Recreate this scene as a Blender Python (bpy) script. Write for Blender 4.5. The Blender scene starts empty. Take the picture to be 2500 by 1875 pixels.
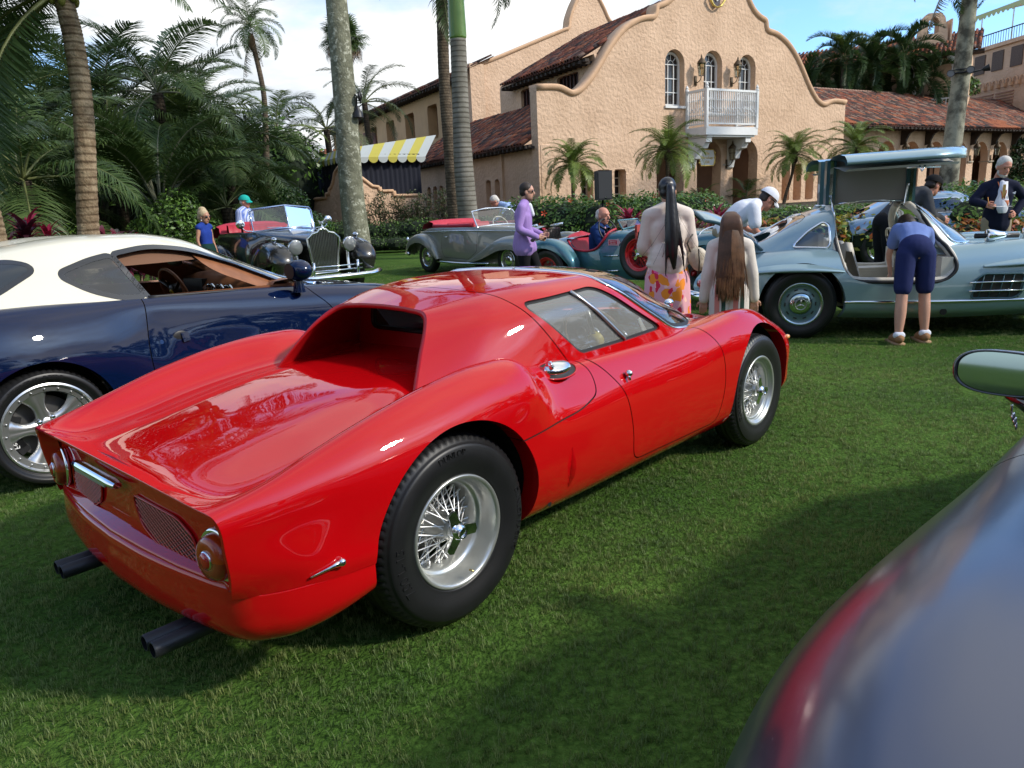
import bpy, bmesh, math, random
import numpy as np
from mathutils import Vector, Matrix, Euler
random.seed(7); RNG=np.random.default_rng(7)
PI=math.pi; rad=math.radians
scn=bpy.context.scene
COL=scn.collection
# ---------------- camera ----------------
cam=bpy.data.cameras.new('camera'); camo=bpy.data.objects.new('camera',cam); COL.objects.link(camo)
cam.sensor_fit='HORIZONTAL'; cam.sensor_width=36; cam.lens=751.7/1024*36
cam.clip_start=.05; cam.clip_end=3000
CAMH=1.43
PIT,ROL=.235,.047
camo.location=(0,0,CAMH)
camo.rotation_mode='QUATERNION'
camo.rotation_quaternion=(Matrix.Rotation(PI/2-PIT,3,'X')@Matrix.Rotation(-ROL,3,'Z')).to_quaternion()
scn.camera=camo
cam.dof.use_dof=False
# ---------------- world ----------------
SUN_EL=rad(36); SUN_AZ=rad(108)   # compass azimuth: direction the light comes from, 0=+Y, clockwise
wd=bpy.data.worlds.new('World'); scn.world=wd; wd.use_nodes=True
nt=wd.node_tree; N=nt.nodes; L=nt.links
for n in list(N): N.remove(n)
sky=N.new('ShaderNodeTexSky'); sky.sky_type='NISHITA'; sky.sun_disc=False
sky.sun_elevation=SUN_EL; sky.sun_rotation=SUN_AZ; sky.air_density=1.0; sky.dust_density=1.0; sky.ozone_density=2.0
tc=N.new('ShaderNodeTexCoord'); sep=N.new('ShaderNodeSeparateXYZ'); L.new(tc.outputs['Generated'],sep.inputs[0])
def wm(op,a,b=None,c=None):
    m=N.new('ShaderNodeMath'); m.operation=op
    for i,v in enumerate((a,b,c)):
        if v is None: continue
        if isinstance(v,(int,float)): m.inputs[i].default_value=v
        else: L.new(v,m.inputs[i])
    return m.outputs[0]
zz=wm('MAXIMUM',sep.outputs['Z'],0.0); den=wm('ADD',zz,.16)
cx=wm('DIVIDE',sep.outputs['X'],den); cy=wm('DIVIDE',sep.outputs['Y'],den)
cmb=N.new('ShaderNodeCombineXYZ'); L.new(cx,cmb.inputs[0]); L.new(cy,cmb.inputs[1])
mp=N.new('ShaderNodeMapping'); mp.inputs['Location'].default_value=(3.1,1.75,.4); L.new(cmb.outputs[0],mp.inputs[0])
n1=N.new('ShaderNodeTexNoise'); n1.inputs['Scale'].default_value=.62; n1.inputs['Detail'].default_value=9; n1.inputs['Roughness'].default_value=.56; n1.inputs['Distortion'].default_value=.25
L.new(mp.outputs[0],n1.inputs['Vector'])
cr=N.new('ShaderNodeValToRGB'); cr.color_ramp.elements[0].position=.41; cr.color_ramp.elements[1].position=.56
cr.color_ramp.elements[0].color=(0,0,0,1); cr.color_ramp.elements[1].color=(1,1,1,1); L.new(n1.outputs['Fac'],cr.inputs[0])
n2=N.new('ShaderNodeTexNoise'); n2.inputs['Scale'].default_value=1.7; n2.inputs['Detail'].default_value=6; n2.inputs['Roughness'].default_value=.55
L.new(mp.outputs[0],n2.inputs['Vector'])
cs=N.new('ShaderNodeValToRGB'); cs.color_ramp.elements[0].position=.34; cs.color_ramp.elements[1].position=.66
cs.color_ramp.elements[0].color=(2.35,2.6,2.9,1); cs.color_ramp.elements[1].color=(4.0,4.0,3.9,1); L.new(n2.outputs['Fac'],cs.inputs[0])
blu=N.new('ShaderNodeMix'); blu.data_type='RGBA'; blu.blend_type='MULTIPLY'; blu.inputs[0].default_value=1
L.new(sky.outputs[0],blu.inputs[6]); blu.inputs[7].default_value=(.58,.78,1.0,1)
mx=N.new('ShaderNodeMix'); mx.data_type='RGBA'; L.new(cr.outputs[0],mx.inputs[0]); L.new(blu.outputs[2],mx.inputs[6]); L.new(cs.outputs[0],mx.inputs[7])
bg=N.new('ShaderNodeBackground'); bg.inputs[1].default_value=.145; L.new(mx.outputs[2],bg.inputs[0])
wo=N.new('ShaderNodeOutputWorld'); L.new(bg.outputs[0],wo.inputs[0])
# ---------------- sun ----------------
sl=bpy.data.lights.new('sun','SUN'); sl.energy=1.75; sl.angle=rad(4); sl.color=(1,.93,.82)
so=bpy.data.objects.new('sun',sl); COL.objects.link(so); so.location=(10,-10,40)
sd=Vector((math.sin(SUN_AZ)*math.cos(SUN_EL),math.cos(SUN_AZ)*math.cos(SUN_EL),math.sin(SUN_EL)))
so.rotation_mode='QUATERNION'; so.rotation_quaternion=sd.to_track_quat('Z','Y')
vs=scn.view_settings; vs.view_transform='Standard'; vs.look='None'; vs.gamma=1; vs.exposure=1.15; vs.use_curve_mapping=False
# ---------------- materials ----------------
MATS={}
def mat(name,col,rough=.5,metal=0.,coat=0.,spec=.5,trans=0.,ior=1.45,var=0.,vscale=4.,bump=0.,bscale=40.,col2=None,crough=.03,alpha=1.,coords='Object',detail=6,ramp=(.35,.65),aniso=None,emit=None,bdist=.02,sss=0):
    if name in MATS: return MATS[name]
    m=bpy.data.materials.new(name); m.use_nodes=True; t=m.node_tree; b=t.nodes['Principled BSDF']
    if len(col)==3: col=(*col,1)
    b.inputs['Base Color'].default_value=col; b.inputs['Roughness'].default_value=rough; b.inputs['Metallic'].default_value=metal
    b.inputs['Coat Weight'].default_value=coat; b.inputs['Coat Roughness'].default_value=crough
    b.inputs['Specular IOR Level'].default_value=spec; b.inputs['Transmission Weight'].default_value=trans; b.inputs['IOR'].default_value=ior
    b.inputs['Alpha'].default_value=alpha
    if sss: b.inputs['Subsurface Weight'].default_value=sss; b.inputs['Subsurface Radius'].default_value=(.02,.01,.005)
    if emit: b.inputs['Emission Color'].default_value=(*emit[:3],1); b.inputs['Emission Strength'].default_value=emit[3]
    if var or col2 or bump:
        tcn=t.nodes.new('ShaderNodeTexCoord')
    if var or col2:
        nn=t.nodes.new('ShaderNodeTexNoise'); nn.inputs['Scale'].default_value=vscale; nn.inputs['Detail'].default_value=detail; nn.inputs['Roughness'].default_value=.6
        t.links.new(tcn.outputs[coords],nn.inputs['Vector'])
        rp=t.nodes.new('ShaderNodeValToRGB'); rp.color_ramp.elements[0].position=ramp[0]; rp.color_ramp.elements[1].position=ramp[1]
        c2=col2 if col2 else tuple(c*(1-var) for c in col[:3])
        if len(c2)==3: c2=(*c2,1)
        rp.color_ramp.elements[0].color=c2; rp.color_ramp.elements[1].color=col
        t.links.new(nn.outputs['Fac'],rp.inputs[0]); t.links.new(rp.outputs[0],b.inputs['Base Color'])
    if bump:
        nb=t.nodes.new('ShaderNodeTexNoise'); nb.inputs['Scale'].default_value=bscale; nb.inputs['Detail'].default_value=5
        t.links.new(tcn.outputs[coords],nb.inputs['Vector'])
        bp=t.nodes.new('ShaderNodeBump'); bp.inputs['Strength'].default_value=bump; bp.inputs['Distance'].default_value=bdist
        t.links.new(nb.outputs['Fac'],bp.inputs['Height']); t.links.new(bp.outputs[0],b.inputs['Normal'])
    MATS[name]=m; return m
def glassmat(name,tint=(.9,.95,.95),refl=1.0,dark=.85,rough=.0):
    """thin pane: mix of transparent and glossy by fresnel"""
    if name in MATS: return MATS[name]
    m=bpy.data.materials.new(name); m.use_nodes=True; t=m.node_tree
    for n in list(t.nodes): t.nodes.remove(n)
    o=t.nodes.new('ShaderNodeOutputMaterial'); mx=t.nodes.new('ShaderNodeMixShader'); tr=t.nodes.new('ShaderNodeBsdfTransparent'); g=t.nodes.new('ShaderNodeBsdfGlossy')
    fr=t.nodes.new('ShaderNodeFresnel'); fr.inputs[0].default_value=1.52
    tr.inputs[0].default_value=(*[c*dark for c in tint],1); g.inputs[1].default_value=rough; g.inputs[0].default_value=(refl,refl,refl,1)
    ma=t.nodes.new('ShaderNodeMath'); ma.operation='MULTIPLY_ADD'; ma.inputs[1].default_value=1.3; ma.inputs[2].default_value=.04; ma.use_clamp=True
    t.links.new(fr.outputs[0],ma.inputs[0]); t.links.new(ma.outputs[0],mx.inputs[0]); t.links.new(tr.outputs[0],mx.inputs[1]); t.links.new(g.outputs[0],mx.inputs[2]); t.links.new(mx.outputs[0],o.inputs[0])
    MATS[name]=m; return m
# ---------------- mesh builder ----------------
class MB:
    def __init__(s): s.v=[]; s.f=[]; s.n=0; s.mi=[]
    def add(s,V,Fc,mi=0):
        V=np.asarray(V,float).reshape(-1,3); s.v.append(V)
        if isinstance(Fc,np.ndarray): Fc=Fc.tolist()
        n=s.n
        for f in Fc: s.f.append([i+n for i in f]); s.mi.append(mi)
        s.n+=len(V); return s
    def box(s,c,d,rz=0,mi=0,M=None,taper=1.0):
        x,y,z=[k/2 for k in d]
        V=np.array([(-x,-y,-z),(x,-y,-z),(x,y,-z),(-x,y,-z),(-x*taper,-y*taper,z),(x*taper,-y*taper,z),(x*taper,y*taper,z),(-x*taper,y*taper,z)])
        if M is not None: V=V@np.array(M.to_3x3()).T
        if rz: cc,ss=math.cos(rz),math.sin(rz); V=V@np.array([[cc,ss,0],[-ss,cc,0],[0,0,1]])
        return s.add(V+np.array(c),[(0,3,2,1),(4,5,6,7),(0,1,5,4),(1,2,6,5),(2,3,7,6),(3,0,4,7)],mi)
    def grid(s,G,flip=False,mi=0,wrapu=False,wrapv=False):
        G=np.asarray(G,float); m,n=G.shape[:2]
        I=np.arange(m*n).reshape(m,n)
        if wrapu: I=np.vstack([I,I[:1]])
        if wrapv: I=np.hstack([I,I[:,:1]])
        q=np.stack([I[:-1,:-1],I[:-1,1:],I[1:,1:],I[1:,:-1]],-1).reshape(-1,4)
        if flip: q=q[:,::-1]
        return s.add(G.reshape(-1,3),q,mi)
    def tube(s,pts,r,seg=8,caps=True,mi=0,up=None,ell=1.0):
        P=np.asarray(pts,float); n=len(P); r=np.broadcast_to(np.asarray(r,float),(n,))
        T=np.gradient(P,axis=0); T/=np.linalg.norm(T,axis=1)[:,None]+1e-12
        u=np.array(up if up is not None else ((0,0,1) if abs(T[0][2])<.9 else (1,0,0)),float)
        G=[]
        a=np.linspace(0,2*PI,seg,endpoint=False)
        for i in range(n):
            u=u-T[i]*np.dot(u,T[i]); u/=np.linalg.norm(u)+1e-12; w=np.cross(T[i],u)
            G.append(P[i]+r[i]*(np.cos(a)[:,None]*u+ell*np.sin(a)[:,None]*w))
        s.grid(np.array(G),wrapv=True,mi=mi,flip=True)
        if caps:
            s.add(G[0],[list(range(seg))],mi); s.add(G[-1],[list(range(seg))[::-1]],mi)
        return s
    def lathe(s,prof,c=(0,0,0),axis='z',seg=24,mi=0,M=None,a0=0,a1=2*PI):
        """prof: list of (r,h) ; revolves round axis"""
        p=np.asarray(prof,float); full=abs(a1-a0-2*PI)<1e-6
        a=np.linspace(a0,a1,seg,endpoint=not full)
        G=np.zeros((len(p),len(a),3))
        G[:,:,0]=p[:,0:1]*np.cos(a); G[:,:,1]=p[:,0:1]*np.sin(a); G[:,:,2]=p[:,1:2]
        if axis=='y': G=np.stack([G[:,:,0],G[:,:,2],G[:,:,1]],-1)
        if axis=='x': G=np.stack([G[:,:,2],G[:,:,0],G[:,:,1]],-1)
        if M is not None: G=G@np.array(M.to_3x3()).T
        return s.grid(G+np.array(c),wrapv=full,mi=mi,flip=True)
    def prism(s,poly,h0,h1,plane='xy',mi=0,M=None):
        """extrude 2D polygon between h0,h1. plane 'xy' extrude z; 'xz' extrude y; 'yz' extrude x"""
        p=np.asarray(poly,float); n=len(p)
        def mk(h):
            if plane=='xy': return np.c_[p,np.full(n,h)]
            if plane=='xz': return np.c_[p[:,0],np.full(n,h),p[:,1]]
            return np.c_[np.full(n,h),p]
        V=np.vstack([mk(h0),mk(h1)])
        if M is not None: V=V@np.array(M.to_3x3()).T+np.array(M.to_translation())
        F=[list(range(n))[::-1],[i+n for i in range(n)]]+[(i,(i+1)%n,(i+1)%n+n,i+n) for i in range(n)]
        return s.add(V,F,mi)
    def sphere(s,c,r,seg=16,rings=10,mi=0,a0=0,a1=PI,M=None):
        r=np.broadcast_to(np.asarray(r,float),(3,))
        t=np.linspace(a0,a1,rings); a=np.linspace(0,2*PI,seg,endpoint=False)
        G=np.stack([np.sin(t)[:,None]*np.cos(a)*r[0],np.sin(t)[:,None]*np.sin(a)*r[1],np.cos(t)[:,None]*np.ones(seg)*r[2]],-1)
        if M is not None: G=G@np.array(M.to_3x3()).T
        return s.grid(G+np.array(c),wrapv=True,mi=mi)
    def build(s,name,m=None,parent=None,smooth=True,loc=None,rot=None,angle=None,fixn=True,label=None,kind=None):
        me=bpy.data.meshes.new(name)
        V=np.vstack(s.v) if s.v else np.zeros((0,3))
        me.from_pydata(V,[],s.f) if len(s.f)<20000 else fast_mesh(me,V,s.f)
        mm=m if isinstance(m,(list,tuple)) else [m]
        for x in mm:
            if x: me.materials.append(x)
        if len(mm)>1: me.polygons.foreach_set('material_index',np.array(s.mi,dtype=np.int32))
        if fixn:
            bm=bmesh.new(); bm.from_mesh(me); bmesh.ops.remove_doubles(bm,verts=bm.verts,dist=1e-6); bmesh.ops.recalc_face_normals(bm,faces=bm.faces); bm.to_mesh(me); bm.free()
        if smooth: me.polygons.foreach_set('use_smooth',np.ones(len(me.polygons),dtype=bool))
        me.update()
        if angle is not None: me.set_sharp_from_angle(angle=rad(angle))
        o=bpy.data.objects.new(name,me); COL.objects.link(o)
        if parent: o.parent=parent
        if loc is not None: o.location=loc
        if rot is not None: o.rotation_euler=rot
        if label: o['label']=label
        if kind: o['kind']=kind
        return o
def fast_mesh(me,V,F):
    L_=np.array([len(f) for f in F],dtype=np.int32); idx=np.concatenate([np.asarray(f) for f in F]).astype(np.int32)
    me.vertices.add(len(V)); me.vertices.foreach_set('co',np.ascontiguousarray(V,dtype=np.float32).ravel())
    me.loops.add(len(idx)); me.loops.foreach_set('vertex_index',idx)
    me.polygons.add(len(F)); me.polygons.foreach_set('loop_start',np.r_[0,np.cumsum(L_)[:-1]].astype(np.int32))
    me.update(calc_edges=True)
def thing(name,label,cat,loc=(0,0,0),rz=0,group=None):
    o=bpy.data.objects.new(name,None); COL.objects.link(o); o.location=loc; o.rotation_euler=(0,0,rz); o.empty_display_size=.2
    return tag(o,label,cat,group)
def tag(o,label,cat,group=None):
    o['label']=label; o['category']=cat
    if group: o['group']=group
    return o
def struct(o): o['kind']='structure'; return o
def dup(root,loc=None,rz=None,label=None,parent=None,deep=True):
    c=root.copy(); COL.objects.link(c)
    if parent: c.parent=parent
    if loc is not None: c.location=loc
    if rz is not None: c.rotation_euler=(0,0,rz)
    if label: c['label']=label
    if deep:
        for ch in list(root.children): dup(ch,parent=c)
    return c
# ---------------- curves & surfaces ----------------
def pchip(xk,yk,x):
    xk=np.asarray(xk,float); yk=np.asarray(yk,float); x=np.asarray(x,float)
    if len(xk)==2: return np.interp(x,xk,yk)
    h=np.diff(xk); d=np.diff(yk)/h; m=np.zeros(len(xk))
    w1=2*h[1:]+h[:-1]; w2=h[1:]+2*h[:-1]
    ok=(d[:-1]*d[1:])>0
    with np.errstate(divide='ignore',invalid='ignore'):
        mm=(w1+w2)/(w1/d[:-1]+w2/d[1:])
    m[1:-1]=np.where(ok,mm,0); m[0]=d[0]; m[-1]=d[-1]
    i=np.clip(np.searchsorted(xk,x)-1,0,len(h)-1); t=(x-xk[i])/h[i]
    return (1+2*t)*(1-t)**2*yk[i]+t*(1-t)**2*h[i]*m[i]+t*t*(3-2*t)*yk[i+1]+t*t*(t-1)*h[i]*m[i+1]
def crom(P,n,closed=False):
    """centripetal-ish Catmull-Rom through points, n samples total"""
    P=np.asarray(P,float)
    if closed: Q=np.vstack([P[-1:],P,P[:2]]); segs=len(P)
    else: Q=np.vstack([2*P[0]-P[1],P,2*P[-1]-P[-2]]); segs=len(P)-1
    t=np.linspace(0,segs,n,endpoint=not closed); i=np.minimum(t.astype(int),segs-1); u=(t-i)[:,None]
    a,b,c,d=Q[i],Q[i+1],Q[i+2],Q[i+3]
    return .5*((2*b)+(-a+c)*u+(2*a-5*b+4*c-d)*u*u+(-a+3*b-3*c+d)*u**3)
def gsm(A,sig,axis,mode0='odd',mode1='odd'):
    if sig<=0: return A
    A=np.moveaxis(A,axis,0); r=int(3*sig+1); k=np.exp(-.5*(np.arange(-r,r+1)/sig)**2); k/=k.sum()
    def pad(B,mode):
        idx=np.minimum(np.arange(1,r+1),len(B)-1)
        if mode=='odd': return 2*B[0]-B[idx]
        o=B[idx].copy(); o[...,1]*=-1; return o      # 'mir': mirror across y=0
    p0=pad(A,mode0)[::-1]; p1=pad(A[::-1],mode1)
    B=np.concatenate([p0,A,p1],0); out=np.zeros_like(A)
    for j,w in enumerate(k): out+=w*B[j:j+len(A)]
    return np.moveaxis(out,0,axis)
def loftnet(lines,ns,nk,sigs=2.,sigk=1.2,xs=None,mir=True,kpos=None):
    """lines: list of knot lists (x,y,z) with x increasing, from outside/bottom to centre. returns grid (nk_total, ns, 3)"""
    s=np.linspace(0,1,ns)
    R_=[]
    for ln in lines:
        a=np.asarray(ln,float); u=(a[:,0]-a[0,0])/(a[-1,0]-a[0,0])
        x=a[0,0]+s*(a[-1,0]-a[0,0])
        R_.append(np.stack([x,pchip(u,a[:,1],s),pchip(u,a[:,2],s)],-1))
    R_=np.array(R_); R_=gsm(R_,sigs,1)
    K=len(lines); kp=np.arange(K) if kpos is None else np.asarray(kpos,float); kk=np.linspace(kp[0],kp[-1],nk)
    G=np.zeros((nk,ns,3))
    for c in range(3):
        for j in range(ns): G[:,j,c]=crom1(kp,R_[:,j,c],kk)
    return gsm(G,sigk,0,'odd','mir' if mir else 'odd')
def crom1(xk,yk,x):
    h=np.diff(xk); d=np.diff(yk)/h; m=np.zeros(len(xk)); m[1:-1]=(d[:-1]*h[1:]+d[1:]*h[:-1])/(h[:-1]+h[1:]); m[0]=d[0]; m[-1]=d[-1]
    i=np.clip(np.searchsorted(xk,x)-1,0,len(h)-1); t=(x-xk[i])/h[i]
    return (1+2*t)*(1-t)**2*yk[i]+t*(1-t)**2*h[i]*m[i]+t*t*(3-2*t)*yk[i+1]+t*t*(t-1)*h[i]*m[i+1]
def grid_vf(G,flip=False):
    m,n=G.shape[:2]; I=np.arange(m*n).reshape(m,n)
    q=np.stack([I[:-1,:-1],I[:-1,1:],I[1:,1:],I[1:,:-1]],-1).reshape(-1,4)
    return G.reshape(-1,3),[list(f) for f in (q[:,::-1] if flip else q)]
def clip(VF,f,keep='pos'):
    """keep the part of the mesh where f(v)>0 ('pos') cutting faces on f=0"""
    V,Fc=VF; V=np.asarray(V); d=f(V); d=d if keep=='pos' else -d
    d=np.where(np.abs(d)<1e-7,1e-7,d)
    newV=list(V); cache={}; out=[]
    pos=d>0
    for face in Fc:
        k=[pos[i] for i in face]
        if all(k): out.append(face); continue
        if not any(k): continue
        r=[]
        n=len(face)
        for a in range(n):
            i,j=face[a],face[(a+1)%n]
            if pos[i]: r.append(i)
            if pos[i]!=pos[j]:
                e=(i,j) if i<j else (j,i)
                if e not in cache:
                    t=d[i]/(d[i]-d[j]); cache[e]=len(newV); newV.append(V[i]+(V[j]-V[i])*t)
                r.append(cache[e])
        if len(r)>=3: out.append(r)
    # compact
    used=sorted({i for f_ in out for i in f_}); mp_={o:k for k,o in enumerate(used)}
    NV=np.array([newV[i] for i in used]) if used else np.zeros((0,3))
    return NV,[[mp_[i] for i in f_] for f_ in out]
def sdpoly(P,poly):
    """signed distance of 2D points to closed polygon (negative inside)"""
    P=np.asarray(P,float); A=np.asarray(poly,float); B=np.roll(A,-1,0)
    d=np.full(len(P),1e9); ins=np.zeros(len(P),bool)
    for a,b in zip(A,B):
        e=b-a; w=P-a; t=np.clip((w@e)/(e@e+1e-15),0,1); q=w-t[:,None]*e
        d=np.minimum(d,(q**2).sum(1))
        c=((a[1]<=P[:,1])&(b[1]>P[:,1]))|((b[1]<=P[:,1])&(a[1]>P[:,1]))
        with np.errstate(divide='ignore',invalid='ignore'):
            xi=a[0]+(P[:,1]-a[1])/(b[1]-a[1])*(b[0]-a[0])
        ins^=c&(P[:,0]<xi)
    d=np.sqrt(d); return np.where(ins,-d,d)
def rpoly(pts,r=.05,n=5):
    """polygon with rounded corners"""
    P=np.asarray(pts,float); out=[]
    m=len(P)
    rr=r if hasattr(r,'__len__') else [r]*m
    for i in range(m):
        a,b,c=P[i-1],P[i],P[(i+1)%m]; u=(a-b); v=(c-b); lu,lv=np.linalg.norm(u),np.linalg.norm(v)
        k=min(rr[i],lu*.45,lv*.45)
        p0=b+u/lu*k; p1=b+v/lv*k
        for t in np.linspace(0,1,n): out.append((1-t)**2*p0+2*t*(1-t)*b+t*t*p1)
    return np.array(out)
def sidef(poly,side=0,axes=(0,2)):
    """field: sdf of polygon in side projection (x,z), restricted to one side (+1: y>0, -1: y<0)"""
    def f(V):
        d=sdpoly(V[:,list(axes)],poly)
        if side: d=np.where(V[:,1]*side>0,d,np.maximum(d,.3))
        return d
    return f
def mirror(VF):
    V,Fc=VF; V2=V.copy(); V2[:,1]*=-1; return V2,[f[::-1] for f in Fc]
def vnormals(VF):
    V,Fc=VF; Nn=np.zeros_like(V)
    for f in Fc:
        a,b,c=V[f[0]],V[f[1]],V[f[2]]; n=np.cross(b-a,c-a)
        if len(f)==4: n=n+np.cross(c-a,V[f[3]]-a)
        for i in f: Nn[i]+=n
    return Nn/(np.linalg.norm(Nn,axis=1)[:,None]+1e-12)
def offset(VF,d):
    return VF[0]+vnormals(VF)*d,VF[1]
def bedges(VF,f=None,eps=2e-4):
    """boundary edges (optionally on f=0)"""
    from collections import Counter
    V,Fc=VF; cnt={}
    for fc in Fc:
        n=len(fc)
        for a in range(n):
            i,j=fc[a],fc[(a+1)%n]; e=(min(i,j),max(i,j)); cnt.setdefault(e,[]).append((i,j))
    E=[v[0] for v in cnt.values() if len(v)==1]
    if f is not None:
        d=np.abs(f(V)); E=[e for e in E if d[e[0]]<eps and d[e[1]]<eps]
    return E
def flange(mb,VF,vec,f=None,eps=3e-3,mi=0):
    """extrude boundary edges along vec (array3 or function of V)"""
    V,_=VF; E=bedges(VF,f,eps)
    if not E: return
    ids=sorted({i for e in E for i in e}); mp_={o:k for k,o in enumerate(ids)}
    A=V[ids]; Bv=A+(vec(A) if callable(vec) else np.asarray(vec,float)); n=len(ids)
    mb.add(np.vstack([A,Bv]),[(mp_[j],mp_[i],mp_[i]+n,mp_[j]+n) for i,j in E],mi)
def chain(E):
    """order edges to the longest polylines of vertex ids"""
    nb={}
    for i,j in E: nb.setdefault(i,[]).append(j); nb.setdefault(j,[]).append(i)
    seen=set(); out=[]
    starts=[k for k,v in nb.items() if len(v)==1]+list(nb)
    for s_ in starts:
        if s_ in seen: continue
        c=[s_]; seen.add(s_)
        while True:
            nx=[k for k in nb[c[-1]] if k not in seen]
            if not nx: break
            c.append(nx[0]); seen.add(nx[0])
        closed=len(c)>2 and c[0] in nb[c[-1]]
        out.append((c,closed))
    out.sort(key=lambda a:-len(a[0])); return out
def trimtube(mb,VF,f,r=.006,seg=6,eps=3e-3,minlen=4,off=0.,step=1,mi=0):
    """tube along the boundary of the mesh where f=0"""
    V,_=VF; E=bedges(VF,f,eps); Nn=vnormals(VF) if off else None
    for c,closed in chain(E):
        if len(c)<minlen: continue
        ids=c[::step]
        P=V[ids]+(Nn[ids]*off if off else 0)
        P=gsm(P,1.2,0) if not closed else P
        if closed: P=np.vstack([P,P[:1]])
        mb.tube(P,r,seg,caps=not closed,mi=mi)
def union(*VFs):
    vs=[];fs=[];n=0
    for V,Fc in VFs:
        vs.append(V); fs+= [[i+n for i in f] for f in Fc]; n+=len(V)
    return np.vstack(vs),fs
def surf_point(VF,x,z,side=-1,axes=(0,2)):
    V=VF[0]; m=V[:,1]*side>0; Vm=V[m]; d=(Vm[:,axes[0]]-x)**2+(Vm[:,axes[1]]-z)**2; i=d.argmin(); return Vm[i]
# ---------------- text ----------------
def textmesh(s,size=1.,depth=.0,align='CENTER',font_bold=False):
    cu=bpy.data.curves.new('txt','FONT'); cu.body=s; cu.size=size; cu.extrude=depth; cu.align_x=align; cu.align_y='CENTER'; cu.resolution_u=3
    o=bpy.data.objects.new('txt',cu); COL.objects.link(o)
    dg=bpy.context.evaluated_depsgraph_get(); me=bpy.data.meshes.new_from_object(o.evaluated_get(dg))
    V=np.zeros(len(me.vertices)*3); me.vertices.foreach_get('co',V); V=V.reshape(-1,3); Fc=[list(p.vertices) for p in me.polygons]
    bpy.data.objects.remove(o); bpy.data.curves.remove(cu); bpy.data.meshes.remove(me)
    return V,Fc
# ---------------- wheels ----------------
def tyre_mb(R_,w,rr,seg=96,tread=True,notches=72):
    """axis along y, centred"""
    h=w/2; prof=[(rr-.004,-h*.78),(rr+.008,-h*.9),(rr+.02,-h*.93),(rr+(R_-rr)*.45,-h*1.04),(rr+(R_-rr)*.72,-h*1.0),(R_-.03,-h*.9),(R_-.012,-h*.78),(R_-.004,-h*.6),(R_,-h*.3),(R_,0)]
    prof=prof+[(r,-y) for r,y in prof[::-1][1:]]
    pf=crom(np.array(prof),61)
    mb=MB()
    if not tread: mb.lathe(pf,axis='y',seg=seg); return mb
    seg=notches*3; a=np.linspace(0,2*PI,seg,endpoint=False)
    G=np.zeros((len(pf),seg,3)); rr_=np.repeat(pf[:,0:1],seg,1)
    sh=(np.abs(pf[:,1])>h*.40)&(pf[:,0]>R_-.022)
    not_=(np.arange(seg)%3==0)
    rr_[np.ix_(sh,not_)]-=.006
    for gy in (-.22,0,.22):
        k=np.abs(pf[:,1]-gy*h*2*.8)<h*.06; rr_[k]-=.005
    G[:,:,0]=rr_*np.cos(a); G[:,:,2]=rr_*np.sin(a); G[:,:,1]=-pf[:,1:2]
    mb.grid(G,wrapv=True); return mb
def ring_text(mb,s,radius,y,size,a_mid,depth=.002,step=None,flip=1):
    """letters on the sidewall facing -y, centred on angle a_mid (0=+x, ccw seen from -y side)"""
    V,Fc=textmesh(s,size,depth)
    ang=a_mid-V[:,0]/radius; r=radius+V[:,1]
    X=r*np.cos(ang); Z=r*np.sin(ang)
    mb.add(np.c_[X,np.full(len(V),y)-V[:,2]*1.0,Z],Fc)
# ---------------- car materials ----------------
def carpaint(name,col,rough=.45,metal=0.,flake=0,crough=.02,coat=1.0,spec=.12):
    m=mat(name,col,rough,metal,coat,spec=spec,crough=crough)
    b=m.node_tree.nodes['Principled BSDF']; b.inputs['Coat IOR'].default_value=1.55
    t=m.node_tree
    # orange peel: very faint waviness of the lacquer
    tcn=t.nodes.new('ShaderNodeTexCoord'); nb=t.nodes.new('ShaderNodeTexNoise'); nb.inputs['Scale'].default_value=9; nb.inputs['Detail'].default_value=2
    bp=t.nodes.new('ShaderNodeBump'); bp.inputs['Strength'].default_value=.10; bp.inputs['Distance'].default_value=.004
    t.links.new(tcn.outputs['Object'],nb.inputs['Vector']); t.links.new(nb.outputs['Fac'],bp.inputs['Height']); t.links.new(bp.outputs[0],b.inputs['Coat Normal'])
    return m
CHR=mat('chrome',(.78,.79,.8),.06,1.); ALU=mat('brushed_aluminium',(.62,.62,.6),.28,1.,var=.15,vscale=8)
ALUD=mat('dull_aluminium',(.45,.45,.44),.4,1.)
RUB=mat('tyre_rubber',(.011,.011,.012),.42,bump=.1,bscale=60,var=.3,vscale=9,bdist=.002); BLK=mat('satin_black',(.012,.012,.013),.45); DKI=mat('dark_interior',(.02,.019,.018),.8)
GLS=glassmat('window_glass'); GLSM=glassmat('milky_plexiglass',(.85,.86,.84),dark=.8)
def milky(m,col,f):
    t=m.node_tree; o=[n for n in t.nodes if n.type=='OUTPUT_MATERIAL'][0]; s=o.inputs[0].links[0].from_socket
    d_=t.nodes.new('ShaderNodeBsdfDiffuse'); d_.inputs[0].default_value=(*col,1); mx=t.nodes.new('ShaderNodeMixShader'); mx.inputs[0].default_value=f
    t.links.new(s,mx.inputs[1]); t.links.new(d_.outputs[0],mx.inputs[2]); t.links.new(mx.outputs[0],o.inputs[0])
milky(GLSM,(.5,.5,.47),.27)
WELL=mat('wheel_well_black',(.006,.006,.006),.9); GAP=mat('panel_gap_black',(.008,.003,.003),.8)
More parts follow.
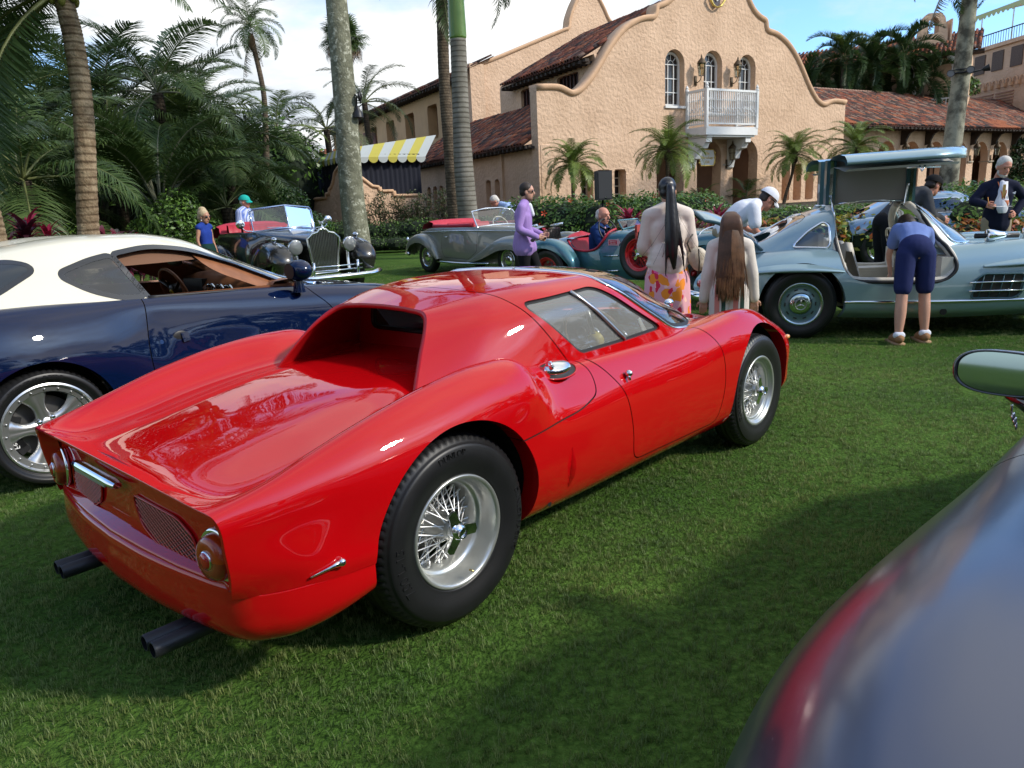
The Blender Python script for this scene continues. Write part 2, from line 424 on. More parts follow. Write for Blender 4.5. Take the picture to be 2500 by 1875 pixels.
def wire_wheel(parent,x,y,R_,w,rr,side,spoke_mat,rim_mat,name='wheel',text=None,deep=.09,spokes='single',seg=96,hub='ear',ear_mat=None,hi=True,nsp=60,tread=True):
    """side -1: outer face to -y"""
    t=bpy.data.objects.new(name,None); COL.objects.link(t); t.parent=parent; t.location=(x,y,R_); t.rotation_euler=(0,0,0 if side<0 else PI); t.empty_display_size=.1
    h=w/2
    tyre_mb(R_,w,rr,seg=seg,tread=tread).build('tyre',RUB,t,angle=38)
    if text:
        mb=MB()
        for s_,ang,rd,sz in text: ring_text(mb,s_,rr+(R_-rr)*rd,-h*1.035,sz,ang,.0022)
        mb.build('sidewall_lettering',RUB,t,smooth=False)
    mb=MB(); d=deep
    mb.lathe(crom(np.array([(rr-.002,-h*.80),(rr+.006,-h*.86),(rr+.002,-h*.93),(rr-.008,-h*.90),(rr-.014,-h*.8),(rr-.02,-h*.8+d*.35),(rr-.024,-h*.8+d*.8),(rr-.038,-h*.8+d),(rr-.045,-h*.8+d+.03),(rr-.05,-h*.8+d+.06),(rr-.045,h*.6),(rr-.01,h*.8)]),45),axis='y',seg=72)
    mb.build('rim',rim_mat,t)
    yi=-h*.8+d+.035   # spoke bed plane
    yh=-h*.8+max(.0,d*.25)
    mb=MB(); mb.lathe([(.0,yh-.012),(.028,yh-.012),(.036,yh-.005),(.04,yh+.01),(.046,yh+.03),(.05,yi+.02),(.085,yi+.035),(.085,yi+.05),(0,yi+.05)],axis='y',seg=24); 
    mb.lathe([(.0,yi+.07),(rr*.72,yi+.07),(rr*.72,yi+.09),(0,yi+.09)],axis='y',seg=24)
    mb.build('hub',ALUD,t)
    # spokes
    sp=[]
    n=nsp//3
    for lay,(rh,yh_,rk,yk,of) in enumerate([(.040,yh+.012,rr-.046,yi+.012,.33),(.050,yi+.015,rr-.046,yi-.004,-.30),(.050,yi+.028,rr-.047,yi+.025,.30)]):
        for k in range(n):
            a=2*PI*(k+lay*.33)/n; s_=1 if k%2 else -1
            b=a+s_*abs(of)*1.9*(.55 if lay==0 else 1)
            sp.append(((rh*math.cos(a),yh_,rh*math.sin(a)),(rk*math.cos(b),yk,rk*math.sin(b))))
    if spokes=='single':
        for p,q in sp:
            mb=MB(); p=np.array(p);q=np.array(q)
            mb.tube([p,p+(q-p)*.86,p+(q-p)*.87,q],[.0026,.0026,.0042,.0042],6).build('spoke',spoke_mat,t,fixn=False)
    else:
        mb=MB()
        for p,q in sp: mb.tube([p,q],.0028,4,caps=False)
        o=mb.build('spokes',spoke_mat,t,fixn=False)
    mb=MB(); M=ear_mat or CHR
    if hub=='ear':
        for k in range(3):
            a=PI/2+k*2*PI/3+.35; ca,sa=math.cos(a),math.sin(a)
            pts=[(.02,-.022),(.035,-.017),(.078,-.016),(.084,0),(.076,.02),(.035,.022),(.02,.022)]
            P=[(r_*ca-q_*sa,r_*sa+q_*ca) for r_,q_ in pts]
            mb.prism(P,yh-.03,yh-.018,plane='xz')
        mb.lathe([(0,yh-.045),(.016,yh-.044),(.024,yh-.038),(.030,yh-.03),(.034,yh-.02),(.036,yh)],axis='y',seg=24)
        mb.lathe([(.016,yh-.050),(.019,yh-.050),(.019,yh-.04)],axis='y',seg=20)
    mb.build('knock_off_spinner',M,t,angle=35)
    return t
def well(mb,x,z,r,y0,y1,a0=-.35,a1=PI+.35,seg=32,zmax=9):
    a=np.linspace(a0,a1,seg)
    G=np.stack([np.stack([x+r*np.cos(a),np.full(seg,y),np.minimum(z+r*np.sin(a),zmax)],-1) for y in (y0,y1)])
    mb.grid(G)
    mb.add(np.vstack([G[1],[[x,y1,z-.1]]]),[(i,i+1,seg) for i in range(seg-1)])

# ---------------- ground ----------------
def lawn_mat():
    m=mat('lawn_turf',(.045,.115,.018),.95,spec=.1)
    t=m.node_tree; b=t.nodes['Principled BSDF']; tcn=t.nodes.new('ShaderNodeTexCoord')
    def nz(sc,det,c):
        n=t.nodes.new('ShaderNodeTexNoise'); n.inputs['Scale'].default_value=sc; n.inputs['Detail'].default_value=det; t.links.new(tcn.outputs['Object'],n.inputs['Vector']); 
        r=t.nodes.new('ShaderNodeValToRGB'); r.color_ramp.elements[0].position=c[0]; r.color_ramp.elements[1].position=c[1]; r.color_ramp.elements[0].color=(*c[2],1); r.color_ramp.elements[1].color=(*c[3],1); t.links.new(n.outputs['Fac'],r.inputs[0]); return n,r
    n1,r1=nz(.55,5,(.35,.68,(.040,.09,.014),(.09,.16,.03)))
    n2,r2=nz(38,6,(.3,.7,(.45,.5,.4),(1.25,1.25,1.2)))
    mx=t.nodes.new('ShaderNodeMix'); mx.data_type='RGBA'; mx.blend_type='MULTIPLY'; mx.inputs[0].default_value=1
    t.links.new(r1.outputs[0],mx.inputs[6]); t.links.new(r2.outputs[0],mx.inputs[7]); t.links.new(mx.outputs[2],b.inputs['Base Color'])
    bp=t.nodes.new('ShaderNodeBump'); bp.inputs['Strength'].default_value=.9; bp.inputs['Distance'].default_value=.03; n3=t.nodes.new('ShaderNodeTexNoise'); n3.inputs['Scale'].default_value=60; n3.inputs['Detail'].default_value=4
    t.links.new(tcn.outputs['Object'],n3.inputs['Vector']); t.links.new(n3.outputs['Fac'],bp.inputs['Height']); t.links.new(bp.outputs[0],b.inputs['Normal'])
    return m
def leafmat(name,c1,c2,rough=.45,scale=1.2,trans=.25):
    """leaf: colour varies clump by clump and leaf by leaf, a little light passes through"""
    if name in MATS: return MATS[name]
    m=mat(name,c1,rough,spec=.35); t=m.node_tree; b=t.nodes['Principled BSDF']
    oi=t.nodes.new('ShaderNodeObjectInfo'); g=t.nodes.new('ShaderNodeNewGeometry')
    ad=t.nodes.new('ShaderNodeMath'); ad.operation='ADD'; t.links.new(oi.outputs['Random'],ad.inputs[0]); t.links.new(g.outputs['Random Per Island'],ad.inputs[1])
    hf=t.nodes.new('ShaderNodeMath'); hf.operation='MULTIPLY'; hf.inputs[1].default_value=.5; t.links.new(ad.outputs[0],hf.inputs[0])
    r=t.nodes.new('ShaderNodeValToRGB'); r.color_ramp.elements[0].color=(*c1,1); r.color_ramp.elements[1].color=(*c2,1); r.color_ramp.elements[0].position=.2; r.color_ramp.elements[1].position=.8
    t.links.new(hf.outputs[0],r.inputs[0]); t.links.new(r.outputs[0],b.inputs['Base Color'])
    tr=t.nodes.new('ShaderNodeBsdfTranslucent'); mx=t.nodes.new('ShaderNodeMixShader'); mx.inputs[0].default_value=trans
    o=[n for n in t.nodes if n.type=='OUTPUT_MATERIAL'][0]; t.links.new(r.outputs[0],tr.inputs[0]); t.links.new(b.outputs[0],mx.inputs[1]); t.links.new(tr.outputs[0],mx.inputs[2]); t.links.new(mx.outputs[0],o.inputs[0])
    return m
def build_ground():
    mb=MB(); mb.add([(-900,-300,0),(900,-300,0),(900,1500,0),(-900,1500,0)],[(0,1,2,3)]); struct(mb.build('lawn',lawn_mat(),smooth=False))
    # raised planting bed / terrace under the villa
    xs=[-40,-12,-4.5,-1,2,6,12,20,40]; 
    front=lambda x: np.interp(x,[-40,-12,-4.5,-1,1.0,2.2,6,12,20,40],[30,30,27.6,27.2,19,18.2,17.6,20,22,24])
    G=[]
    for x in np.linspace(-40,60,101):
        f=float(front(x)); G.append([(x,f,.006),(x,f+.6,.05),(x,f+4,.35),(x,f+9,.85),(x,110,.85)])
    mb=MB(); mb.grid(np.array(G)); struct(mb.build('planting_bed',mat('bed_soil',(.07,.055,.03),.95,var=.5,vscale=3,bump=.6,bscale=20)))
    # grass blades
    bl=MB()
    for k in range(14):
        a=RNG.uniform(0,2*PI); r=RNG.uniform(0,.03); x,y=r*math.cos(a),r*math.sin(a); h=RNG.uniform(.011,.026); d=RNG.uniform(0,2*PI); q_=RNG.uniform(.15,.6); lx,ly=math.cos(d)*h*q_,math.sin(d)*h*q_; w=.0014
        px,py=-math.sin(d)*w,math.cos(d)*w
        bl.add([(x-px,y-py,0),(x+px,y+py,0),(x+px*.8+lx*.4,y+py*.8+ly*.4,h*.6),(x-px*.8+lx*.4,y-py*.8+ly*.4,h*.6),(x+lx,y+ly,h)],[(0,1,2,3),(3,2,4)])
    gm=leafmat('grass_blade',(.072,.125,.030),(.19,.265,.085),.5,trans=.3)
    # two-tone patches over the lawn
    t=gm.node_tree; b=t.nodes['Principled BSDF']; ge=t.nodes.new('ShaderNodeNewGeometry'); nn=t.nodes.new('ShaderNodeTexNoise'); nn.inputs['Scale'].default_value=1.1; nn.inputs['Detail'].default_value=5; nn.inputs['Roughness'].default_value=.6; t.links.new(ge.outputs['Position'],nn.inputs['Vector'])
    rr=t.nodes.new('ShaderNodeValToRGB'); rr.color_ramp.elements[0].position=.36; rr.color_ramp.elements[0].color=(.62,.72,.75,1); rr.color_ramp.elements[1].position=.70; rr.color_ramp.elements[1].color=(1.45,1.15,1.05,1); t.links.new(nn.outputs['Fac'],rr.inputs[0])
    mxx=t.nodes.new('ShaderNodeMix'); mxx.data_type='RGBA'; mxx.blend_type='MULTIPLY'; mxx.inputs[0].default_value=1; src=b.inputs['Base Color'].links[0].from_socket; t.links.new(src,mxx.inputs[6]); t.links.new(rr.outputs[0],mxx.inputs[7]); t.links.new(mxx.outputs[2],b.inputs['Base Color'])
    tuft=bl.build('grass_tuft',gm,smooth=False,fixn=False); tuft.hide_render=True
    tuft['kind']='stuff'
    pts=[]
    def fan(y0,y1,dens):
        n=int((y1-y0)*((y0+y1)*.76+1.2)*dens)
        y=np.sqrt(RNG.uniform(y0*y0,y1*y1,n)) ; x=RNG.uniform(-1,1,n)*(y*.80+.7); pts.append(np.c_[x,y,np.zeros(n)])
    fan(.9,3,1100); fan(3,6,800); fan(6,11,380); fan(11,20,90)
    P=np.vstack(pts)
    me=bpy.data.meshes.new('grass'); me.vertices.add(len(P)); me.vertices.foreach_set('co',P.astype(np.float32).ravel()); me.update()
    o=bpy.data.objects.new('grass',me); COL.objects.link(o); o['kind']='stuff'; tag(o,'short mown green lawn grass around the parked cars','grass')
    ng=bpy.data.node_groups.new('scatter','GeometryNodeTree'); ng.interface.new_socket('Geometry',in_out='INPUT',socket_type='NodeSocketGeometry'); ng.interface.new_socket('Geometry',in_out='OUTPUT',socket_type='NodeSocketGeometry')
    n=ng.nodes; gi=n.new('NodeGroupInput'); go=n.new('NodeGroupOutput'); ip=n.new('GeometryNodeInstanceOnPoints'); ob=n.new('GeometryNodeObjectInfo'); ob.inputs[0].default_value=tuft
    rv=n.new('FunctionNodeRandomValue'); rv.data_type='FLOAT_VECTOR'; rv.inputs[0].default_value=(-.15,-.15,0); rv.inputs[1].default_value=(.15,.15,6.28)
    rs=n.new('FunctionNodeRandomValue'); rs.data_type='FLOAT'; rs.inputs[2].default_value=.55; rs.inputs[3].default_value=1.15
    mtp=n.new('GeometryNodeMeshToPoints'); l=ng.links
    l.new(gi.outputs[0],mtp.inputs[0]); l.new(mtp.outputs[0],ip.inputs['Points']); l.new(ob.outputs['Geometry'],ip.inputs['Instance']); l.new(rv.outputs[0],ip.inputs['Rotation']); l.new(rs.outputs[1],ip.inputs['Scale']); l.new(ip.outputs[0],go.inputs[0])
    mod=o.modifiers.new('scatter','NODES'); mod.node_group=ng
# ---------------- villa ----------------
def frame_thing(name,label,cat,O,deg): return thing(name,label,cat,(O[0],O[1],0),rad(deg))
STU=mat('peach_stucco',(.64,.445,.305),.9,col2=(.53,.36,.24),vscale=.7,bump=.95,bscale=6.5,spec=.2,bdist=.07)
# a finer trowelled relief on top of the broad one
STT=mat('stucco_trim',(.62,.40,.25),.85,var=.12,vscale=3,spec=.2)
TILES=[mat('roof_tile_%s'%n,c,.85,var=.35,vscale=7,bump=.4,bscale=25,spec=.2) for n,c in (('orange',(.40,.14,.07)),('rust',(.25,.085,.055)),('brown',(.15,.08,.06)),('dark',(.075,.055,.05)),('pale',(.30,.19,.14)))]
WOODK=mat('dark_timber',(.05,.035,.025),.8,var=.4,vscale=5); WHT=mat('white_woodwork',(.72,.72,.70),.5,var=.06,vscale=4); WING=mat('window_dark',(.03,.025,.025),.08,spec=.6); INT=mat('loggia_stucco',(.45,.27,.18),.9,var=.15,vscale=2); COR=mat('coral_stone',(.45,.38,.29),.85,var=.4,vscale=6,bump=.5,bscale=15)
def tile_mesh():
    mb=MB(); a=np.linspace(-.05,PI+.05,8); G=[]
    for y,r in ((0,.105),(.46,.085)):
        G.append([(r*math.cos(t),y,.02+r*math.sin(t)+(.025 if y==0 else 0)) for t in a])
    G=[[(p[0]*.82,p[1],p[2]-.022) for p in G[0]]]+G
    mb.grid(np.array(G)); return mb
def tile_roof(parent,p0,p1,up,nrow,pitch=.245,row=.36,n_parts=300,seed=1,wts=(.30,.28,.17,.15,.10),camera_near=None,clipf=None,waver=.012,wtf=None):
    """barrel tiles from eave p0->p1 rising along up (parent-local coordinates)"""
    rg=np.random.default_rng(seed)
    p0,p1,up=[np.array(q,float) for q in (p0,p1,up)]; e=p1-p0; L_=np.linalg.norm(e); e/=L_; up=up/np.linalg.norm(up); nn_=np.cross(e,up); nn_/=np.linalg.norm(nn_)
    if nn_[2]<0: nn_=-nn_
    nc=int(L_/pitch)
    tm=tile_mesh(); TV=np.vstack(tm.v); TF=tm.f
    cells=[]
    for i in range(nc):
        for j in range(nrow):
            q=p0+e*(i+.5)*pitch+up*(j*row-.04)
            if clipf and not clipf(q+up*row*.5): continue
            cells.append((i,j,q))
    near=sorted(range(len(cells)),key=lambda k:cells[k][1]*.6+(abs(cells[k][2]@e-(camera_near if camera_near is not None else p0@e))*.25))[:n_parts]
    near=set(near); meshes=[]
    for k in range(5):
        me=bpy.data.meshes.new('roof_tile'); me.from_pydata(TV,[],TF); me.materials.append(TILES[k]); me.polygons.foreach_set('use_smooth',[True]*len(me.polygons)); meshes.append(me)
    MBs=MB(); base=MB()
    for k,(i,j,q) in enumerate(cells):
        w_=np.array(wts) if wtf is None else np.array(wtf(i,j,nc,nrow)); w_=w_/w_.sum()
        c=int(rg.choice(5,p=w_)); jx,jz,ja=rg.normal(0,waver,3); lift=rg.normal(0,.006)
        X=e; Yv=up+nn_*.06+e*ja; Yv/=np.linalg.norm(Yv); Z=np.cross(X,Yv); Z/=np.linalg.norm(Z); Z=Z if Z@nn_>0 else -Z; Xv=np.cross(Yv,Z)
        pos=q+e*jx+nn_*(lift)+up*jz
        if k in near:
            o=bpy.data.objects.new('roof_tile',meshes[c]); COL.objects.link(o); o.parent=parent
            M=Matrix((Xv,Yv,Z)).transposed().to_4x4(); M.translation=Vector(pos); o.matrix_local=M
        else:
            MBs.add(TV[:, :1]*Xv+TV[:,1:2]*Yv+TV[:,2:3]*Z+pos,TF,c)
    if MBs.n:
        o=MBs.build('roof_tiles',TILES,parent,fixn=False); o['kind']='stuff'
    # sheet of pans below, a little bumpy
    a=p0-up*.02; b=p1-up*.02; 
    nx,ny=max(2,int(L_/pitch)*2+1),nrow+1; G=[]
    for jj in range(ny):
        G.append([a+e*(t*L_)+up*(jj*row) - nn_*(.05*(k%2)) for k,t in enumerate(np.linspace(0,1,nx))])
    bv=grid_vf(np.array(G))
    if clipf: 
        keep=[f for f in bv[1] if clipf(bv[0][f].mean(0))]; bv=(bv[0],keep)
    mb=MB(); mb.add(*bv); mb.build('pan_tiles',TILES[2],parent,smooth=False)
def wallpanel(outline,holes,nx,nz,u0,u1,z0,z1,depth=.3,y=0,sgn=1):
    """vertical wall in plane y; outline polygon (u,z), holes list of polygons; returns MB with reveals going back by depth"""
    xs=np.linspace(u0,u1,nx); zs=np.linspace(z0,z1,nz); V=np.array([[(x,y,z) for z in zs] for x in xs]); VF=grid_vf(V)
    fo=lambda V:-sdpoly(V[:,[0,2]],outline)
    VF=clip(VF,fo); mb=MB(); fh=[]
    for h in holes:
        f=(lambda hh:(lambda V:sdpoly(V[:,[0,2]],hh)))(h)
        VF=clip(VF,f); fh.append((f,h))
    mb.add(*VF)
    for f,h in fh: flange(mb,VF,(0,depth*sgn,0),f,eps=6e-2)
    flange(mb,VF,(0,.45*sgn,0),fo,eps=6e-2)
    return mb,VF
def archpoly(u0,u1,z0,zs,n=14,horse=0.0):
    """arched opening; zs spring line"""
    c=(u0+u1)/2; r=(u1-u0)/2+horse
    th0=math.asin(min(1,horse*1.6/r)) if horse else 0
    pts=[(u0,z0),(u1,z0)]
    for t in np.linspace(-th0,PI+th0,n): pts.append((c+r*math.cos(t),zs+r*math.sin(t)+(r*math.sin(th0) if horse else 0)))
    return np.array(pts)
def coping(mb,pts,y0,w,h=.16,th=.5,mi=0):
    """moulded band following polyline (u,z) standing proud of the wall"""
    P=np.asarray(pts,float); T=np.gradient(P,axis=0); T/=np.linalg.norm(T,axis=1)[:,None]+1e-9; Nn=np.c_[-T[:,1],T[:,0]]
    G=[]
    for (a,b) in ((-h,-.05),(-h*.4,-.09),(0,-.11),(h*.35,-.07),(h*.35,th),(-h,th)):
        q=P+Nn*a; G.append(np.c_[q[:,0],np.full(len(q),y0+b),q[:,1]])
    mb.grid(np.array(G),wrapu=True,mi=mi)
    for k in (0,-1): mb.add([g[k] for g in G],[list(range(len(G)))],mi)
def arched_window(parent,u0,u1,z0,z1,y,nm='arched_window'):
    w=u1-u0; zs=z1-w/2; c=(u0+u1)/2
    fr=MB(); P=archpoly(u0,u1,z0,zs,18)
    f=.09; Pi=archpoly(u0+f,u1-f,z0+f,zs,18)
    n=len(P); 
    V=[(p[0],y,p[1]) for p in P]+[(p[0],y,p[1]) for p in Pi]+[(p[0],y+.08,p[1]) for p in Pi]
    fr.add(V,[(i,(i+1)%n,(i+1)%n+n,i+n) for i in range(n)]+[(i+n,(i+1)%n+n,(i+1)%n+2*n,i+2*n) for i in range(n)])
    for k in (1,2): fr.box((u0+w*k/3,y+.04,(z0+zs)/2),(.032,.05,zs-z0))
    for k in range(1,4): fr.box((c,y+.042,z0+(zs-z0)*k/3),(w-.1,.05,.032))
    fr.tube([(c+.17*w*math.cos(t),y+.04,zs+.17*w*math.sin(t)) for t in np.linspace(0,PI,9)],.016,4)
    for t in (PI*.25,PI*.5,PI*.75): fr.tube([(c+.17*w*math.cos(t),y+.04,zs+.17*w*math.sin(t)),(c+.46*w*math.cos(t),y+.04,zs+.46*w*math.sin(t))],.016,4)
    o=fr.build(nm,WHT,parent,smooth=False)
    mb=MB(); mb.add([(p[0],y+.07,p[1]) for p in Pi],[list(range(n))]); mb.build('pane',WING,o,smooth=False)
    mb=MB(); mb.box((c,y+.30,(z0+z1)/2),(w+.7,.03,z1-z0+.5)); mb.build('dark_backing',DKI,o,smooth=False)  # near-black sheet stands in for the unlit room behind the pane
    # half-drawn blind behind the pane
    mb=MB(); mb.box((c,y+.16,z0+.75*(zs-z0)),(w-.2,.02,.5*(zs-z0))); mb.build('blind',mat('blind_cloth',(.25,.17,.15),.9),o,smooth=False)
    return o
def lantern(x,y,z,rz,label,s=1.0):
    """iron wall lantern: bracket, cage, cap, glass"""
    t=thing('wall_lantern',label,'lantern',(x,y,z),rz,'iron wall lanterns on the villa'); t.scale=(s,s,s)
    IR=mat('old_iron',(.12,.085,.05),.6,.5,var=.4,vscale=12); mb=MB()
    mb.tube([(0,0,-.55),(0,-.12,-.58),(0,-.26,-.50),(0,-.30,-.38)],.018,6); mb.box((0,-.01,-.5),(.12,.03,.35)); mb.build('bracket',IR,t)
    mb=MB(); 
    for k in range(6):
        a=2*PI*k/6; mb.tube([(.10*math.cos(a),-.30+.10*math.sin(a),-.36),(.16*math.cos(a),-.30+.16*math.sin(a),.08)],.010,4)
    for r_,z_ in ((.10,-.36),(.16,.08),(.135,-.1)): mb.tube([(r_*math.cos(a),-.30+r_*math.sin(a),z_) for a in np.linspace(0,2*PI,13)],.010,4,caps=False)
    mb.build('cage',IR,t); mb=MB(); mb.lathe([(.17,.08),(.15,.14),(.06,.24),(.03,.28),(.035,.32),(.0,.40)],c=(0,-.30,0),seg=12); mb.build('cap',IR,t)
    mb=MB(); mb.lathe([(.09,-.34),(.145,.07)],c=(0,-.30,0),seg=6); mb.build('glass',glassmat('lantern_glass',(.9,.85,.7)),t,smooth=False); return t
def column(parent,x,y,z0,z1,r=.13,nm='column'):
    mb=MB(); h=z1-z0
    mb.lathe([(r*2.3,z0-.0),(r*2.3,z0+.10),(r*1.9,z0+.22),(r*1.3,z0+.34),(r*1.15,z0+.40),(r,z0+.45),(r*.88,z1-.42),(r*1.05,z1-.38),(r*.95,z1-.34),(r*1.3,z1-.22),(r*1.9,z1-.10),(r*2.1,z1-.08)],c=(x,y,0),seg=20)
    mb.box((x,y,z1-.04),(r*4.4,r*4.4,.08)); mb.box((x,y,z0+.03),(r*5,r*5,.06)); mb.build(nm,COR,parent,angle=40)
def build_villa():
    O=(1.55,30.78); v=frame_thing('gabled_villa','peach stucco villa with a curved gable, white balcony and red tile roofs','building',O,32)
    L_=[(-.1,.3),(-.1,5.80),(.95,5.86),(1.35,5.72),(1.64,5.60),(2.1,5.78),(2.76,6.42),(3.56,7.5),(4.36,8.25),(5.2,8.65),(5.7,8.74),(6.05,8.76),(6.07,9.2),(6.5,9.28),(7.0,9.55),(7.45,10.1),(7.7,10.9),(8.1,11.55),(8.9,11.95),(9.55,12.05)]
    Rr_=[(19.1-u+(.1 if i<5 else 0),z) for i,(u,z) in enumerate(L_[:-1])][::-1]
    out=np.array(L_+Rr_)
    hs=[]
    AW=[(6.62,7.77,5.25,6.98),(8.95,10.12,5.0,7.06),(11.2,12.35,5.3,7.03)]
    for a in AW: hs.append(archpoly(a[0],a[1],a[2],a[3]))
    for a in ((6.15,7.75),(8.62,10.12),(10.98,12.62)): hs.append(archpoly(a[0],a[1],.86,2.75+.22,18,.05))
    for u0,u1 in ((1.94,2.60),(2.84,3.50),(3.73,4.38)): hs.append(np.array([(u0,.95),(u1,.95),(u1,2.64),(u0,2.64)]))
    for u0,u1 in ((14.5,15.1),(15.38,16.0),(16.33,16.98),(17.3,17.9)): hs.append(np.array([(u0,.95),(u1,.95),(u1,2.72),(u0,2.72)]))
    mb,VF=wallpanel(out,hs,190,120,-.3,19.5,.2,12.3,depth=.55)
    mb.build('facade_wall',STU,v,smooth=False)
    mb=MB(); line=[p for p in L_[1:]]+[p for p in Rr_[:-1]]
    pts=[]
    for i,p in enumerate(line): pts.append(p)
    pts=np.array(pts); dense=[]
    for a,b in zip(pts[:-1],pts[1:]):
        dense+= [a+(b-a)*t for t in np.linspace(0,1,3,endpoint=False)]
    dense.append(pts[-1]); dense=np.array(dense); dense=np.c_[gsm(dense,1.0,0)]
    coping(mb,dense,0,.5); mb.build('gable_coping',STT,v)
    for a in AW: arched_window(v,a[0]+.13,a[1]-.0,a[2]+.02,a[3]+(a[1]-a[0])/2-.06,.30)
    # white sill frames set in the reveal
    for a in AW:
        mb=MB(); mb.box((( a[0]+a[1])/2,.22,a[2]-.05),(a[1]-a[0]+.06,.6,.10)); mb.build('window_sill',WHT,v,smooth=False)
    # small-paned windows and blank slits
    for u0,u1 in ((1.94,2.60),(2.84,3.50),(3.73,4.38)):
        fr=MB()
        for k in range(3): fr.box((u0+.04+(u1-u0-.08)*k/2,.42,1.8),(.05,.05,1.69))
        for k in range(6): fr.box(((u0+u1)/2,.421,.97+1.66*k/5),(u1-u0,.05,.04))
        o=fr.build('casement_window',mat('cream_frame',(.45,.38,.28),.6),v,smooth=False); mb=MB(); mb.box(((u0+u1)/2,.50,1.8),(u1-u0,.02,1.7)); mb.build('pane',WING,o,smooth=False)
    for u0,u1 in ((14.5,15.1),(15.38,16.0),(16.33,16.98),(17.3,17.9)):
        mb=MB(); mb.box(((u0+u1)/2,.52,1.83),(u1-u0,.04,1.78)); mb.build('niche_back',INT,v,smooth=False)
    # loggia room behind the arches
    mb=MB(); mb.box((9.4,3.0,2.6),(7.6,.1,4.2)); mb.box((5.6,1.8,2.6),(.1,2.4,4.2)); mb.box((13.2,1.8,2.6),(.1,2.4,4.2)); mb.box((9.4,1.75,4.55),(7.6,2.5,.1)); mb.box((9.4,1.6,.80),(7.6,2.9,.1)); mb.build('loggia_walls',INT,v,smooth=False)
    mb=MB(); mb.box((10.1,2.90,2.4),(1.1,.08,2.9)); mb.build('loggia_door',mat('dark_red_door',(.12,.03,.025),.6),v,smooth=False)
    mb=MB(); 
    for dx,dz in ((0,0),(.14,0),(-.14,0),(0,.14),(0,-.14)): mb.box((8.1+dx,2.9,2.35+dz),(.22,.05,.22))
    mb.box((8.1,2.87,2.35),(.1,.03,.5)); mb.build('wall_plaque',mat('plaque_slate',(.05,.055,.07),.5),v,smooth=False)
    for x in (8.18,10.55): column(v,x,.25,.92,2.78)
    # balcony
    bal=MB(); u0,u1,zb,d=7.78,12.50-.55,4.28,1.25
    u0,u1=7.85,11.15
    # plan: projects 1.2 m in front of the wall
    def Bx(c,dd): bal.box(c,dd)
    Bx(((u0+u1)/2,-.6,4.12),(u1-u0,1.25,.34)); Bx(((u0+u1)/2,-.6,3.92),(u1-u0-.25,1.1,.10)); bal.build('balcony_floor',WHT,v,smooth=False)
    for x,y in ((u0+.06,-1.18),(u1-.06,-1.18),(u0+.06,-.02),(u1-.06,-.02)):
        mb=MB(); mb.box((x,y,5.05),(.13,.13,1.6)); mb.lathe([(.09,5.85),(.09,5.90),(.05,5.93),(.07,6.0),(.0,6.12)],c=(x,y,0),seg=10); mb.build('balcony_post',WHT,v,smooth=False)
    mb=MB(); 
    mb.box(((u0+u1)/2,-1.18,5.80),(u1-u0-.1,.08,.09)); mb.box(((u0+u1)/2,-1.18,4.42),(u1-u0-.1,.06,.06))
    for x in (u0+.06,u1-.06): mb.box((x,-.6,5.80),(.08,1.1,.09)); mb.box((x,-.6,4.42),(.06,1.1,.06))
    mb.build('balcony_rail',WHT,v,smooth=False)
    nb=0
    def bst(x,y,ph):
        nonlocal nb
        mb=MB(); mb.lathe([(.028,4.45),(.028,4.75),(.045,4.78),(.028,4.84),(.028,5.0-.1*ph),(.05,5.05-.1*ph),(.028,5.1-.1*ph),(.028,5.35),(.045,5.40),(.028,5.44),(.028,5.76)],c=(x,y,0),seg=6); mb.build('baluster',WHT,v,fixn=False); nb+=1
    for k in range(26): bst(u0+.16+(u1-u0-.32)*k/25,-1.18,k%2)
    for k in range(9):
        for x in (u0+.06,u1-.06): bst(x,-1.06+.98*k/8,k%2)
    # corbels under the balcony
    for x in (u0+.35,u1-.45):
        mb=MB(); P=[(0,3.86),(-1.08,3.86),(-1.08,3.66),(-.95,3.62),(-.85,3.42),(-.55,3.35),(-.45,3.0),(-.2,2.95),(-.12,2.62),(0,2.55)]
        mb.prism(P,x-.17,x+.17,plane='yz'); mb.build('balcony_corbel',WHT,v,smooth=False)
    # shield over the balcony
    mb=MB(); sh=[(-.32,.45),(.32,.45),(.34,-.1),(.2,-.42),(0,-.6),(-.2,-.42),(-.34,-.1)]
    mb.prism([(9.55+a,9.98+b) for a,b in sh],-.12,-.02,plane='xz'); o=mb.build('crest_shield',mat('shield_dark',(.05,.04,.05),.5),v,smooth=False)
    GOLD=mat('gilding',(.75,.55,.16),.35,.8); mb=MB()
    mb.prism([(9.55+a*.62,10.0+b*.66) for a,b in sh],-.17,-.12,plane='xz'); mb.build('shield_field',mat('shield_silver',(.6,.6,.58),.5),o,smooth=False)
    mb=MB(); 
    for k in range(4):
        z=9.78+.16*k; mb.tube([(9.55-.18,-.19,z),(9.55,-.20,z+.07),(9.55+.18,-.19,z)],.022,5)
    for s_ in (-1,1): mb.tube([(9.55+s_*.30,-.16,10.4),(9.55+s_*.46,-.17,10.2),(9.55+s_*.34,-.17,9.95),(9.55+s_*.46,-.17,9.7),(9.55+s_*.25,-.17,9.45),(9.55,-.17,9.36)],[.05,.06,.04,.06,.05,.03],8)
    mb.build('shield_scrolls',GOLD,o)
    # left return wall (own direction 116 deg) and its roof
    w=frame_thing('side_wing','low peach side wing with slit niches under a weathered red tile roof','building',O,116)
    # local x runs back-left, local y points outward(-)/inward: rotate so that +y is outward-left
    hs=[]
    sl=[(3.85,4.35),(4.75,5.3),(10.6,11.1),(11.5,12.05),(12.4,12.95)]
    for a,b in sl: hs.append(np.array([(a,1.2),(b,1.2),(b,2.52),(a,2.52)]))
    out=np.array([(-.02,.3),(15.2,.3),(15.2,3.72),(-.02,3.72)])
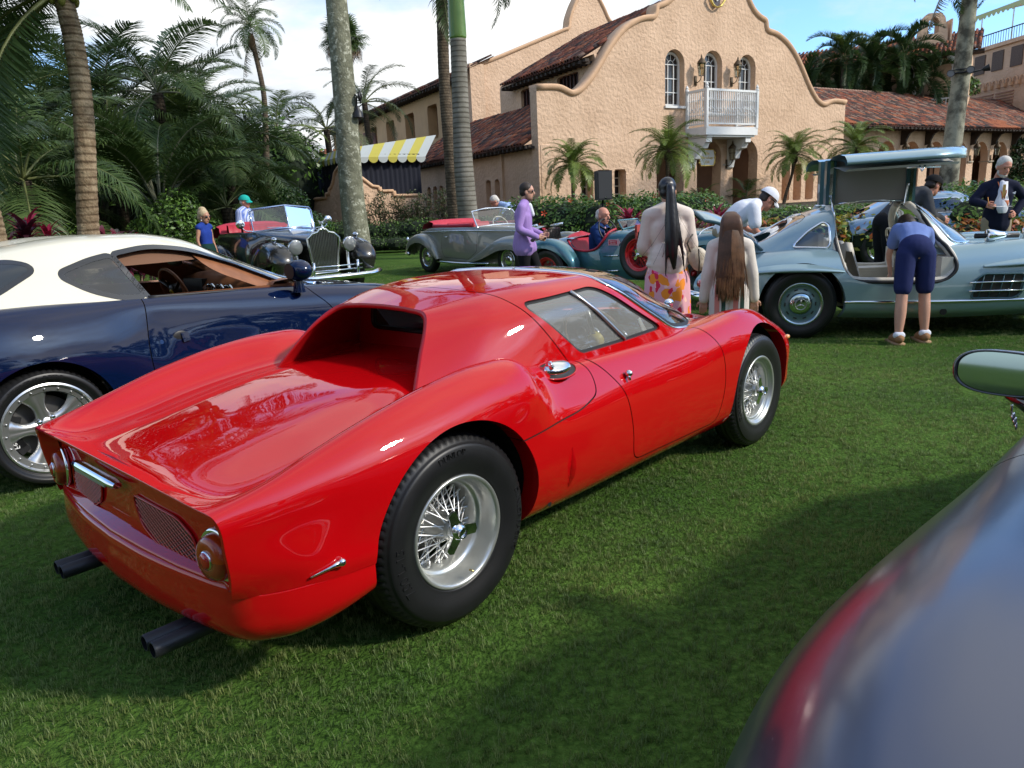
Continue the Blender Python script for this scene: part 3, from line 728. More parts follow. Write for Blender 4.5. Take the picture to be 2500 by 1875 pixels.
    mb,VF=wallpanel(out,hs,80,30,-.1,15.3,.2,4,depth=.35,sgn=-1); mb.build('wing_wall',STU,w,smooth=False)
    for a,b in sl:
        mb=MB(); mb.box(((a+b)/2,-.33,1.85),(b-a,.04,1.3)); mb.build('niche_back',INT,w,smooth=False)
    mb=MB(); mb.box((3.45,.05,2.0),(.25,.12,3.3)); mb.build('pilaster',STU,w,smooth=False)
    up=np.array([0,-3.55,2.13]); 
    tile_roof(w,(.5,.5,3.66),(15.3,.5,3.66),up,12,seed=3,camera_near=0,clipf=lambda q:q[0]>.45-.12*q[1],wts=(.2,.3,.25,.17,.08))
    mb=MB(); mb.box((7.8,.36,3.60),(15.2,.12,.10))
    for k in range(38): mb.box((.3+k*.4,.28,3.56),(.1,.5,.1))
    mb.build('rafter_tails',WOODK,w,smooth=False)
    # upper wall with dark windows and the main roof above it
    hs=[np.array([(a,5.9),(b,5.9),(b,6.75),(a,6.75)]) for a,b in ((2.0,3.8),(5.5,7.3))]
    mb,VF=wallpanel(np.array([(.7,5.0),(9.6,5.0),(9.6,7.2),(.7,7.2)]),hs,50,20,.6,9.7,4.9,7.3,depth=.25,y=-3.05,sgn=-1); mb.build('upper_wall',STU,w,smooth=False)
    for a,b in ((2.0,3.8),(5.5,7.3)):
        mb=MB(); mb.box(((a+b)/2,-3.28,6.3),(b-a,.03,.9)); 
        o=mb.build('clerestory_window',WING,w,smooth=False); mb=MB()
        for k in range(7): mb.box((a+(b-a)*k/6,-3.22,6.3),(.06,.06,.9))
        mb.build('window_bars',mat('maroon_frame',(.09,.03,.025),.6),o,smooth=False)
    tile_roof(w,(.5,-2.4,7.02),(8.2,-2.4,7.02),np.array([0,-4.6,2.45]),15,seed=4,camera_near=0,clipf=lambda q:q[0]>.45-.12*q[1],wts=(.2,.33,.25,.14,.08))
    mb=MB(); mb.box((4.4,-2.62,6.93),(7.6,.2,.12))
    for k in range(19): mb.box((.9+k*.4,-2.72,6.88),(.1,.6,.12))
    mb.build('upper_rafter_tails',WOODK,w,smooth=False)
    # tall two-storey wing behind, with awnings in front
    b=frame_thing('rear_wing','long two-storey peach wing with a row of deep dark windows and tiled eaves','building',(-1.63,44.24),116)
    s=1.108; hs=[]; ws=[(4.92,6.62),(9.15,11.0),(13.35,15.25),(17.6,19.6),(22.4,23.9)]
    for a,c in ws: hs.append(np.array([(a,5.6),(c,5.6),(c,7.62),(a,7.62)]))
    mb,VF=wallpanel(np.array([(0,.5),(31,.5),(31,8.45),(0,8.45)]),hs,120,40,-.1,31.1,.4,8.6,depth=.75,sgn=-1); mb.build('wing_wall',mat('ochre_stucco',(.55,.36,.20),.9,var=.12,vscale=1,bump=.5,bscale=8,spec=.2),b,smooth=False)
    for a,c in ws:
        mb=MB(); mb.box(((a+c)/2,-.70,6.6),(c-a,.05,2.05)); o=mb.build('wing_window',WING,b,smooth=False)
        mb=MB(); [mb.box((a+(c-a)*k/3,-.66,6.6),(.08,.06,2.0)) for k in range(4)]; mb.box(((a+c)/2,-.66,6.6),(c-a,.07,.08)); mb.build('window_frame',mat('maroon_frame',(.09,.03,.025),.6),o,smooth=False)
    tile_roof(b,(-.3,.75,8.42),(31.3,.75,8.42),np.array([0,-3.0,1.35]),5,pitch=.32,row=.5,seed=5,n_parts=0,wts=(.08,.3,.3,.25,.07))
    mb=MB(); mb.box((15.5,.5,8.36),(31.5,.25,.12))
    for k in range(62): mb.box((.2+k*.5,.38,8.28),(.12,.75,.12))
    mb.build('rafter_tails',WOODK,b,smooth=False)
    # stepped parapet gable behind
    c=frame_thing('rear_gable','taller peach stucco parapet wall with a bell-shaped hump behind the tiled roofs','building',(-1.63,44.24),32)
    P=[(0,.5),(0,8.95),(.3,9.0),(1.1,9.15),(6.7,11.3),(7.0,11.35),(7.05,11.85),(7.4,12.6),(7.9,13.35),(8.6,13.6),(9.3,13.3),(9.8,12.6),(10.2,11.9),(13.5,10.4),(13.5,.5)]
    mb,VF=wallpanel(np.array(P),[],70,60,-.1,13.6,.4,13.8,depth=.4); mb.build('parapet_wall',STU,c,smooth=False)
    mb=MB(); pts=np.array(P[1:-1]); dn=[]
    for a_,b_ in zip(pts[:-1],pts[1:]): dn+=[a_+(b_-a_)*t for t in np.linspace(0,1,4,endpoint=False)]
    coping(mb,gsm(np.array(dn),1,0),0,.5,h=.14); mb.build('parapet_coping',STT,c)
    mb=MB(); mb.box((.45,-.12,5.2),(.9,.25,7.6)); mb.build('buttress',STU,c,smooth=False)
    # striped awning pavilion and curtains
    YE=mat('awning_yellow',(.40,.35,.05),.7); GRY=mat('awning_grey_white',(.36,.39,.38),.7)
    aw=thing('striped_awning','yellow and white striped awning with a scalloped edge over the dark curtained terrace','awning',(-7.27,35.2,0))
    def awn(p0,p1,t0,t1,n,scal=.26):
        p0,p1,t0,t1=[np.array(q)-[-7.27,35.2,0] for q in (p0,p1,t0,t1)]
        for k in range(n):
            a,b_=k/n,(k+1)/n; mb=MB(); A=p0+(p1-p0)*a; B_=p0+(p1-p0)*b_; Ct=t0+(t1-t0)*a; D_=t0+(t1-t0)*b_
            out=[]
            for t in np.linspace(0,1,9): out.append(A+(B_-A)*t-np.array([0,0,scal*(.35+.65*math.sin(PI*t)**.6)]))
            V=[A,B_,D_,Ct]+out; mb.add(V,[(0,1,2,3),(0,)+tuple(range(4,13))+(1,)]); 
            mb.build('awning_stripe',YE if k%2 else GRY,aw,smooth=False)
    awn((-7.27,35.0,3.80),(-3.6,37.3,3.80),(-7.35,35.7,4.18),(-3.3,40.6,5.05),9)
    awn((-7.27,35.0,3.80),(-11.6,43.2,3.80),(-7.35,35.7,4.18),(-11.1,43.6,4.2),20)
    CU=mat('navy_curtain',(.010,.012,.022),.9); cu=thing('dark_curtains','dark navy curtains hanging under the striped awning','curtain',(-7.3,36,0))
    for (x0,y0,x1,y1) in ((-7.2,35.5,-3.9,37.4),(-7.3,35.5,-11.6,43.4)):
        n=60; G=[]
        d=np.array([x1-x0,y1-y0]); nr=np.array([-d[1],d[0]])/np.linalg.norm(d)
        for k in range(n):
            q=np.array([x0,y0])+d*k/(n-1)+nr*.04*math.sin(k*1.7)
            G.append([(q[0]+7.3,q[1]-36,.5),(q[0]+7.3,q[1]-36,3.95)])
        mb=MB(); mb.grid(np.array(G)); mb.build('curtain',CU,cu)
    # scroll-topped garden wall
    gw=thing('garden_wall','low peach garden wall with scrolled coping in front of the dark curtains','wall',(-7.15,34.5,0))
    P=[(-3.79,37,2.04),(-5.12,36.4,2.06),(-5.14,36.35,2.28),(-5.72,36,2.28),(-5.73,35.95,2.48),(-6.0,35.8,2.52),(-6.33,35.5,2.83),(-6.6,35.25,3.08),(-6.95,34.8,3.28),(-7.15,34.5,3.36),(-7.3,34.8,3.30),(-7.5,35.1,3.15),(-7.62,35.3,2.85),(-7.8,35.5,2.55),(-7.93,35.65,2.47),(-7.97,35.7,2.27),(-8.17,36,2.27),(-8.2,36.05,2.09),(-9.5,38,2.09),(-9.54,38.05,2.28),(-9.7,38.3,2.3),(-9.9,38.5,2.5),(-10.4,39.4,2.98),(-11.2,40.9,3.2),(-11.6,41.6,3.2)]
    P=np.array(P)-[-7.15,34.5,0]
    mb=MB(); G=[[(p[0],p[1],.3),(p[0],p[1],p[2])] for p in P]; mb.grid(np.array(G)); Gb=[[(p[0],p[1],p[2]),(p[0]+.1,p[1]+.3,p[2])] for p in P]; mb.grid(np.array(Gb)); mb.build('wall_face',STU,gw,smooth=False)
    mb=MB(); dn=[]
    for a_,b_ in zip(P[:-1],P[1:]): dn+=[a_+(b_-a_)*t for t in np.linspace(0,1,3,endpoint=False)]
    mb.tube(np.array(dn)+[0,-.03,.0],.075,6,up=(0,-1,0)); mb.build('wall_coping',STT,gw)
def build_arcade():
    O=(19.15,44.11); a=frame_thing('arcaded_cloister','long low peach arcade of round arches on stone columns under a red tile roof','building',O,32.25)
    y=1.0; hs=[]; tops=[6.1,8.85,11.65,14.6,17.42,20.1]; 
    hw=[.92,.90,.90,.95,.95,.98]
    for c,h in zip(tops,hw): hs.append(archpoly(c-h,c+h,1.0,4.02-h,18,.04))
    hs+= [archpoly(c-.95,c+.95,1.0,3.07,18,.04) for c in (-.6+3.9,)]
    mb,VF=wallpanel(np.array([(-1.5,.5),(30,.5),(30,4.95),(-1.5,4.95)]),hs,200,36,-1.6,30.1,.4,5,depth=.5,y=y); mb.build('arcade_wall',STU,a,smooth=False)
    mb=MB(); mb.box((14,y+4.0,2.9),(32,.1,4.4)); mb.build('rear_wall',INT,a,smooth=False)
    mb=MB(); mb.box((14,y+2.2,4.9),(32,3.6,.08)); mb.box((14,y+2,.83),(32,4.4,.1)); mb.build('arcade_ceiling',INT,a,smooth=False)
    for c in (7.47,10.2,13.1,16.0,18.75):
        column(a,c,y+.25,1.0,2.85,.16)
    DK=mat('dark_glazing',(.008,.01,.02),.1)
    for c in (17.0,19.8):
        mb=MB(); mb.box((c,y+3.9,2.6),(2.2,.06,3.4)); mb.build('dark_doorway',DK,a,smooth=False)
    for c in (7.6,10.35,13.1,15.95,18.77,21.63):
        mb=MB(); mb.prism([(y,4.85),(y-.95,4.85),(y-.95,4.72),(y-.55,4.55),(y-.35,4.2),(y-.30,3.95),(y,3.88)],c-.09,c+.09,plane='yz'); mb.build('timber_corbel',WOODK,a,smooth=False)
    def wt(i,j,nc,nr):
        if j<4 and (i<9 or (i>66 and i<78)): return (.9,.07,.01,.01,.01)
        if j<2: return (.2,.2,.2,.35,.05)
        return (.12,.24,.29,.21,.14)
    tile_roof(a,(-1.3,-.25,4.86),(31,-.25,4.86),np.array([0,6.3,2.95]),18,pitch=.27,row=.38,seed=8,camera_near=4,wtf=wt)
    mb=MB(); mb.box((14.8,-.12,4.80),(32.4,.14,.12))
    for k in range(75): mb.box((-1.2+k*.43,.3,4.76),(.1,1.1,.1))
    mb.build('rafter_tails',WOODK,a,smooth=False)
    mb=MB()
    for k in range(110): mb.tube([(-1.3+k*.3,6.0,7.82),(-1.3+k*.3+.34,6.0,7.86)],.11,7)
    mb.build('ridge_tiles',TILES[4],a)
    # back slope just behind the ridge
    mb=MB(); mb.add([(-1.3,6.1,7.75),(31,6.1,7.75),(31,9,6.4),(-1.3,9,6.4)],[(0,1,2,3)]); mb.build('back_slope',TILES[1],a,smooth=False)
def build_tower():
    # terrace block with parapet, top right; seen on its shaded left flank
    t=thing('terrace_block','peach stucco block with corbel arches, louvres and a railed roof terrace, far right','building',(40.8,69.8,0),rad(-87))
    mb=MB(); mb.box((4.5,9,6.1),(9,18,12.0)); mb.box((4.5,-.02,12.2),(9.3,.4,.3)); mb.build('block_wall',STU,t,smooth=False)
    for x in (4.0,6.2,8.4):
        mb=MB(); mb.box((x-2.0,-.04,11.0),(1.3,.08,1.5)); mb.build('grille_panel',mat('grille_brown',(.14,.10,.08),.8,var=.5,vscale=30),t,smooth=False)
    mb=MB()
    for k in range(9):
        x=1.4+k*.8; mb.box((x,-.15,8.95),(.28,.3,.28)); mb.tube([(x+.14+.26-.26*math.cos(q),-.12,9.1+.36*math.sin(q)) for q in np.linspace(0,PI,7)],.06,5)
    mb.build('corbel_arches',STT,t,smooth=False)
    for x in (5.6,8.0):
        for k in range(6):
            mb=MB(); mb.box((x-2.6,-.03,7.3+k*.22),(2.1,.10,.10)); mb.build('louvre',mat('louvre_brown',(.33,.18,.12),.8),t,smooth=False)
    mb=MB(); mb.tube([(.1,.1,13.3),(9,.1,13.3)],.05,5)
    for k in range(30): mb.tube([(.2+k*.3,.1,12.3),(.2+k*.3,.1,13.3)],.025,4,caps=False)
    mb.build('roof_railing',mat('iron_black',(.02,.02,.02),.6),t,fixn=False)
    # awning on the roof terrace
    aw=thing('roof_awning','pale scalloped awning on thin poles above the roof terrace','awning',(40.8,69.8,12.3),rad(-87))
    AP=mat('awning_pale',(.5,.52,.48),.7); AG=mat('awning_edge_green',(.45,.5,.25),.7)
    mb=MB(); mb.add([(.2,.3,2.9),(9,.3,2.9),(9,6,3.9),(.2,6,3.9)],[(0,1,2,3)]); 
    mb.build('canopy',AP,aw,smooth=False); mb=MB()
    for k in range(15):
        x=.2+k*.56; mb.add([(x,.28,2.9),(x+.56,.28,2.9)]+[(x+.56-.56*q,.28,2.9-.25-.25*math.sin(PI*q)) for q in np.linspace(0,1,6)],[tuple(range(8))])
    mb.build('scalloped_valance',AG,aw,smooth=False)
    mb=MB(); [mb.tube([(x,.35,0),(x,.35,2.9)],.05,6) for x in (1.2,5,8)]; mb.build('awning_poles',WHT,aw)
    # back wing with red roof, white column balcony
    h=thing('back_wing','distant peach wing with a red tile roof, white posts and balcony behind the palms','building',(22.6,63.8,0),rad(-32))
    mb=MB(); mb.box((6,5,5.5),(14,8,10.4)); mb.build('wing_wall',STU,h,smooth=False)
    tile_roof(h,(-2,-.6,10.5),(13.6,-.6,10.5),np.array([0,4.5,1.9]),13,pitch=.30,row=.38,seed=12,n_parts=0,wts=(.3,.27,.2,.13,.10))
    mb=MB(); mb.box((6,.2,10.4),(15.6,1.4,.15)); mb.build('eave_board',WOODK,h,smooth=False)
    for x in (7.2,9.6,12.0):
        mb=MB(); mb.lathe([(.14,6.5),(.12,9.5),(.3,9.8),(.5,10.2)],c=(x,-.6,0),seg=10); mb.build('white_post',WHT,h)
    mb=MB(); mb.box((9.6,-.6,7.4),(7,.08,.08)); [mb.box((6.2+k*.25,-.6,6.95),(.05,.05,.9)) for k in range(28)]; mb.build('balcony_railing',WHT,h,smooth=False)
    ch=thing('chimney','peach stucco chimney with an arched open top above the red roof','chimney',(32.2,59.5,-1.1),rad(-10))
    out=np.array([(-1.0,10),(1.0,10),(1.0,13.3),(.75,14.4),(.45,14.7),(-.45,14.7),(-.75,14.4),(-1.0,13.3)]); mb,VF=wallpanel(out,[archpoly(-.38,.38,13.3,14.0,10)],20,40,-1.1,1.1,9.9,14.8,depth=1.0); 
    mb.build('chimney_stack',STU,ch,smooth=False)
    mb=MB(); mb.box((1.2,.5,12.1),(.1,1.2,4.2)); mb.build('chimney_side',STU,ch,smooth=False)
    # distant red roofs and copper vents left of the villa
    r=thing('distant_pavilion','distant low roof of red tiles beyond the awning','building',(-11.6,52,0),rad(10))
    mb=MB(); mb.box((3,2,2.4),(6,4,4.4)); mb.build('pavilion_wall',STU,r,smooth=False)
    tile_roof(r,(-.5,-.3,4.5),(6.5,-.3,4.5),np.array([0,2,1.1]),5,pitch=.3,row=.42,seed=15,n_parts=0,wts=(.75,.15,.02,.02,.06))
    cv=thing('copper_vents','pair of weathered copper-capped vents beyond the palms','vent',(-10.7,56,0),0)
    for x in (0,1.45): 
        mb=MB(); mb.box((x,0,6.1),(1.0,.8,1.3),taper=.8); mb.build('vent_cap',mat('copper_patina',(.22,.10,.10),.6,var=.3),cv,smooth=False); mb=MB(); mb.box((x,0,5.1),(1.1,.9,1.0)); mb.build('vent_base',WHT,cv,smooth=False)
def build_lights_signs():
    a=rad(32); ux=Vector((math.cos(a),math.sin(a),0)); nx=Vector((math.sin(a),-math.cos(a),0)); O=Vector((1.55,30.78,0))
    for u,z,l in ((8.42,6.9,'iron lantern on the villa wall left of the middle arched window'),(10.72,6.95,'iron lantern on the villa wall left of the right-hand arched window'),(10.5,3.35,'iron lantern beside the column under the balcony')):
        p=O+ux*u; lantern(p.x+nx.x*.02,p.y+nx.y*.02,z,a,l,1.15)
    a2=rad(32.25); O3=Vector((19.15,44.11,0)); ux=Vector((math.cos(a2),math.sin(a2),0)); nb=Vector((-math.sin(a2),math.cos(a2),0))
    for u,l in ((7.47,'arcade lantern left of the second arch from the gable'),(10.2,'arcade lantern between the second and third arches from the gable'),(16.0,'arcade lantern right of the tall palm trunk'),(18.75,'arcade lantern above the last stone column'),(21.9,'arcade lantern at the far right beside the vine')):
        p=O3+ux*u+nb*.98; lantern(p.x,p.y,3.65,a2,l,1.3)
    s=thing('hanging_sign','white hanging sign with gold scrolled edge and gold lettering in the middle arch','sign',tuple(O+Vector((math.cos(a),math.sin(a),0))*9.37+Vector((0,0,3.08))),a)
    o=rpoly([(-.52,.0),(-.42,.36),(.42,.36),(.52,.0),(.42,-.36),(-.42,-.36)],.06)
    mb=MB(); mb.prism(o,.12,.16,plane='xz'); mb.build('sign_board',mat('sign_white',(.78,.78,.76),.5),s,smooth=False)
    mb=MB(); mb.tube([(p[0],.12,p[1]) for p in np.vstack([o,o[:1]])],.03,6,caps=False); [mb.sphere((sx*.5,.12,z),(.06,.03,.06)) for sx in (-1,1) for z in (-.22,0,.22)]; mb.build('gold_scrollwork',MATS['gilding'],s)
    for tx,z,sz in (('The',.18,.16),('Mar-a-Lago',-.0,.17),('Club',-.19,.15)):
        V,F_=textmesh(tx,sz,.004); mb=MB(); mb.add(np.c_[V[:,0],.112-V[:,2],V[:,1]+z],F_); mb.build('gold_lettering',MATS['gilding'],s,smooth=False)
    sp=thing('loudspeaker','black loudspeaker on a thin stand behind the seated man','loudspeaker',(2.18,17,0),rad(12))
    mb=MB(); mb.prism([(-.17,-.16),(.17,-.16),(.13,.16),(-.13,.16)],1.42,2.04,plane='xy'); mb.build('cabinet',mat('speaker_black',(.02,.022,.025),.6),sp,smooth=False)
    mb=MB(); mb.box((0,-.165,1.73),(.29,.012,.56)); mb.build('grille',mat('speaker_grille',(.035,.037,.04),.7),sp,smooth=False); mb=MB(); mb.box((.02,-.175,1.47),(.04,.01,.02)); mb.build('badge',CHR,sp,smooth=False)
    mb=MB(); mb.tube([(0,0,.0),(0,0,1.45)],.02,8); [mb.tube([(0,0,.6),(.4*math.cos(q),.4*math.sin(q),.02)],.012,6) for q in (0,2.1,4.2)]; mb.build('stand',BLK,sp)
# ---------------- palms ----------------
def frond_mesh(name,m_leaf,m_stem,L_=2.6,n=46,ll=.55,droop=1.0,arch=.9,start=.18,wid=.028,hang=.5,vee=.5,seed=0,sparse=0.,curl=0.,seg=3,spread=1.0):
    """feather frond: lies along +x, arches down in z. leaflets on both sides"""
    rg=np.random.default_rng(seed); t=np.linspace(0,1,14)
    ang=arch*(.55-1.5*t**1.2*droop)            # pitch along the stem
    ds=L_/13; x=np.r_[0,np.cumsum(np.cos(ang[:-1])*ds)]; z=np.r_[0,np.cumsum(np.sin(ang[:-1])*ds)]; y=curl*t**2*L_*.2
    P=np.c_[x,y,z]; mb=MB(); mb.tube(P,np.linspace(.028,.004,14)*L_/2.6,4,caps=False,mi=1)
    for i in range(n):
        s=start+(1-start)*(i+.5)/n
        q=np.array([np.interp(s,t,P[:,k]) for k in range(3)]); a_=np.interp(s,t,ang)
        T=np.array([math.cos(a_),0,math.sin(a_)]); U=np.array([-math.sin(a_),0,math.cos(a_)])
        prof=math.sin(PI*min(1,(s-start)/(1-start)*.86+.13))**.6
        for sd in (-1,1):
            if rg.random()<sparse: continue
            l=ll*prof*rg.uniform(.85,1.1); f=rg.uniform(.45,.75)*(1 if s<.8 else 1.5)
            D=np.array([0,sd*1.0*spread,0])+T*f+U*(vee*rg.uniform(.3,1.1)); D/=np.linalg.norm(D)
            pts=[q]; v=D.copy()
            for k in range(seg):
                pts.append(pts[-1]+v*l/seg); v=v+np.array([0,0,-hang*rg.uniform(.6,1.4)]); v/=np.linalg.norm(v)
            w=wid*rg.uniform(.8,1.15); Wd=np.cross(D,U); Wd/=np.linalg.norm(Wd)
            ws=[w*.6,w,w*.7,0][:seg+1] if seg==3 else [w*.7,w*.9,0]
            V=[]
            for k,p in enumerate(pts[:-1]): V+= [p-Wd*ws[k]*.5,p+Wd*ws[k]*.5]
            V.append(pts[-1]); F_=[(2*k,2*k+1,2*k+3,2*k+2) for k in range(seg-1)]+[(2*seg-2,2*seg-1,2*seg)]
            mb.add(V,F_,0)
    me=bpy.data.meshes.new(name); V=np.vstack(mb.v); fast_mesh(me,V,mb.f); me.materials.append(m_leaf); me.materials.append(m_stem); me.polygons.foreach_set('material_index',np.array(mb.mi,dtype=np.int32)); me.update(); return me
def fan_mesh(name,m_leaf,m_stem,R_=.8,n=26,pet=.7,seed=0,droop=.35):
    rg=np.random.default_rng(seed); mb=MB(); mb.tube([(0,0,0),(pet*.5,0,.06),(pet,0,.03)],[.02,.014,.01],4,caps=False,mi=1)
    for i in range(n):
        a=(-1+2*(i+.5)/n)*2.2; l=R_*(.75+.25*math.cos(a*.6))*rg.uniform(.9,1.05)
        d=np.array([math.cos(a),math.sin(a),0]); w=.03*R_/.8
        p0=np.array([pet,0,.03]); p1=p0+d*l*.55+[0,0,.05*rg.uniform(-1,1)]; p2=p0+d*l*.85-[0,0,droop*l*.25]; p3=p0+d*l-[0,0,droop*l*rg.uniform(.4,.9)]; s=np.array([-d[1],d[0],0])
        mb.add([p0,p1-s*w,p1+s*w,p2-s*w*.7,p2+s*w*.7,p3],[(0,1,2),(1,3,4,2),(3,5,4)],0)
    me=bpy.data.meshes.new(name); fast_mesh(me,np.vstack(mb.v),mb.f); me.materials.append(m_leaf); me.materials.append(m_stem); me.polygons.foreach_set('material_index',np.array(mb.mi,dtype=np.int32)); me.update(); return me
def addfrond(par,me,loc,az,el,roll=0,s=1.0,name='frond'):
    o=bpy.data.objects.new(name,me); COL.objects.link(o); o.parent=par; o.location=loc; o.rotation_euler=(roll,-el,az); o.scale=(s,s,s); return o
def trunk(par,pts,r,m,seg=18,rings=None,name='trunk',ringd=.006,cap=True):
    P=crom(np.asarray(pts,float),60); n=len(P); r=pchip(np.linspace(0,1,len(r)),np.asarray(r,float),np.linspace(0,1,n))
    if rings:
        L_=np.linalg.norm(np.diff(P,axis=0),axis=1).sum(); k=int(L_/rings)*4; P=crom(P,k); r=np.interp(np.linspace(0,1,k),np.linspace(0,1,n),r); r=r*(1+ringd/np.mean(r)*np.array([1,.2,-.6,-.2]*(k//4+1))[:k])
    mb=MB(); mb.tube(P,r,seg,caps=cap); return mb.build(name,m,par)
def barkmat(name,c1,c2,scale=3,ring=0,bump=.6,lich=None):
    if name in MATS: return MATS[name]
    m=mat(name,c1,.9,col2=c2,vscale=scale,bump=bump,bscale=22,spec=.15,bdist=.03,ramp=(.42,.58)); t=m.node_tree; b=t.nodes['Principled BSDF']
    if ring:
        w=t.nodes.new('ShaderNodeTexWave'); w.bands_direction='Z'; w.inputs['Scale'].default_value=ring; w.inputs['Distortion'].default_value=1.2; w.inputs['Detail'].default_value=3
        tcn=t.nodes.new('ShaderNodeTexCoord'); t.links.new(tcn.outputs['Object'],w.inputs['Vector'])
        r=t.nodes.new('ShaderNodeValToRGB'); r.color_ramp.elements[0].position=.0; r.color_ramp.elements[1].position=.35; r.color_ramp.elements[0].color=(.45,.42,.4,1); r.color_ramp.elements[1].color=(1,1,1,1); t.links.new(w.outputs['Fac'],r.inputs[0])
        mx=t.nodes.new('ShaderNodeMix'); mx.data_type='RGBA'; mx.blend_type='MULTIPLY'; mx.inputs[0].default_value=1
        src=b.inputs['Base Color'].links[0].from_socket; t.links.new(src,mx.inputs[6]); t.links.new(r.outputs[0],mx.inputs[7]); t.links.new(mx.outputs[2],b.inputs['Base Color'])
    if lich:
        v=t.nodes.new('ShaderNodeTexNoise'); v.inputs['Scale'].default_value=lich[1]; v.inputs['Detail'].default_value=7; v.inputs['Roughness'].default_value=.75; tcn=t.nodes.new('ShaderNodeTexCoord'); t.links.new(tcn.outputs['Object'],v.inputs['Vector'])
        r=t.nodes.new('ShaderNodeValToRGB'); r.color_ramp.elements[0].position=.54; r.color_ramp.elements[1].position=.60; r.color_ramp.elements[0].color=(0,0,0,1); r.color_ramp.elements[1].color=(1,1,1,1); t.links.new(v.outputs['Fac'],r.inputs[0])
        mx=t.nodes.new('ShaderNodeMix'); mx.data_type='RGBA'; src=b.inputs['Base Color'].links[0].from_socket; t.links.new(r.outputs[0],mx.inputs[0]); t.links.new(src,mx.inputs[6]); mx.inputs[7].default_value=(*lich[0],1); t.links.new(mx.outputs[2],b.inputs['Base Color'])
    return m
def build_palms():
    GD=leafmat('palm_leaf_deep',(.020,.045,.014),(.055,.10,.028)); GM=leafmat('palm_leaf_mid',(.040,.078,.020),(.10,.15,.045)); GY=leafmat('palm_leaf_bright',(.09,.15,.025),(.19,.25,.05)); GG=leafmat('palm_leaf_greyish',(.05,.075,.035),(.12,.14,.06))
    BR=leafmat('dead_frond',(.10,.065,.03),(.22,.15,.08),trans=.1); ST=mat('frond_stem',(.13,.15,.05),.6,var=.3); STG=mat('frond_stem_grey',(.15,.155,.10),.7)
    BK_COCO=barkmat('coconut_bark',(.33,.25,.16),(.20,.14,.085),5,ring=2.6,bump=.8); BK_ROY=barkmat('royal_palm_bark',(.23,.215,.18),(.17,.16,.13),2,ring=2.4,bump=.3); BK_GR=barkmat('lichened_bark',(.20,.20,.14),(.13,.13,.09),6,bump=.7,lich=((.42,.42,.33),7)); BK_DK=barkmat('dark_fibrous_bark',(.07,.055,.04),(.03,.025,.018),12,ring=3,bump=1.); BK_BR=barkmat('brown_bark',(.15,.115,.08),(.09,.07,.05),7,ring=4,bump=.8); BK_RT=barkmat('right_palm_bark',(.33,.32,.24),(.09,.085,.065),1.6,bump=.4)
    coco=[frond_mesh('coconut_frond',GD,ST,3.9,64,.85,1.05,.9,.16,.034,.55,.15,k) for k in range(3)]
    coco_d=frond_mesh('coconut_frond_dry',GG,ST,3.6,54,.8,1.2,.8,.16,.03,.7,.0,9)
    roy=[frond_mesh('royal_frond',GD,ST,3.2,70,.62,1.15,1.0,.12,.028,.65,.5,20+k) for k in range(2)]
    tri=[frond_mesh('triangle_palm_frond',GM,STG,3.4,84,.95,.95,1.05,.22,.034,.42,.6,30+k) for k in range(2)]; trid=[frond_mesh('thicket_frond',GM,ST,3.2,76,.85,1.0,1.0,.18,.036,.5,.5,34+k) for k in range(3)]  # both sets share one leaf green; stems and sizes differ
    trib=[frond_mesh('bright_frond',GY,ST,2.6,64,.7,1.0,1.0,.2,.034,.45,.5,37+k) for k in range(2)]
    pyg=[frond_mesh('pygmy_date_frond',GY,ST,1.6,54,.30,1.15,1.0,.08,.024,.35,.3,40+k,seg=2) for k in range(2)]; pygd=frond_mesh('pygmy_date_frond_drooping',GY,ST,1.6,50,.30,1.35,.9,.12,.013,.4,.2,44,seg=2)  # last mesh keeps the leaf colour, only thinner and droopier
    fox=[frond_mesh('foxtail_frond',GD,ST,2.3,90,.46,1.3,1.0,.08,.04,.25,1.2,50+k,seg=2,spread=.6) for k in range(2)]
    fan=[fan_mesh('fan_leaf',GM,ST,.85,26,.7,60+k) for k in range(2)]; fanb=fan_mesh('fan_leaf_brown',BR,ST,.8,24,.7,66,droop=.9)
    thin=[frond_mesh('thin_palm_frond',GM,ST,1.75,40,.42,1.3,1.0,.12,.03,.6,.3,70+k,seg=2) for k in range(2)]; deadf=frond_mesh('hanging_dead_frond',BR,ST,1.9,26,.35,.6,.3,.2,.03,.9,.0,75,sparse=.35)
    def crown(par,top,meshes,n,el0=1.15,el1=-.5,s=1.0,seed=0,jit=.15,dr=0.03,az0=0,skip=None):
        rg=np.random.default_rng(seed)
        for k in range(n):
            az=az0+k*2.39996+rg.uniform(-jit,jit); q=k/(n-1); el=el0+(el1-el0)*q+rg.uniform(-.08,.08)
            if skip and skip(az%(2*PI),el): continue
            addfrond(par,meshes[int(rg.integers(len(meshes)))],(top[0]+dr*math.cos(az),top[1]+dr*math.sin(az),top[2]+.10*(1-q)),az,el-.5,rg.uniform(-.25,.25),s*rg.uniform(.88,1.08))
    # coconut palm, left, leaning
    t=thing('coconut_palm','tall coconut palm with a ringed brown trunk rising in front of the palm thicket, left','tree',(-7.05,13,0))
    trunk(t,[(0,0,0),(.03,0,1.2),(.28,0,3.1),(.33,0,4.2),(.28,0,4.9)],[.21,.17,.155,.15,.14],BK_COCO,20,rings=.09)
    crown(t,(.28,0,5.0),coco,22,1.2,-.75,1.0,1,skip=lambda az,el:el<.62 and not(2.1<az<4.3))
    mb=MB(); 
    for k in range(7): mb.sphere((.28+.18*math.cos(k),.18*math.sin(k),4.95-.04*(k%3)),(.07,.07,.13),8,6)
    mb.build('coconuts',mat('coconut_husk',(.20,.19,.04),.6),t)
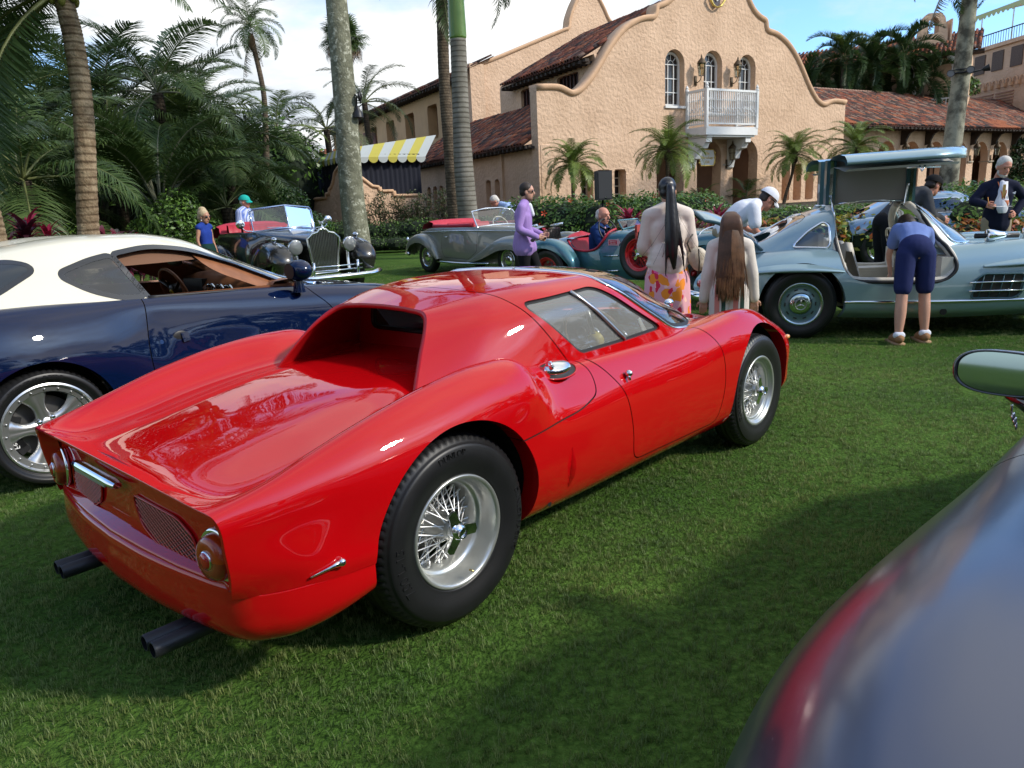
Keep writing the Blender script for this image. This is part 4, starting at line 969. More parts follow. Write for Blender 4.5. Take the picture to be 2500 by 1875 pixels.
    for az,el,s_ in ((.1,.20,.72),(-.3,.12,.66),(.45,.3,.75),(2.9,.1,.9),(3.4,-.1,.9),(3.9,.0,.85),(2.5,.2,.9),(4.3,-.05,.8),(3.0,-.35,.8),(2.6,-.2,.7)): addfrond(t,coco[0],(.28,0,5.0),az,el-.25,0,s_)
    t=thing('coconut_palm','coconut palm trunk cut by the left edge of the photo','tree',(-8.0,12,0)); trunk(t,[(0,0,0),(.05,0,1.5),(-.1,0,3.2),(-.35,0,5.0)],[.2,.17,.15,.14],BK_COCO,16,rings=.09); crown(t,(-.35,0,5.1),coco,16,1.1,-.6,1.0,2,skip=lambda az,el:el<.3 and not(2.1<az<4.3))
    # thick lichened trunk
    t=thing('royal_palm','thick pale lichen-spotted palm trunk with a black spotlight, behind the black convertible','tree',(-4.02,21,0)); trunk(t,[(-.02,0,0),(-.02,0,.5),(-.06,0,2),(-.02,0,4),(.0,0,6.7),(.02,0,9.5)],[.43,.36,.32,.30,.27,.22],BK_GR,22); 
    trunk(t,[(.02,0,9.5),(.02,0,10.2),(.02,0,12.2)],[.2,.22,.12],mat('crownshaft_green',(.10,.19,.03),.4,coat=.3),16,name='crownshaft'); crown(t,(.02,0,12.1),roy,15,1.1,-.2,1.15,3)
    t=thing('brown_palm','slim brown palm trunk standing just left of the grey ringed trunk','tree',(-1.5,24,0)); trunk(t,[(0,0,0),(.0,0,1.2),(-.05,0,3.2),(-.1,0,5),(-.02,0,7.5),(0,0,9.6)],[.27,.25,.20,.17,.17,.16],BK_BR,16,rings=.12,ringd=.004); crown(t,(0,0,9.6),coco,14,1.1,-.35,.95,4,skip=lambda az,el:el<.1 and 3.3<az<6.0)
    t=thing('royal_palm','grey ringed royal palm trunk with a bright green crownshaft, in front of the villa','tree',(-1.02,22,0)); trunk(t,[(0,0,0),(0,0,.8),(-.05,0,2.5),(-.04,0,4),(.0,0,5.83)],[.30,.29,.27,.23,.215],BK_ROY,22,rings=.1,ringd=.004)
    trunk(t,[(0,0,5.83),(-.0,0,6.05),(0,0,7.6),(0,0,8.8)],[.21,.235,.19,.12],mat('crownshaft_green',(.10,.19,.03),.4,coat=.3),18,name='crownshaft'); crown(t,(0,0,8.7),roy,14,1.0,-.62,1.05,5,az0=.6,skip=lambda az,el:el<.25 and 3.6<az<5.6)
    # overhead coconut palms beyond the top of the frame; the deck of the red car mirrors them
    t=thing('coconut_palm','leaning coconut palm whose drooping fronds hang from the top edge of the photo','tree',(-14.5,15,0)); trunk(t,[(0,0,0),(.5,-.5,2.5),(3.0,-1.0,5.6),(5.6,-1.6,8.3)],[.22,.19,.16,.14],BK_COCO,14,rings=.1); crown(t,(5.6,-1.6,8.4),coco+[coco_d],20,1.0,-.35,1.05,6,jit=.3,skip=lambda az,el:el<.2 and 3.6<az<5.2)
    # thin tall palm with a small crown
    t=thing('slender_palm','tall slender palm with a small wind-blown crown against the sky','tree',(-10.25,34,0)); trunk(t,[(-.02,0,0),(-.02,0,2.3),(.16,0,4.5),(.30,0,6.5),(.05,0,8.8)],[.17,.15,.13,.11,.10],BK_BR,12,rings=.14,ringd=.004)
    crown(t,(.05,0,9.1),thin,22,1.35,-.6,1.0,7)
    for k,(az,s) in enumerate(((2.9,.9),(3.4,1.0),(.2,.7))): addfrond(t,deadf,(.05,0,8.8),az,-1.35,0,s)
    mb=MB(); mb.sphere((.05,0,8.5),(.16,.16,.35),10,8); mb.build('boot_fibre',mat('fibre_brown',(.14,.09,.05),.9),t)
    # round-crowned fan palm far behind
    t=thing('cabbage_palm','round-headed fan palm far away behind the thick lichened trunk','tree',(-7.5,40,0)); trunk(t,[(0,0,0),(0,0,9.2)],[.25,.2],BK_BR,10)
    rg=np.random.default_rng(5)
    for k in range(60):
        az=rg.uniform(0,2*PI); el=rg.uniform(-1.25,1.4); addfrond(t,fan[k%2] if el>-.45 else fanb,(0,0,9.6),az,el,rg.uniform(-.5,.5),rg.uniform(.75,.95),'fan_leaf')
    # right trunk with spotlights
    t=thing('royal_palm','tall mottled grey palm trunk with a ring of spotlights in front of the arcade','tree',(17.85,31,0)); trunk(t,[(-.0,0,0),(0,0,1.5),(.08,0,4),(.15,0,5.6),(.22,0,8.2),(.3,0,10)],[.42,.36,.33,.31,.27,.23],BK_RT,20); crown(t,(.3,0,10.6),roy,14,1.1,-.9,1.1,8)
    addfrond(t,frond_mesh('brown_hanging_frond',BR,ST,3.6,70,.62,.5,.3,.1,.03,.8,.0,78),(.1,-.1,10.4),PI*.95,-1.25,0,1.0)
    # little palms in front of the villa
    for k,(x,y,zt,dx,lab,az,mm) in enumerate(((2.62,29,2.58,0.0,'small feathery date palm at the left corner of the villa facade',.3,pyg),(6.15,29.6,2.95,.15,'drooping date palm left of the loggia arches, behind the ponytailed woman',1.,pyg+[pygd]),(12.75,35.2,2.85,.45,'small date palm leaning on a dark-necked stem right of the arches',2.,pyg),(16.05,35.6,3.05,.1,'bushy date palm at the right end of the villa facade',3.,pyg+[pygd]))):
        s=(1.0,1.15,1.15,1.35)[k]; t=thing('date_palm',lab,'tree',(x,y,.6),0,'small date palms along the villa facade')
        trunk(t,[(0,0,0),(dx*.3,0,.7),(dx*.8,0,1.5),(dx,0,zt-.6)],[.09,.075,.065,.10],BK_BR,10,rings=.08,ringd=.004)
        mb=MB(); mb.sphere((dx,0,zt-.62),(.17,.17,.25),10,8); mb.build('fibre_neck',mat('fibre_dark',(.05,.03,.02),.9),t)
        crown(t,(dx,0,zt-.5),mm,40,1.45,-.3,s*.92,80+k,jit=.3)
    # palm inside the loggia + low fronds between the columns
    t=thing('potted_palm','green feather palm standing behind the right-hand column of the loggia','plant',(11.3,36.0,.85)); crown(t,(0,0,.3),[trib[0],tri[0]],12,1.35,.2,.45,90)
    t=thing('potted_palm','pale green arching palm fronds in the shade of the left loggia arch','plant',(9.0,35.0,.85)); crown(t,(0,0,.2),[trib[0],tri[0]],8,1.3,.3,.42,91)
    # dark foxtail palms before the back wing
    for k,(x,y,z,n,s,lab) in enumerate(((22.4,58,8.9,22,1.5,'dark bushy foxtail palm at the left of the roof-top group'),(24.6,57,10.4,20,1.35,'upright foxtail palm with one pale young frond above the arcade roof'),(27.0,58,10.2,24,1.6,'broad dark foxtail palm in the middle of the roof-top group'),(29.4,58,10.6,22,1.5,'wind-swept foxtail palm beside the chimney'),(30.9,58,8.8,20,1.5,'shadowed foxtail palm in front of the white posts'),(25.6,58,8.4,22,1.6,'low dark foxtail palm behind the arcade ridge'))):
        t=thing('foxtail_palm',lab,'tree',(x,y,0),0,'dark palms behind the arcade roof'); trunk(t,[(0,0,0),(0,0,z-.4)],[.2,.14],BK_BR,8); crown(t,(0,0,z),fox,n,1.3,-.8,s,100+k,jit=.3)
        if k==1: 
            for a in range(5): addfrond(t,trib[0],(0,0,z+.3),3.0+a*.25,1.1-.12*a,0,.7)
    # thicket on the left: many individual palms, ordered by depth
    th=[(-9.72,22,2.35,'tri',1.2,15,'triangle palm with pale split stem and long grey-green fronds'),
        (-11.0,18,2.45,'dark',1.05,15,'dark-trunked palm with arching fronds just left of the ringed trunk'),(-12.6,19,2.9,'dark',1.1,14,'shadowy palm at the far left behind the cordylines'),
        (-14.2,23,4.2,'tri',1.15,16,'tall feather palm whose tips break the skyline left of centre thicket'),(-12.3,25,4.3,'tri',1.1,16,'feather palm with upright plumes behind the triangle palm'),(-17.0,25,4.6,'tri',1.2,16,'tallest palm plume at the left end of the thicket'),
        (-10.6,27,3.9,'bright',1.3,16,'yellow-green areca palm to the right of the triangle palm'),(-9.0,26,3.1,'dark',1.0,15,'dark areca palm low behind the blonde woman'),(-11.3,29,3.7,'bright',1.2,16,'pale areca palm near the slender trunk'),(-12.4,31,4.9,'tri',1.1,15,'distant palm crown behind the pale areca'),
        (-15.3,29,5.0,'dark',1.2,15,'far dark palm crown in the back row, left'),(-19.5,27,4.4,'dark',1.2,15,'back-row palm near the left edge'),(-18.5,33,6.0,'tri',1.2,14,'far tall palm in the back row'),(-13.8,36,5.8,'bright',1.2,14,'far bright palm showing between two dark crowns'),
        (-10.7,38,5.3,'bright',1.1,14,'sunlit palm crown right of the slender trunk'),(-9.2,42,5.7,'grey',1.2,15,'greyish date palm crown behind the awning, left one'),(-7.9,47,7.6,'grey',1.3,15,'greyish date palm crown beside the rear wing roof'),
        (-15.8,20,2.6,'dark',1.1,13,'dark palm at the left edge behind the red cordylines'),(-12.2,21.5,1.8,'dark',.85,12,'low spreading palm between the two pale trunks'),(-8.4,23.5,1.7,'dark',.8,12,'low palm in the shade right of the triangle palm'),(-14.0,18.2,1.6,'bright',.7,11,'small yellowing palm at the left of the thicket'),(-10.4,24.5,5.2,'tri',1.0,14,'palm plume rising over the triangle palm'),(-16.0,31,6.3,'tri',1.15,14,'far plume left of the ringed trunk')]
    sets={'tri':tri+[trid[0]],'dark':trid,'bright':trib+[tri[1]],'grey':[frond_mesh('grey_frond',GG,ST,2.9,56,.5,1.1,1.0,.15,.03,.4,.5,95)]}  # the grey set has a greyer leaf colour
    for k,(x,y,z,kd,s,n,lab) in enumerate(th):
        t=thing('feather_palm',lab,'tree',(x,y,0),RNG.uniform(0,6),'palms of the thicket on the left')
        if k==0:
            trunk(t,[(0,0,0),(0,0,.9),(0,0,1.7)],[.2,.17,.19],barkmat('pale_ringed_bark',(.30,.27,.22),(.18,.16,.13),4,ring=3),14)
            rg=np.random.default_rng(3)
            t.rotation_euler=(0,0,0)
            for j in range(15):
                az=j*2*PI/3+rg.uniform(-.5,.5); addfrond(t,tri[j%2],(.12*math.cos(az),.12*math.sin(az),1.6+.05*j*.5),az,rg.uniform(.55,1.15)-.5+.3,rg.uniform(-.2,.2),1.05)
        else:
            trunk(t,[(0,0,0),(.1,0,z*.5),(0,0,z)],[.2,.16,.17],BK_DK,10); crown(t,(0,0,z),sets[kd],n,1.35,-.45,s,120+k,jit=.35)
    # palms behind the photographer: only the lacquer of the cars shows them
    kids=[o for o in COL.objects if o.name.startswith('feather_palm') and o.parent is None][1:13]
    rg=np.random.default_rng(77)
    for k in range(26):
        x=-26+k*2.1+rg.uniform(-1,1); y=-11-rg.uniform(0,9)-(4 if x>8 else 0); o=dup(kids[k%len(kids)],loc=(x,y,0),rz=rg.uniform(0,6),label='palm standing behind the photographer, seen only as a reflection in the car paint'); o['group']='palms behind the photographer'; q=rg.uniform(1.0,1.7); o.scale=(q,q,q)
    for k in range(18):  # unseen row, added to darken what the car flanks mirror
        x=30+rg.uniform(-3,6); y=-14+k*1.9+rg.uniform(-1,1); o=dup(kids[(k*5)%len(kids)],loc=(x,y,0),rz=rg.uniform(0,6),label='unseen palm far to the right, added to darken the car paint reflections'); o['group']='palms out of view to the right'; q=rg.uniform(1.0,1.6); o.scale=(q,q,q)
    # fan palm clump right of the slender palm
    for k,(x,y,z,lab) in enumerate(((-10.2,29,2.9,'bright green fan palm beside the slender trunk'),(-9.9,31,2.0,'fan palm leaning over the garden wall'),(-11.0,30,2.0,'lower fan palm left of the garden wall'))):
        t=thing('fan_palm',lab,'tree',(x,y,0),0,'fan palms by the garden wall'); trunk(t,[(0,0,0),(0,0,z)],[.12,.1],BK_DK,8); rg=np.random.default_rng(k+200)
        for j in range(26): addfrond(t,fan[j%2],(0,0,z-.5*rg.random()),rg.uniform(0,6.28),rg.uniform(-.5,1.2),rg.uniform(-.4,.4),rg.uniform(.8,1.15),'fan_leaf')
# ---------------- hedges & shrubs ----------------
def leafcloud(mb,centres,radii,n,size,seed=0,mis=(0,),shell=.55,squash=1.0,up=.3):
    rg=np.random.default_rng(seed); C_=np.asarray(centres,float); R_=np.asarray(radii,float)
    if R_.ndim==1: R_=np.repeat(R_[:,None],3,1)
    vol=R_.prod(1)**(2/3); k=rg.choice(len(C_),n,p=vol/vol.sum())
    d=rg.normal(size=(n,3)); d/=np.linalg.norm(d,axis=1)[:,None]; d[:,2]=np.abs(d[:,2])*np.where(rg.random(n)<.8,1,-.6)
    rr=shell+(1-shell)*rg.random(n)**.5; P=C_[k]+d*R_[k]*rr[:,None]; P[:,2]=np.maximum(P[:,2],.03)
    nr=d+rg.normal(scale=.55,size=(n,3))+[0,0,up]; nr/=np.linalg.norm(nr,axis=1)[:,None]
    a=rg.normal(size=(n,3)); u=np.cross(nr,a); u/=np.linalg.norm(u,axis=1)[:,None]; v=np.cross(nr,u)
    s=(size*rg.uniform(.6,1.3,n))[:,None]
    V=np.stack([P-u*s,P+v*s*.45,P+u*s,P-v*s*.45],1).reshape(-1,3); F_=(np.arange(n)[:,None]*4+np.arange(4)).tolist()
    m0=mb.n; mb.v.append(V); mb.f+= [[i+m0 for i in f] for f in F_]; mb.mi+=rg.choice(mis,n).tolist(); mb.n+=len(V)
def strap_plant(name,m,n=22,L_=.6,w=.07,seed=0,arch=1.0,mi2=None):
    rg=np.random.default_rng(seed); mb=MB()
    for k in range(n):
        az=k*2.4+rg.uniform(-.3,.3); el=rg.uniform(.25,1.45); l=L_*rg.uniform(.65,1.1); h0=rg.uniform(0,.25)*L_
        d=np.array([math.cos(az),math.sin(az),0]); s=np.array([-d[1],d[0],0]); pts=[];e=el;p=np.array([0,0,h0])
        for j in range(4):
            pts.append(p.copy()); p=p+(d*math.cos(e)+np.array([0,0,math.sin(e)]))*l/4; e-=.35*arch
        pts.append(p); ws=[w*.25,w*.5,w*.5,w*.33,0]
        V=[]
        for q,ww in zip(pts[:-1],ws): V+= [q-s*ww,q+s*ww]
        V.append(pts[-1]); mb.add(V,[(0,1,3,2),(2,3,5,4),(4,5,7,6),(6,7,8)])
    me=bpy.data.meshes.new(name); fast_mesh(me,np.vstack(mb.v),mb.f); me.materials.append(m); me.update(); return me
def build_hedges():
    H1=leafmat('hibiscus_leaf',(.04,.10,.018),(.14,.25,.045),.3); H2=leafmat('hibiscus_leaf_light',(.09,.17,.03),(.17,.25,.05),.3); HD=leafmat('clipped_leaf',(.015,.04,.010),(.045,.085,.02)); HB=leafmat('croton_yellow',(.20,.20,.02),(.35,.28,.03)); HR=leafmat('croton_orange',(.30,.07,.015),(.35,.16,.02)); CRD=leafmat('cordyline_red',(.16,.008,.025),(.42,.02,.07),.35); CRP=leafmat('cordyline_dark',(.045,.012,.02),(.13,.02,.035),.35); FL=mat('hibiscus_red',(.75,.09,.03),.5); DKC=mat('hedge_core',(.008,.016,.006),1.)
    def hedge(name,label,pts,r,h,n,size,mats,seed,mis,fl=0,cat='hedge',base=0.,box=False,flm=None,zlift=0):
        """pts: list of (x,y) along it"""
        P=crom(np.array([(a,b) for a,b in pts],float),max(6,int(len(pts)*5))); o0=P[0]
        t=thing(name,label,cat,(o0[0],o0[1],base)); rg=np.random.default_rng(seed)
        C_=[];R_=[]
        for q in P:
            for k in range(2): C_.append((q[0]-o0[0]+rg.normal(0,r*.25),q[1]-o0[1]+rg.normal(0,r*.25),h*.5+zlift)); R_.append((r*rg.uniform(.8,1.15),r*rg.uniform(.8,1.15),h*.5*rg.uniform(.85,1.12)))
        mb=MB(); leafcloud(mb,C_,R_,n,size,seed,mis); mb.build('foliage',mats,t,smooth=False,fixn=False)
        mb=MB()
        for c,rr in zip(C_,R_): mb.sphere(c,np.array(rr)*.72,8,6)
        mb.build('shade_core',DKC,t,smooth=False,fixn=False)  # near-black core stands in for the shade inside the foliage
        for k in range(fl):
            q=P[rg.integers(len(P))]-o0; a=rg.uniform(3.6,5.8); e=rg.uniform(.1,1.1); p=np.array([q[0]+r*1.02*math.cos(a)*math.cos(e),q[1]+r*1.02*math.sin(a)*math.cos(e),h*.5+h*.5*math.sin(e)*1.0+zlift])
            mb=MB(); s=rg.uniform(.035,.06)
            for j in range(5):
                b=j*2*PI/5; u=np.array([math.cos(b),-.5,math.sin(b)]); mb.add([p,p+u*s+np.array([.3*s*math.sin(b),0,-.3*s*math.cos(b)]),p+u*s*1.35,p+u*s+np.array([-.3*s*math.sin(b),0,.3*s*math.cos(b)])],[(0,1,2,3)])
            mb.build('flower',flm or FL,t,smooth=False,fixn=False)
        return t
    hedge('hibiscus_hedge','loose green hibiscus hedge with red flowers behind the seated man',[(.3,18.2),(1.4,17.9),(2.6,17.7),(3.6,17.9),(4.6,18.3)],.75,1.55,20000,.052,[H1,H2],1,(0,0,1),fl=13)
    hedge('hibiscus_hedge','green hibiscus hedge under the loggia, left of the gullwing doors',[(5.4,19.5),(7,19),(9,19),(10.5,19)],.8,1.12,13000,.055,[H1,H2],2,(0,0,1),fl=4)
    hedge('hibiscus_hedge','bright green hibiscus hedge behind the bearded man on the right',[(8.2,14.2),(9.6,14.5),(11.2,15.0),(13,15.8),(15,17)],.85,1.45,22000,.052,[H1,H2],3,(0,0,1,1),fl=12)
    hedge('croton_bed','yellow and orange croton border between the white-capped man and the coupe',[(4.2,14.2),(5.4,14.0),(6.8,14.0),(8,13.6)],.5,1.0,6000,.07,[H1,HB,HR],4,(0,1,1,2),fl=0,cat='flower bed')
    hedge('croton_bed','orange croton leaves at the foot of the right-hand hedge',[(7.6,12.6),(8.6,12.8),(9.8,13.2),(11.5,14)],.4,.85,4500,.06,[HR,HB,H1],5,(0,0,1,2),cat='flower bed')
    hedge('croton_bed','spiky yellow-green leaves at the right end of the hibiscus hedge',[(2.9,16.0),(3.6,15.7)],.5,1.1,3500,.09,[HB,H2,H1],6,(0,1,1,2),cat='flower bed')
    hedge('clipped_hedge','low dark clipped hedge behind the silver convertible',[(-6.2,26.0),(-4,26.2),(-2,26.0),(-.4,25)],.55,.55,9000,.035,[HD,H1],7,(0,0,0,1)); hedge('clipped_hedge','taller dark hedge row behind the low clipped hedge',[(-6.4,27.6),(-4,27.8),(-2,27.6),(0,26.6)],.6,1.1,9000,.05,[HD,H1],8,(0,0,0,1))
    hedge('clipped_hedge','rounded dark shrub mass left of the thick trunk',[(-7.2,27.5),(-6.4,28)],.8,1.15,5000,.05,[HD,H1],9,(0,0,1))
    hedge('clipped_hedge','dark low hedge at the foot of the palm thicket',[(-19,19.5),(-15,20),(-11,21),(-7.5,23.0)],.6,1.0,12000,.055,[HD,CRP,H1],10,(0,0,1,2))
    hedge('thicket_hedge','tall dark mass of foliage closing the view behind the palm thicket',[(-30,24),(-24,29),(-17,35),(-10.5,37)],2.2,6.0,20000,.16,[HD,H1],12,(0,0,1))
    hedge('unseen_hedge','unseen green hedge behind the photographer, added to darken the reflections',[(-30,-22),(-10,-20),(10,-21),(32,-22)],1.5,4.5,9000,.22,[HD,H1],13,(0,1))  # unseen hedge, added to keep low sky out of the paint reflections
    hedge('unseen_hedge','unseen green hedge far to the right, added to darken the reflections',[(33,-16),(32,-4),(33,8),(36,20)],1.5,4.0,8000,.22,[HD,H1],14,(0,1))  # also unseen, added to darken the flank reflections
    hedge('lime_hedge','bright yellow-green low hedge at the left edge behind the blue coupe',[(-9.6,11.3),(-8.6,11.5),(-7.6,11.8)],.45,1.22,6000,.04,[H2,HB],11,(0,0,1))
    # sprawling thin shrub against the garden wall
    t=thing('bare_shrub','sparse twiggy shrub with thin leaves against the garden wall','shrub',(-3.6,28.6,.3)); rg=np.random.default_rng(3); mb=MB(); lf=MB(); tips=[]
    for k in range(150):
        x=rg.uniform(-1.7,1.9); h=rg.uniform(.9,1.75); dx=rg.normal(0,.22); p1=(x*.75,rg.uniform(-.3,.3),0); p2=(x*.85+dx*.5,rg.uniform(-.3,.3),h*.6); p3=(x+dx,rg.uniform(-.4,.3),h); mb.tube([p1,p2,p3],[.012,.009,.004],4,caps=False); tips+= [p2,p3,tuple((np.array(p2)+p3)/2)]
    mb.build('twigs',mat('twig_brown',(.17,.11,.08),.9),t,fixn=False); leafcloud(lf,tips,[.16]*len(tips),5200,.045,4,(0,),shell=.0); lf.build('leaves',leafmat('shrub_leaf',(.05,.07,.025),(.11,.13,.05)),t,smooth=False,fixn=False)
    # small-leaved weeping shrubs in the thicket floor
    for k,(x,y,l) in enumerate(((-9.0,21.0,'fine-leaved dark shrub in the thicket left of the blonde woman'),(-12.2,20.2,'fine-leaved shrub between coconut trunk and triangle palm'),(-6.9,24.5,'fine-leaved shrub behind the black convertible'))):
        t=thing('thicket_shrub',l,'shrub',(x,y,0)); mb=MB(); leafcloud(mb,[(0,0,1.0),(.8,0,.8),(-.8,.2,.9),(.2,0,1.7)],[1.0,.7,.7,.6],3800,.06,20+k,(0,1)); mb.build('foliage',[HD,H1],t,smooth=False,fixn=False)
    # cordylines
    cm=[strap_plant('cordyline_leaves',CRD,24,.62,.075,1),strap_plant('cordyline_leaves',CRP,24,.66,.08,2)]
    rg=np.random.default_rng(8)
    def plant(x,y,z,me,s,lab,grp,nm='cordyline',cat='plant'):
        t=thing(nm,lab,cat,(x,y,0),rg.uniform(0,6),grp); mb=MB(); mb.tube([(0,0,0),(0,0,z)],[.03,.02],6); mb.build('stem',MATS['twig_brown'],t); o=bpy.data.objects.new('leaves',me); COL.objects.link(o); o.parent=t; o.location=(0,0,z-.1); o.scale=(s,s,s)
    for k in range(34):
        x=rg.uniform(-10.4,-6.4); y=12.6+rg.uniform(-.3,1.6)+(x+10)*.12; z=rg.uniform(.55,1.35)*(1.0 if x<-8 else .72); plant(x,y,z,cm[0 if rg.random()<.42 else 1],rg.uniform(.8,1.15),'crimson and maroon cordyline among the bed at the left edge','red cordylines at the left edge')
    for k in range(16):
        x=rg.uniform(2.3,4.4); y=rg.uniform(14.0,15.4); plant(x,y,rg.uniform(.5,.95),cm[0 if rg.random()<.7 else 1],rg.uniform(.75,1.0),'crimson cordyline among those behind the ponytailed woman','red cordylines behind the ponytailed woman')
    ym=strap_plant('bromeliad_leaves',HB,22,.5,.05,5)
    for k in range(9): plant(rg.uniform(2.9,4.1),rg.uniform(14.3,15.6),.35,ym,rg.uniform(.8,1.1),'yellow-green spiky plant in the bed beside the red cordylines','yellow spiky plants by the red cordylines','spiky_plant')
    # creeper on the last arcade pier
    t=thing('wall_creeper','dark green creeper climbing the right end of the arcade','vine',(37.0,56.8,0)); mb=MB(); leafcloud(mb,[(0,0,2.5),(.5,0,3.6),(1.5,0,3.2),(.2,0,1.2),(1.5,0,1.5)],[1.0,.9,1.2,.9,1.2],4500,.13,33,(0,)); mb.build('foliage',[HD],t,smooth=False,fixn=False)
    # broad-leaved plants on the arcade roof edge
    t=thing('broadleaf_shrub','dark broad-leaved shrub behind the arcade ridge beside the palm trunk','shrub',(33.5,60.5,6.3)); mb=MB(); leafcloud(mb,[(0,0,2.4),(1.2,0,2.8),(-1.2,0,2.5),(-2.4,0,2.4),(2,0,2.0)],[1.1,1.0,1.0,.9,1.0],4200,.17,34,(0,1)); mb.build('foliage',[HD,H1],t,smooth=False,fixn=False)
def build_spotlights():
    def spot(par,loc,rot,nm='spotlight'):
        o=bpy.data.objects.new(nm,None); COL.objects.link(o); o.parent=par; o.location=loc; o.rotation_euler=rot
        mb=MB(); mb.lathe([(0,-.16),(.07,-.15),(.10,-.05),(.135,.06),(.14,.08),(.12,.08)],seg=20); mb.build('housing',BLK,o,angle=40); mb=MB(); mb.lathe([(0,.065),(.12,.065)],seg=20); mb.build('lens',mat('lamp_lens',(.10,.105,.11),.25),o,smooth=False)
        return o
    t=thing('trunk_spotlights','ring of black spotlights strapped round the palm trunk before the arcade','spotlight',(17.99,31,5.55))
    mb=MB(); mb.tube([(.37*math.cos(a),.37*math.sin(a),0) for a in np.linspace(0,2*PI,25)],.03,6,caps=False); mb.tube([(.37*math.cos(a),.37*math.sin(a),.12) for a in np.linspace(0,2*PI,25)],.02,6,caps=False); mb.tube([(.3,-.1,0),(.55,-.2,.05),(.8,-.2,.1)],.03,6); mb.tube([(-.3,-.1,0),(-.6,-.2,-.05)],.03,6); mb.build('strap_ring',BLK,t)
    spot(t,(-.62,-.35,-.05),(rad(80),0,rad(-20))); spot(t,(.05,-.50,.04),(rad(80),0,rad(-25))); spot(t,(.85,-.25,.12),(rad(75),0,rad(60)))
    t=thing('trunk_spotlight','black downlight and bracket strapped to the thick lichened trunk','spotlight',(-3.72,20.95,4.05))
    mb=MB(); mb.lathe([(0,.16),(.05,.15),(.06,.06),(.12,-.0),(.14,-.14),(.12,-.14)],seg=20,c=(.02,-.1,-.1)); mb.build('lamp_hood',BLK,t,angle=40); mb=MB(); mb.tube([(-.1,0,.4),(.02,-.05,.30),(.0,-.1,.05)],.022,6); mb.lathe([(0,-.03),(.12,-.03),(.13,.0),(.12,.03),(0,.03)],axis='x',seg=16,c=(.10,-.1,.28)); mb.tube([(.1,-.1,.45),(.16,-.1,.28),(.1,-.1,.1)],.015,5); mb.build('bracket',BLK,t)
def build_red_car():
    RED=carpaint('red_lacquer',(.43,.002,.004),spec=0.0); REDM=mat('satin_red_paint',(.42,.004,.007),.42)
    car=thing('sports_car','low red mid-engined racing coupe seen from its tail, with wire wheels and a tunnel rear window','car',(.0342,3.8109,0),.8198)
    car['label']='glossy red mid-engined racing coupe in the foreground, tail and wire wheels towards us'
    X=lambda s:[tuple(float(v) for v in p.split(',')) for p in s.split()]
    lines=[
     X('-1.975,.70,.400 -1.885,.755,.397 -1.78,.802,.396 -1.66,.828,.396 -1.55,.838,.396 -1.45,.83,.37 -1.2,.77,.3 -.8,.735,.235 0,.70,.205 .8,.71,.205 1.2,.73,.21 1.6,.70,.23 1.85,.55,.25 2.0,.25,.26'),
     X('-1.98,.715,.425 -1.885,.760,.422 -1.78,.806,.42 -1.66,.832,.42 -1.55,.842,.42 -1.2,.81,.34 -.8,.775,.27 0,.745,.245 .8,.75,.245 1.2,.77,.25 1.6,.74,.27 1.85,.60,.28 2.01,.30,.28'),
     X('-1.985,.736,.48 -1.77,.810,.48 -1.5,.842,.48 -1.2,.858,.46 -.9,.842,.43 -.6,.815,.40 0,.785,.38 .6,.785,.38 1.2,.81,.39 1.6,.76,.39 1.82,.62,.38 2.0,.33,.36'),
     X('-1.995,.748,.56 -1.77,.797,.575 -1.5,.845,.59 -1.2,.862,.60 -.9,.848,.60 -.6,.815,.585 0,.785,.57 .6,.785,.56 1.2,.815,.55 1.6,.765,.52 1.82,.63,.48 2.0,.35,.45'),
     X('-2.0,.750,.63 -1.77,.79,.675 -1.5,.825,.72 -1.2,.838,.76 -.95,.832,.785 -.81,.822,.785 -.67,.762,.712 -.5,.748,.69 0,.74,.685 .5,.745,.68 .85,.77,.685 1.2,.78,.685 1.5,.745,.64 1.8,.62,.56 2.03,.30,.5'),
     X('-2.01,.728,.668 -1.87,.735,.702 -1.7,.74,.75 -1.5,.75,.805 -1.2,.745,.862 -1.0,.735,.882 -.87,.728,.884 -.79,.722,.868 -.69,.70,.803 -.5,.685,.775 0,.672,.762 .5,.68,.755 .8,.69,.768 1.1,.685,.785 1.3,.665,.770 1.55,.61,.695 1.8,.50,.60 2.04,.22,.51'),
     X('-2.017,.67,.675 -1.87,.68,.69 -1.7,.69,.742 -1.5,.693,.797 -1.2,.68,.853 -1.0,.65,.868 -.85,.64,.86 -.65,.63,.805 -.4,.62,.775 0,.605,.765 .5,.605,.762 .8,.61,.772 1.1,.60,.790 1.3,.58,.775 1.55,.53,.705 1.8,.42,.61 2.045,.18,.515'),
     X('-2.022,.59,.68 -1.90,.595,.640 -1.7,.61,.666 -1.5,.61,.708 -1.2,.585,.758 -1.0,.55,.78 -.6,.54,.78 0,.52,.77 .5,.5,.768 .8,.49,.765 1.1,.46,.745 1.4,.41,.70 1.7,.32,.62 2.05,.12,.52'),
     X('-2.03,.3,.69 -1.92,.30,.657 -1.75,.31,.685 -1.5,.31,.732 -1.2,.31,.778 -1.0,.30,.79 0,.28,.78 .8,.27,.775 1.1,.25,.75 1.5,.2,.69 1.8,.13,.61 2.055,.05,.525'),
     X('-2.035,0,.695 -1.935,0,.665 -1.75,0,.692 -1.5,0,.738 -1.2,0,.783 -1.0,0,.793 0,0,.785 .8,0,.78 1.1,0,.755 1.5,0,.695 1.8,0,.615 2.06,0,.527')]
    G=loftnet(lines,300,96,sigs=2.6,sigk=1.5,kpos=[0,.5,1.6,2.7,3.9,4.9,5.7,6.9,9,11.5])
    half=grid_vf(G)
    arch=lambda cx,r:(lambda V:np.hypot(V[:,0]-cx,(V[:,2]-.345)*.97)-r)
    aR=arch(-1.2,.385); aF=arch(1.2,.36)
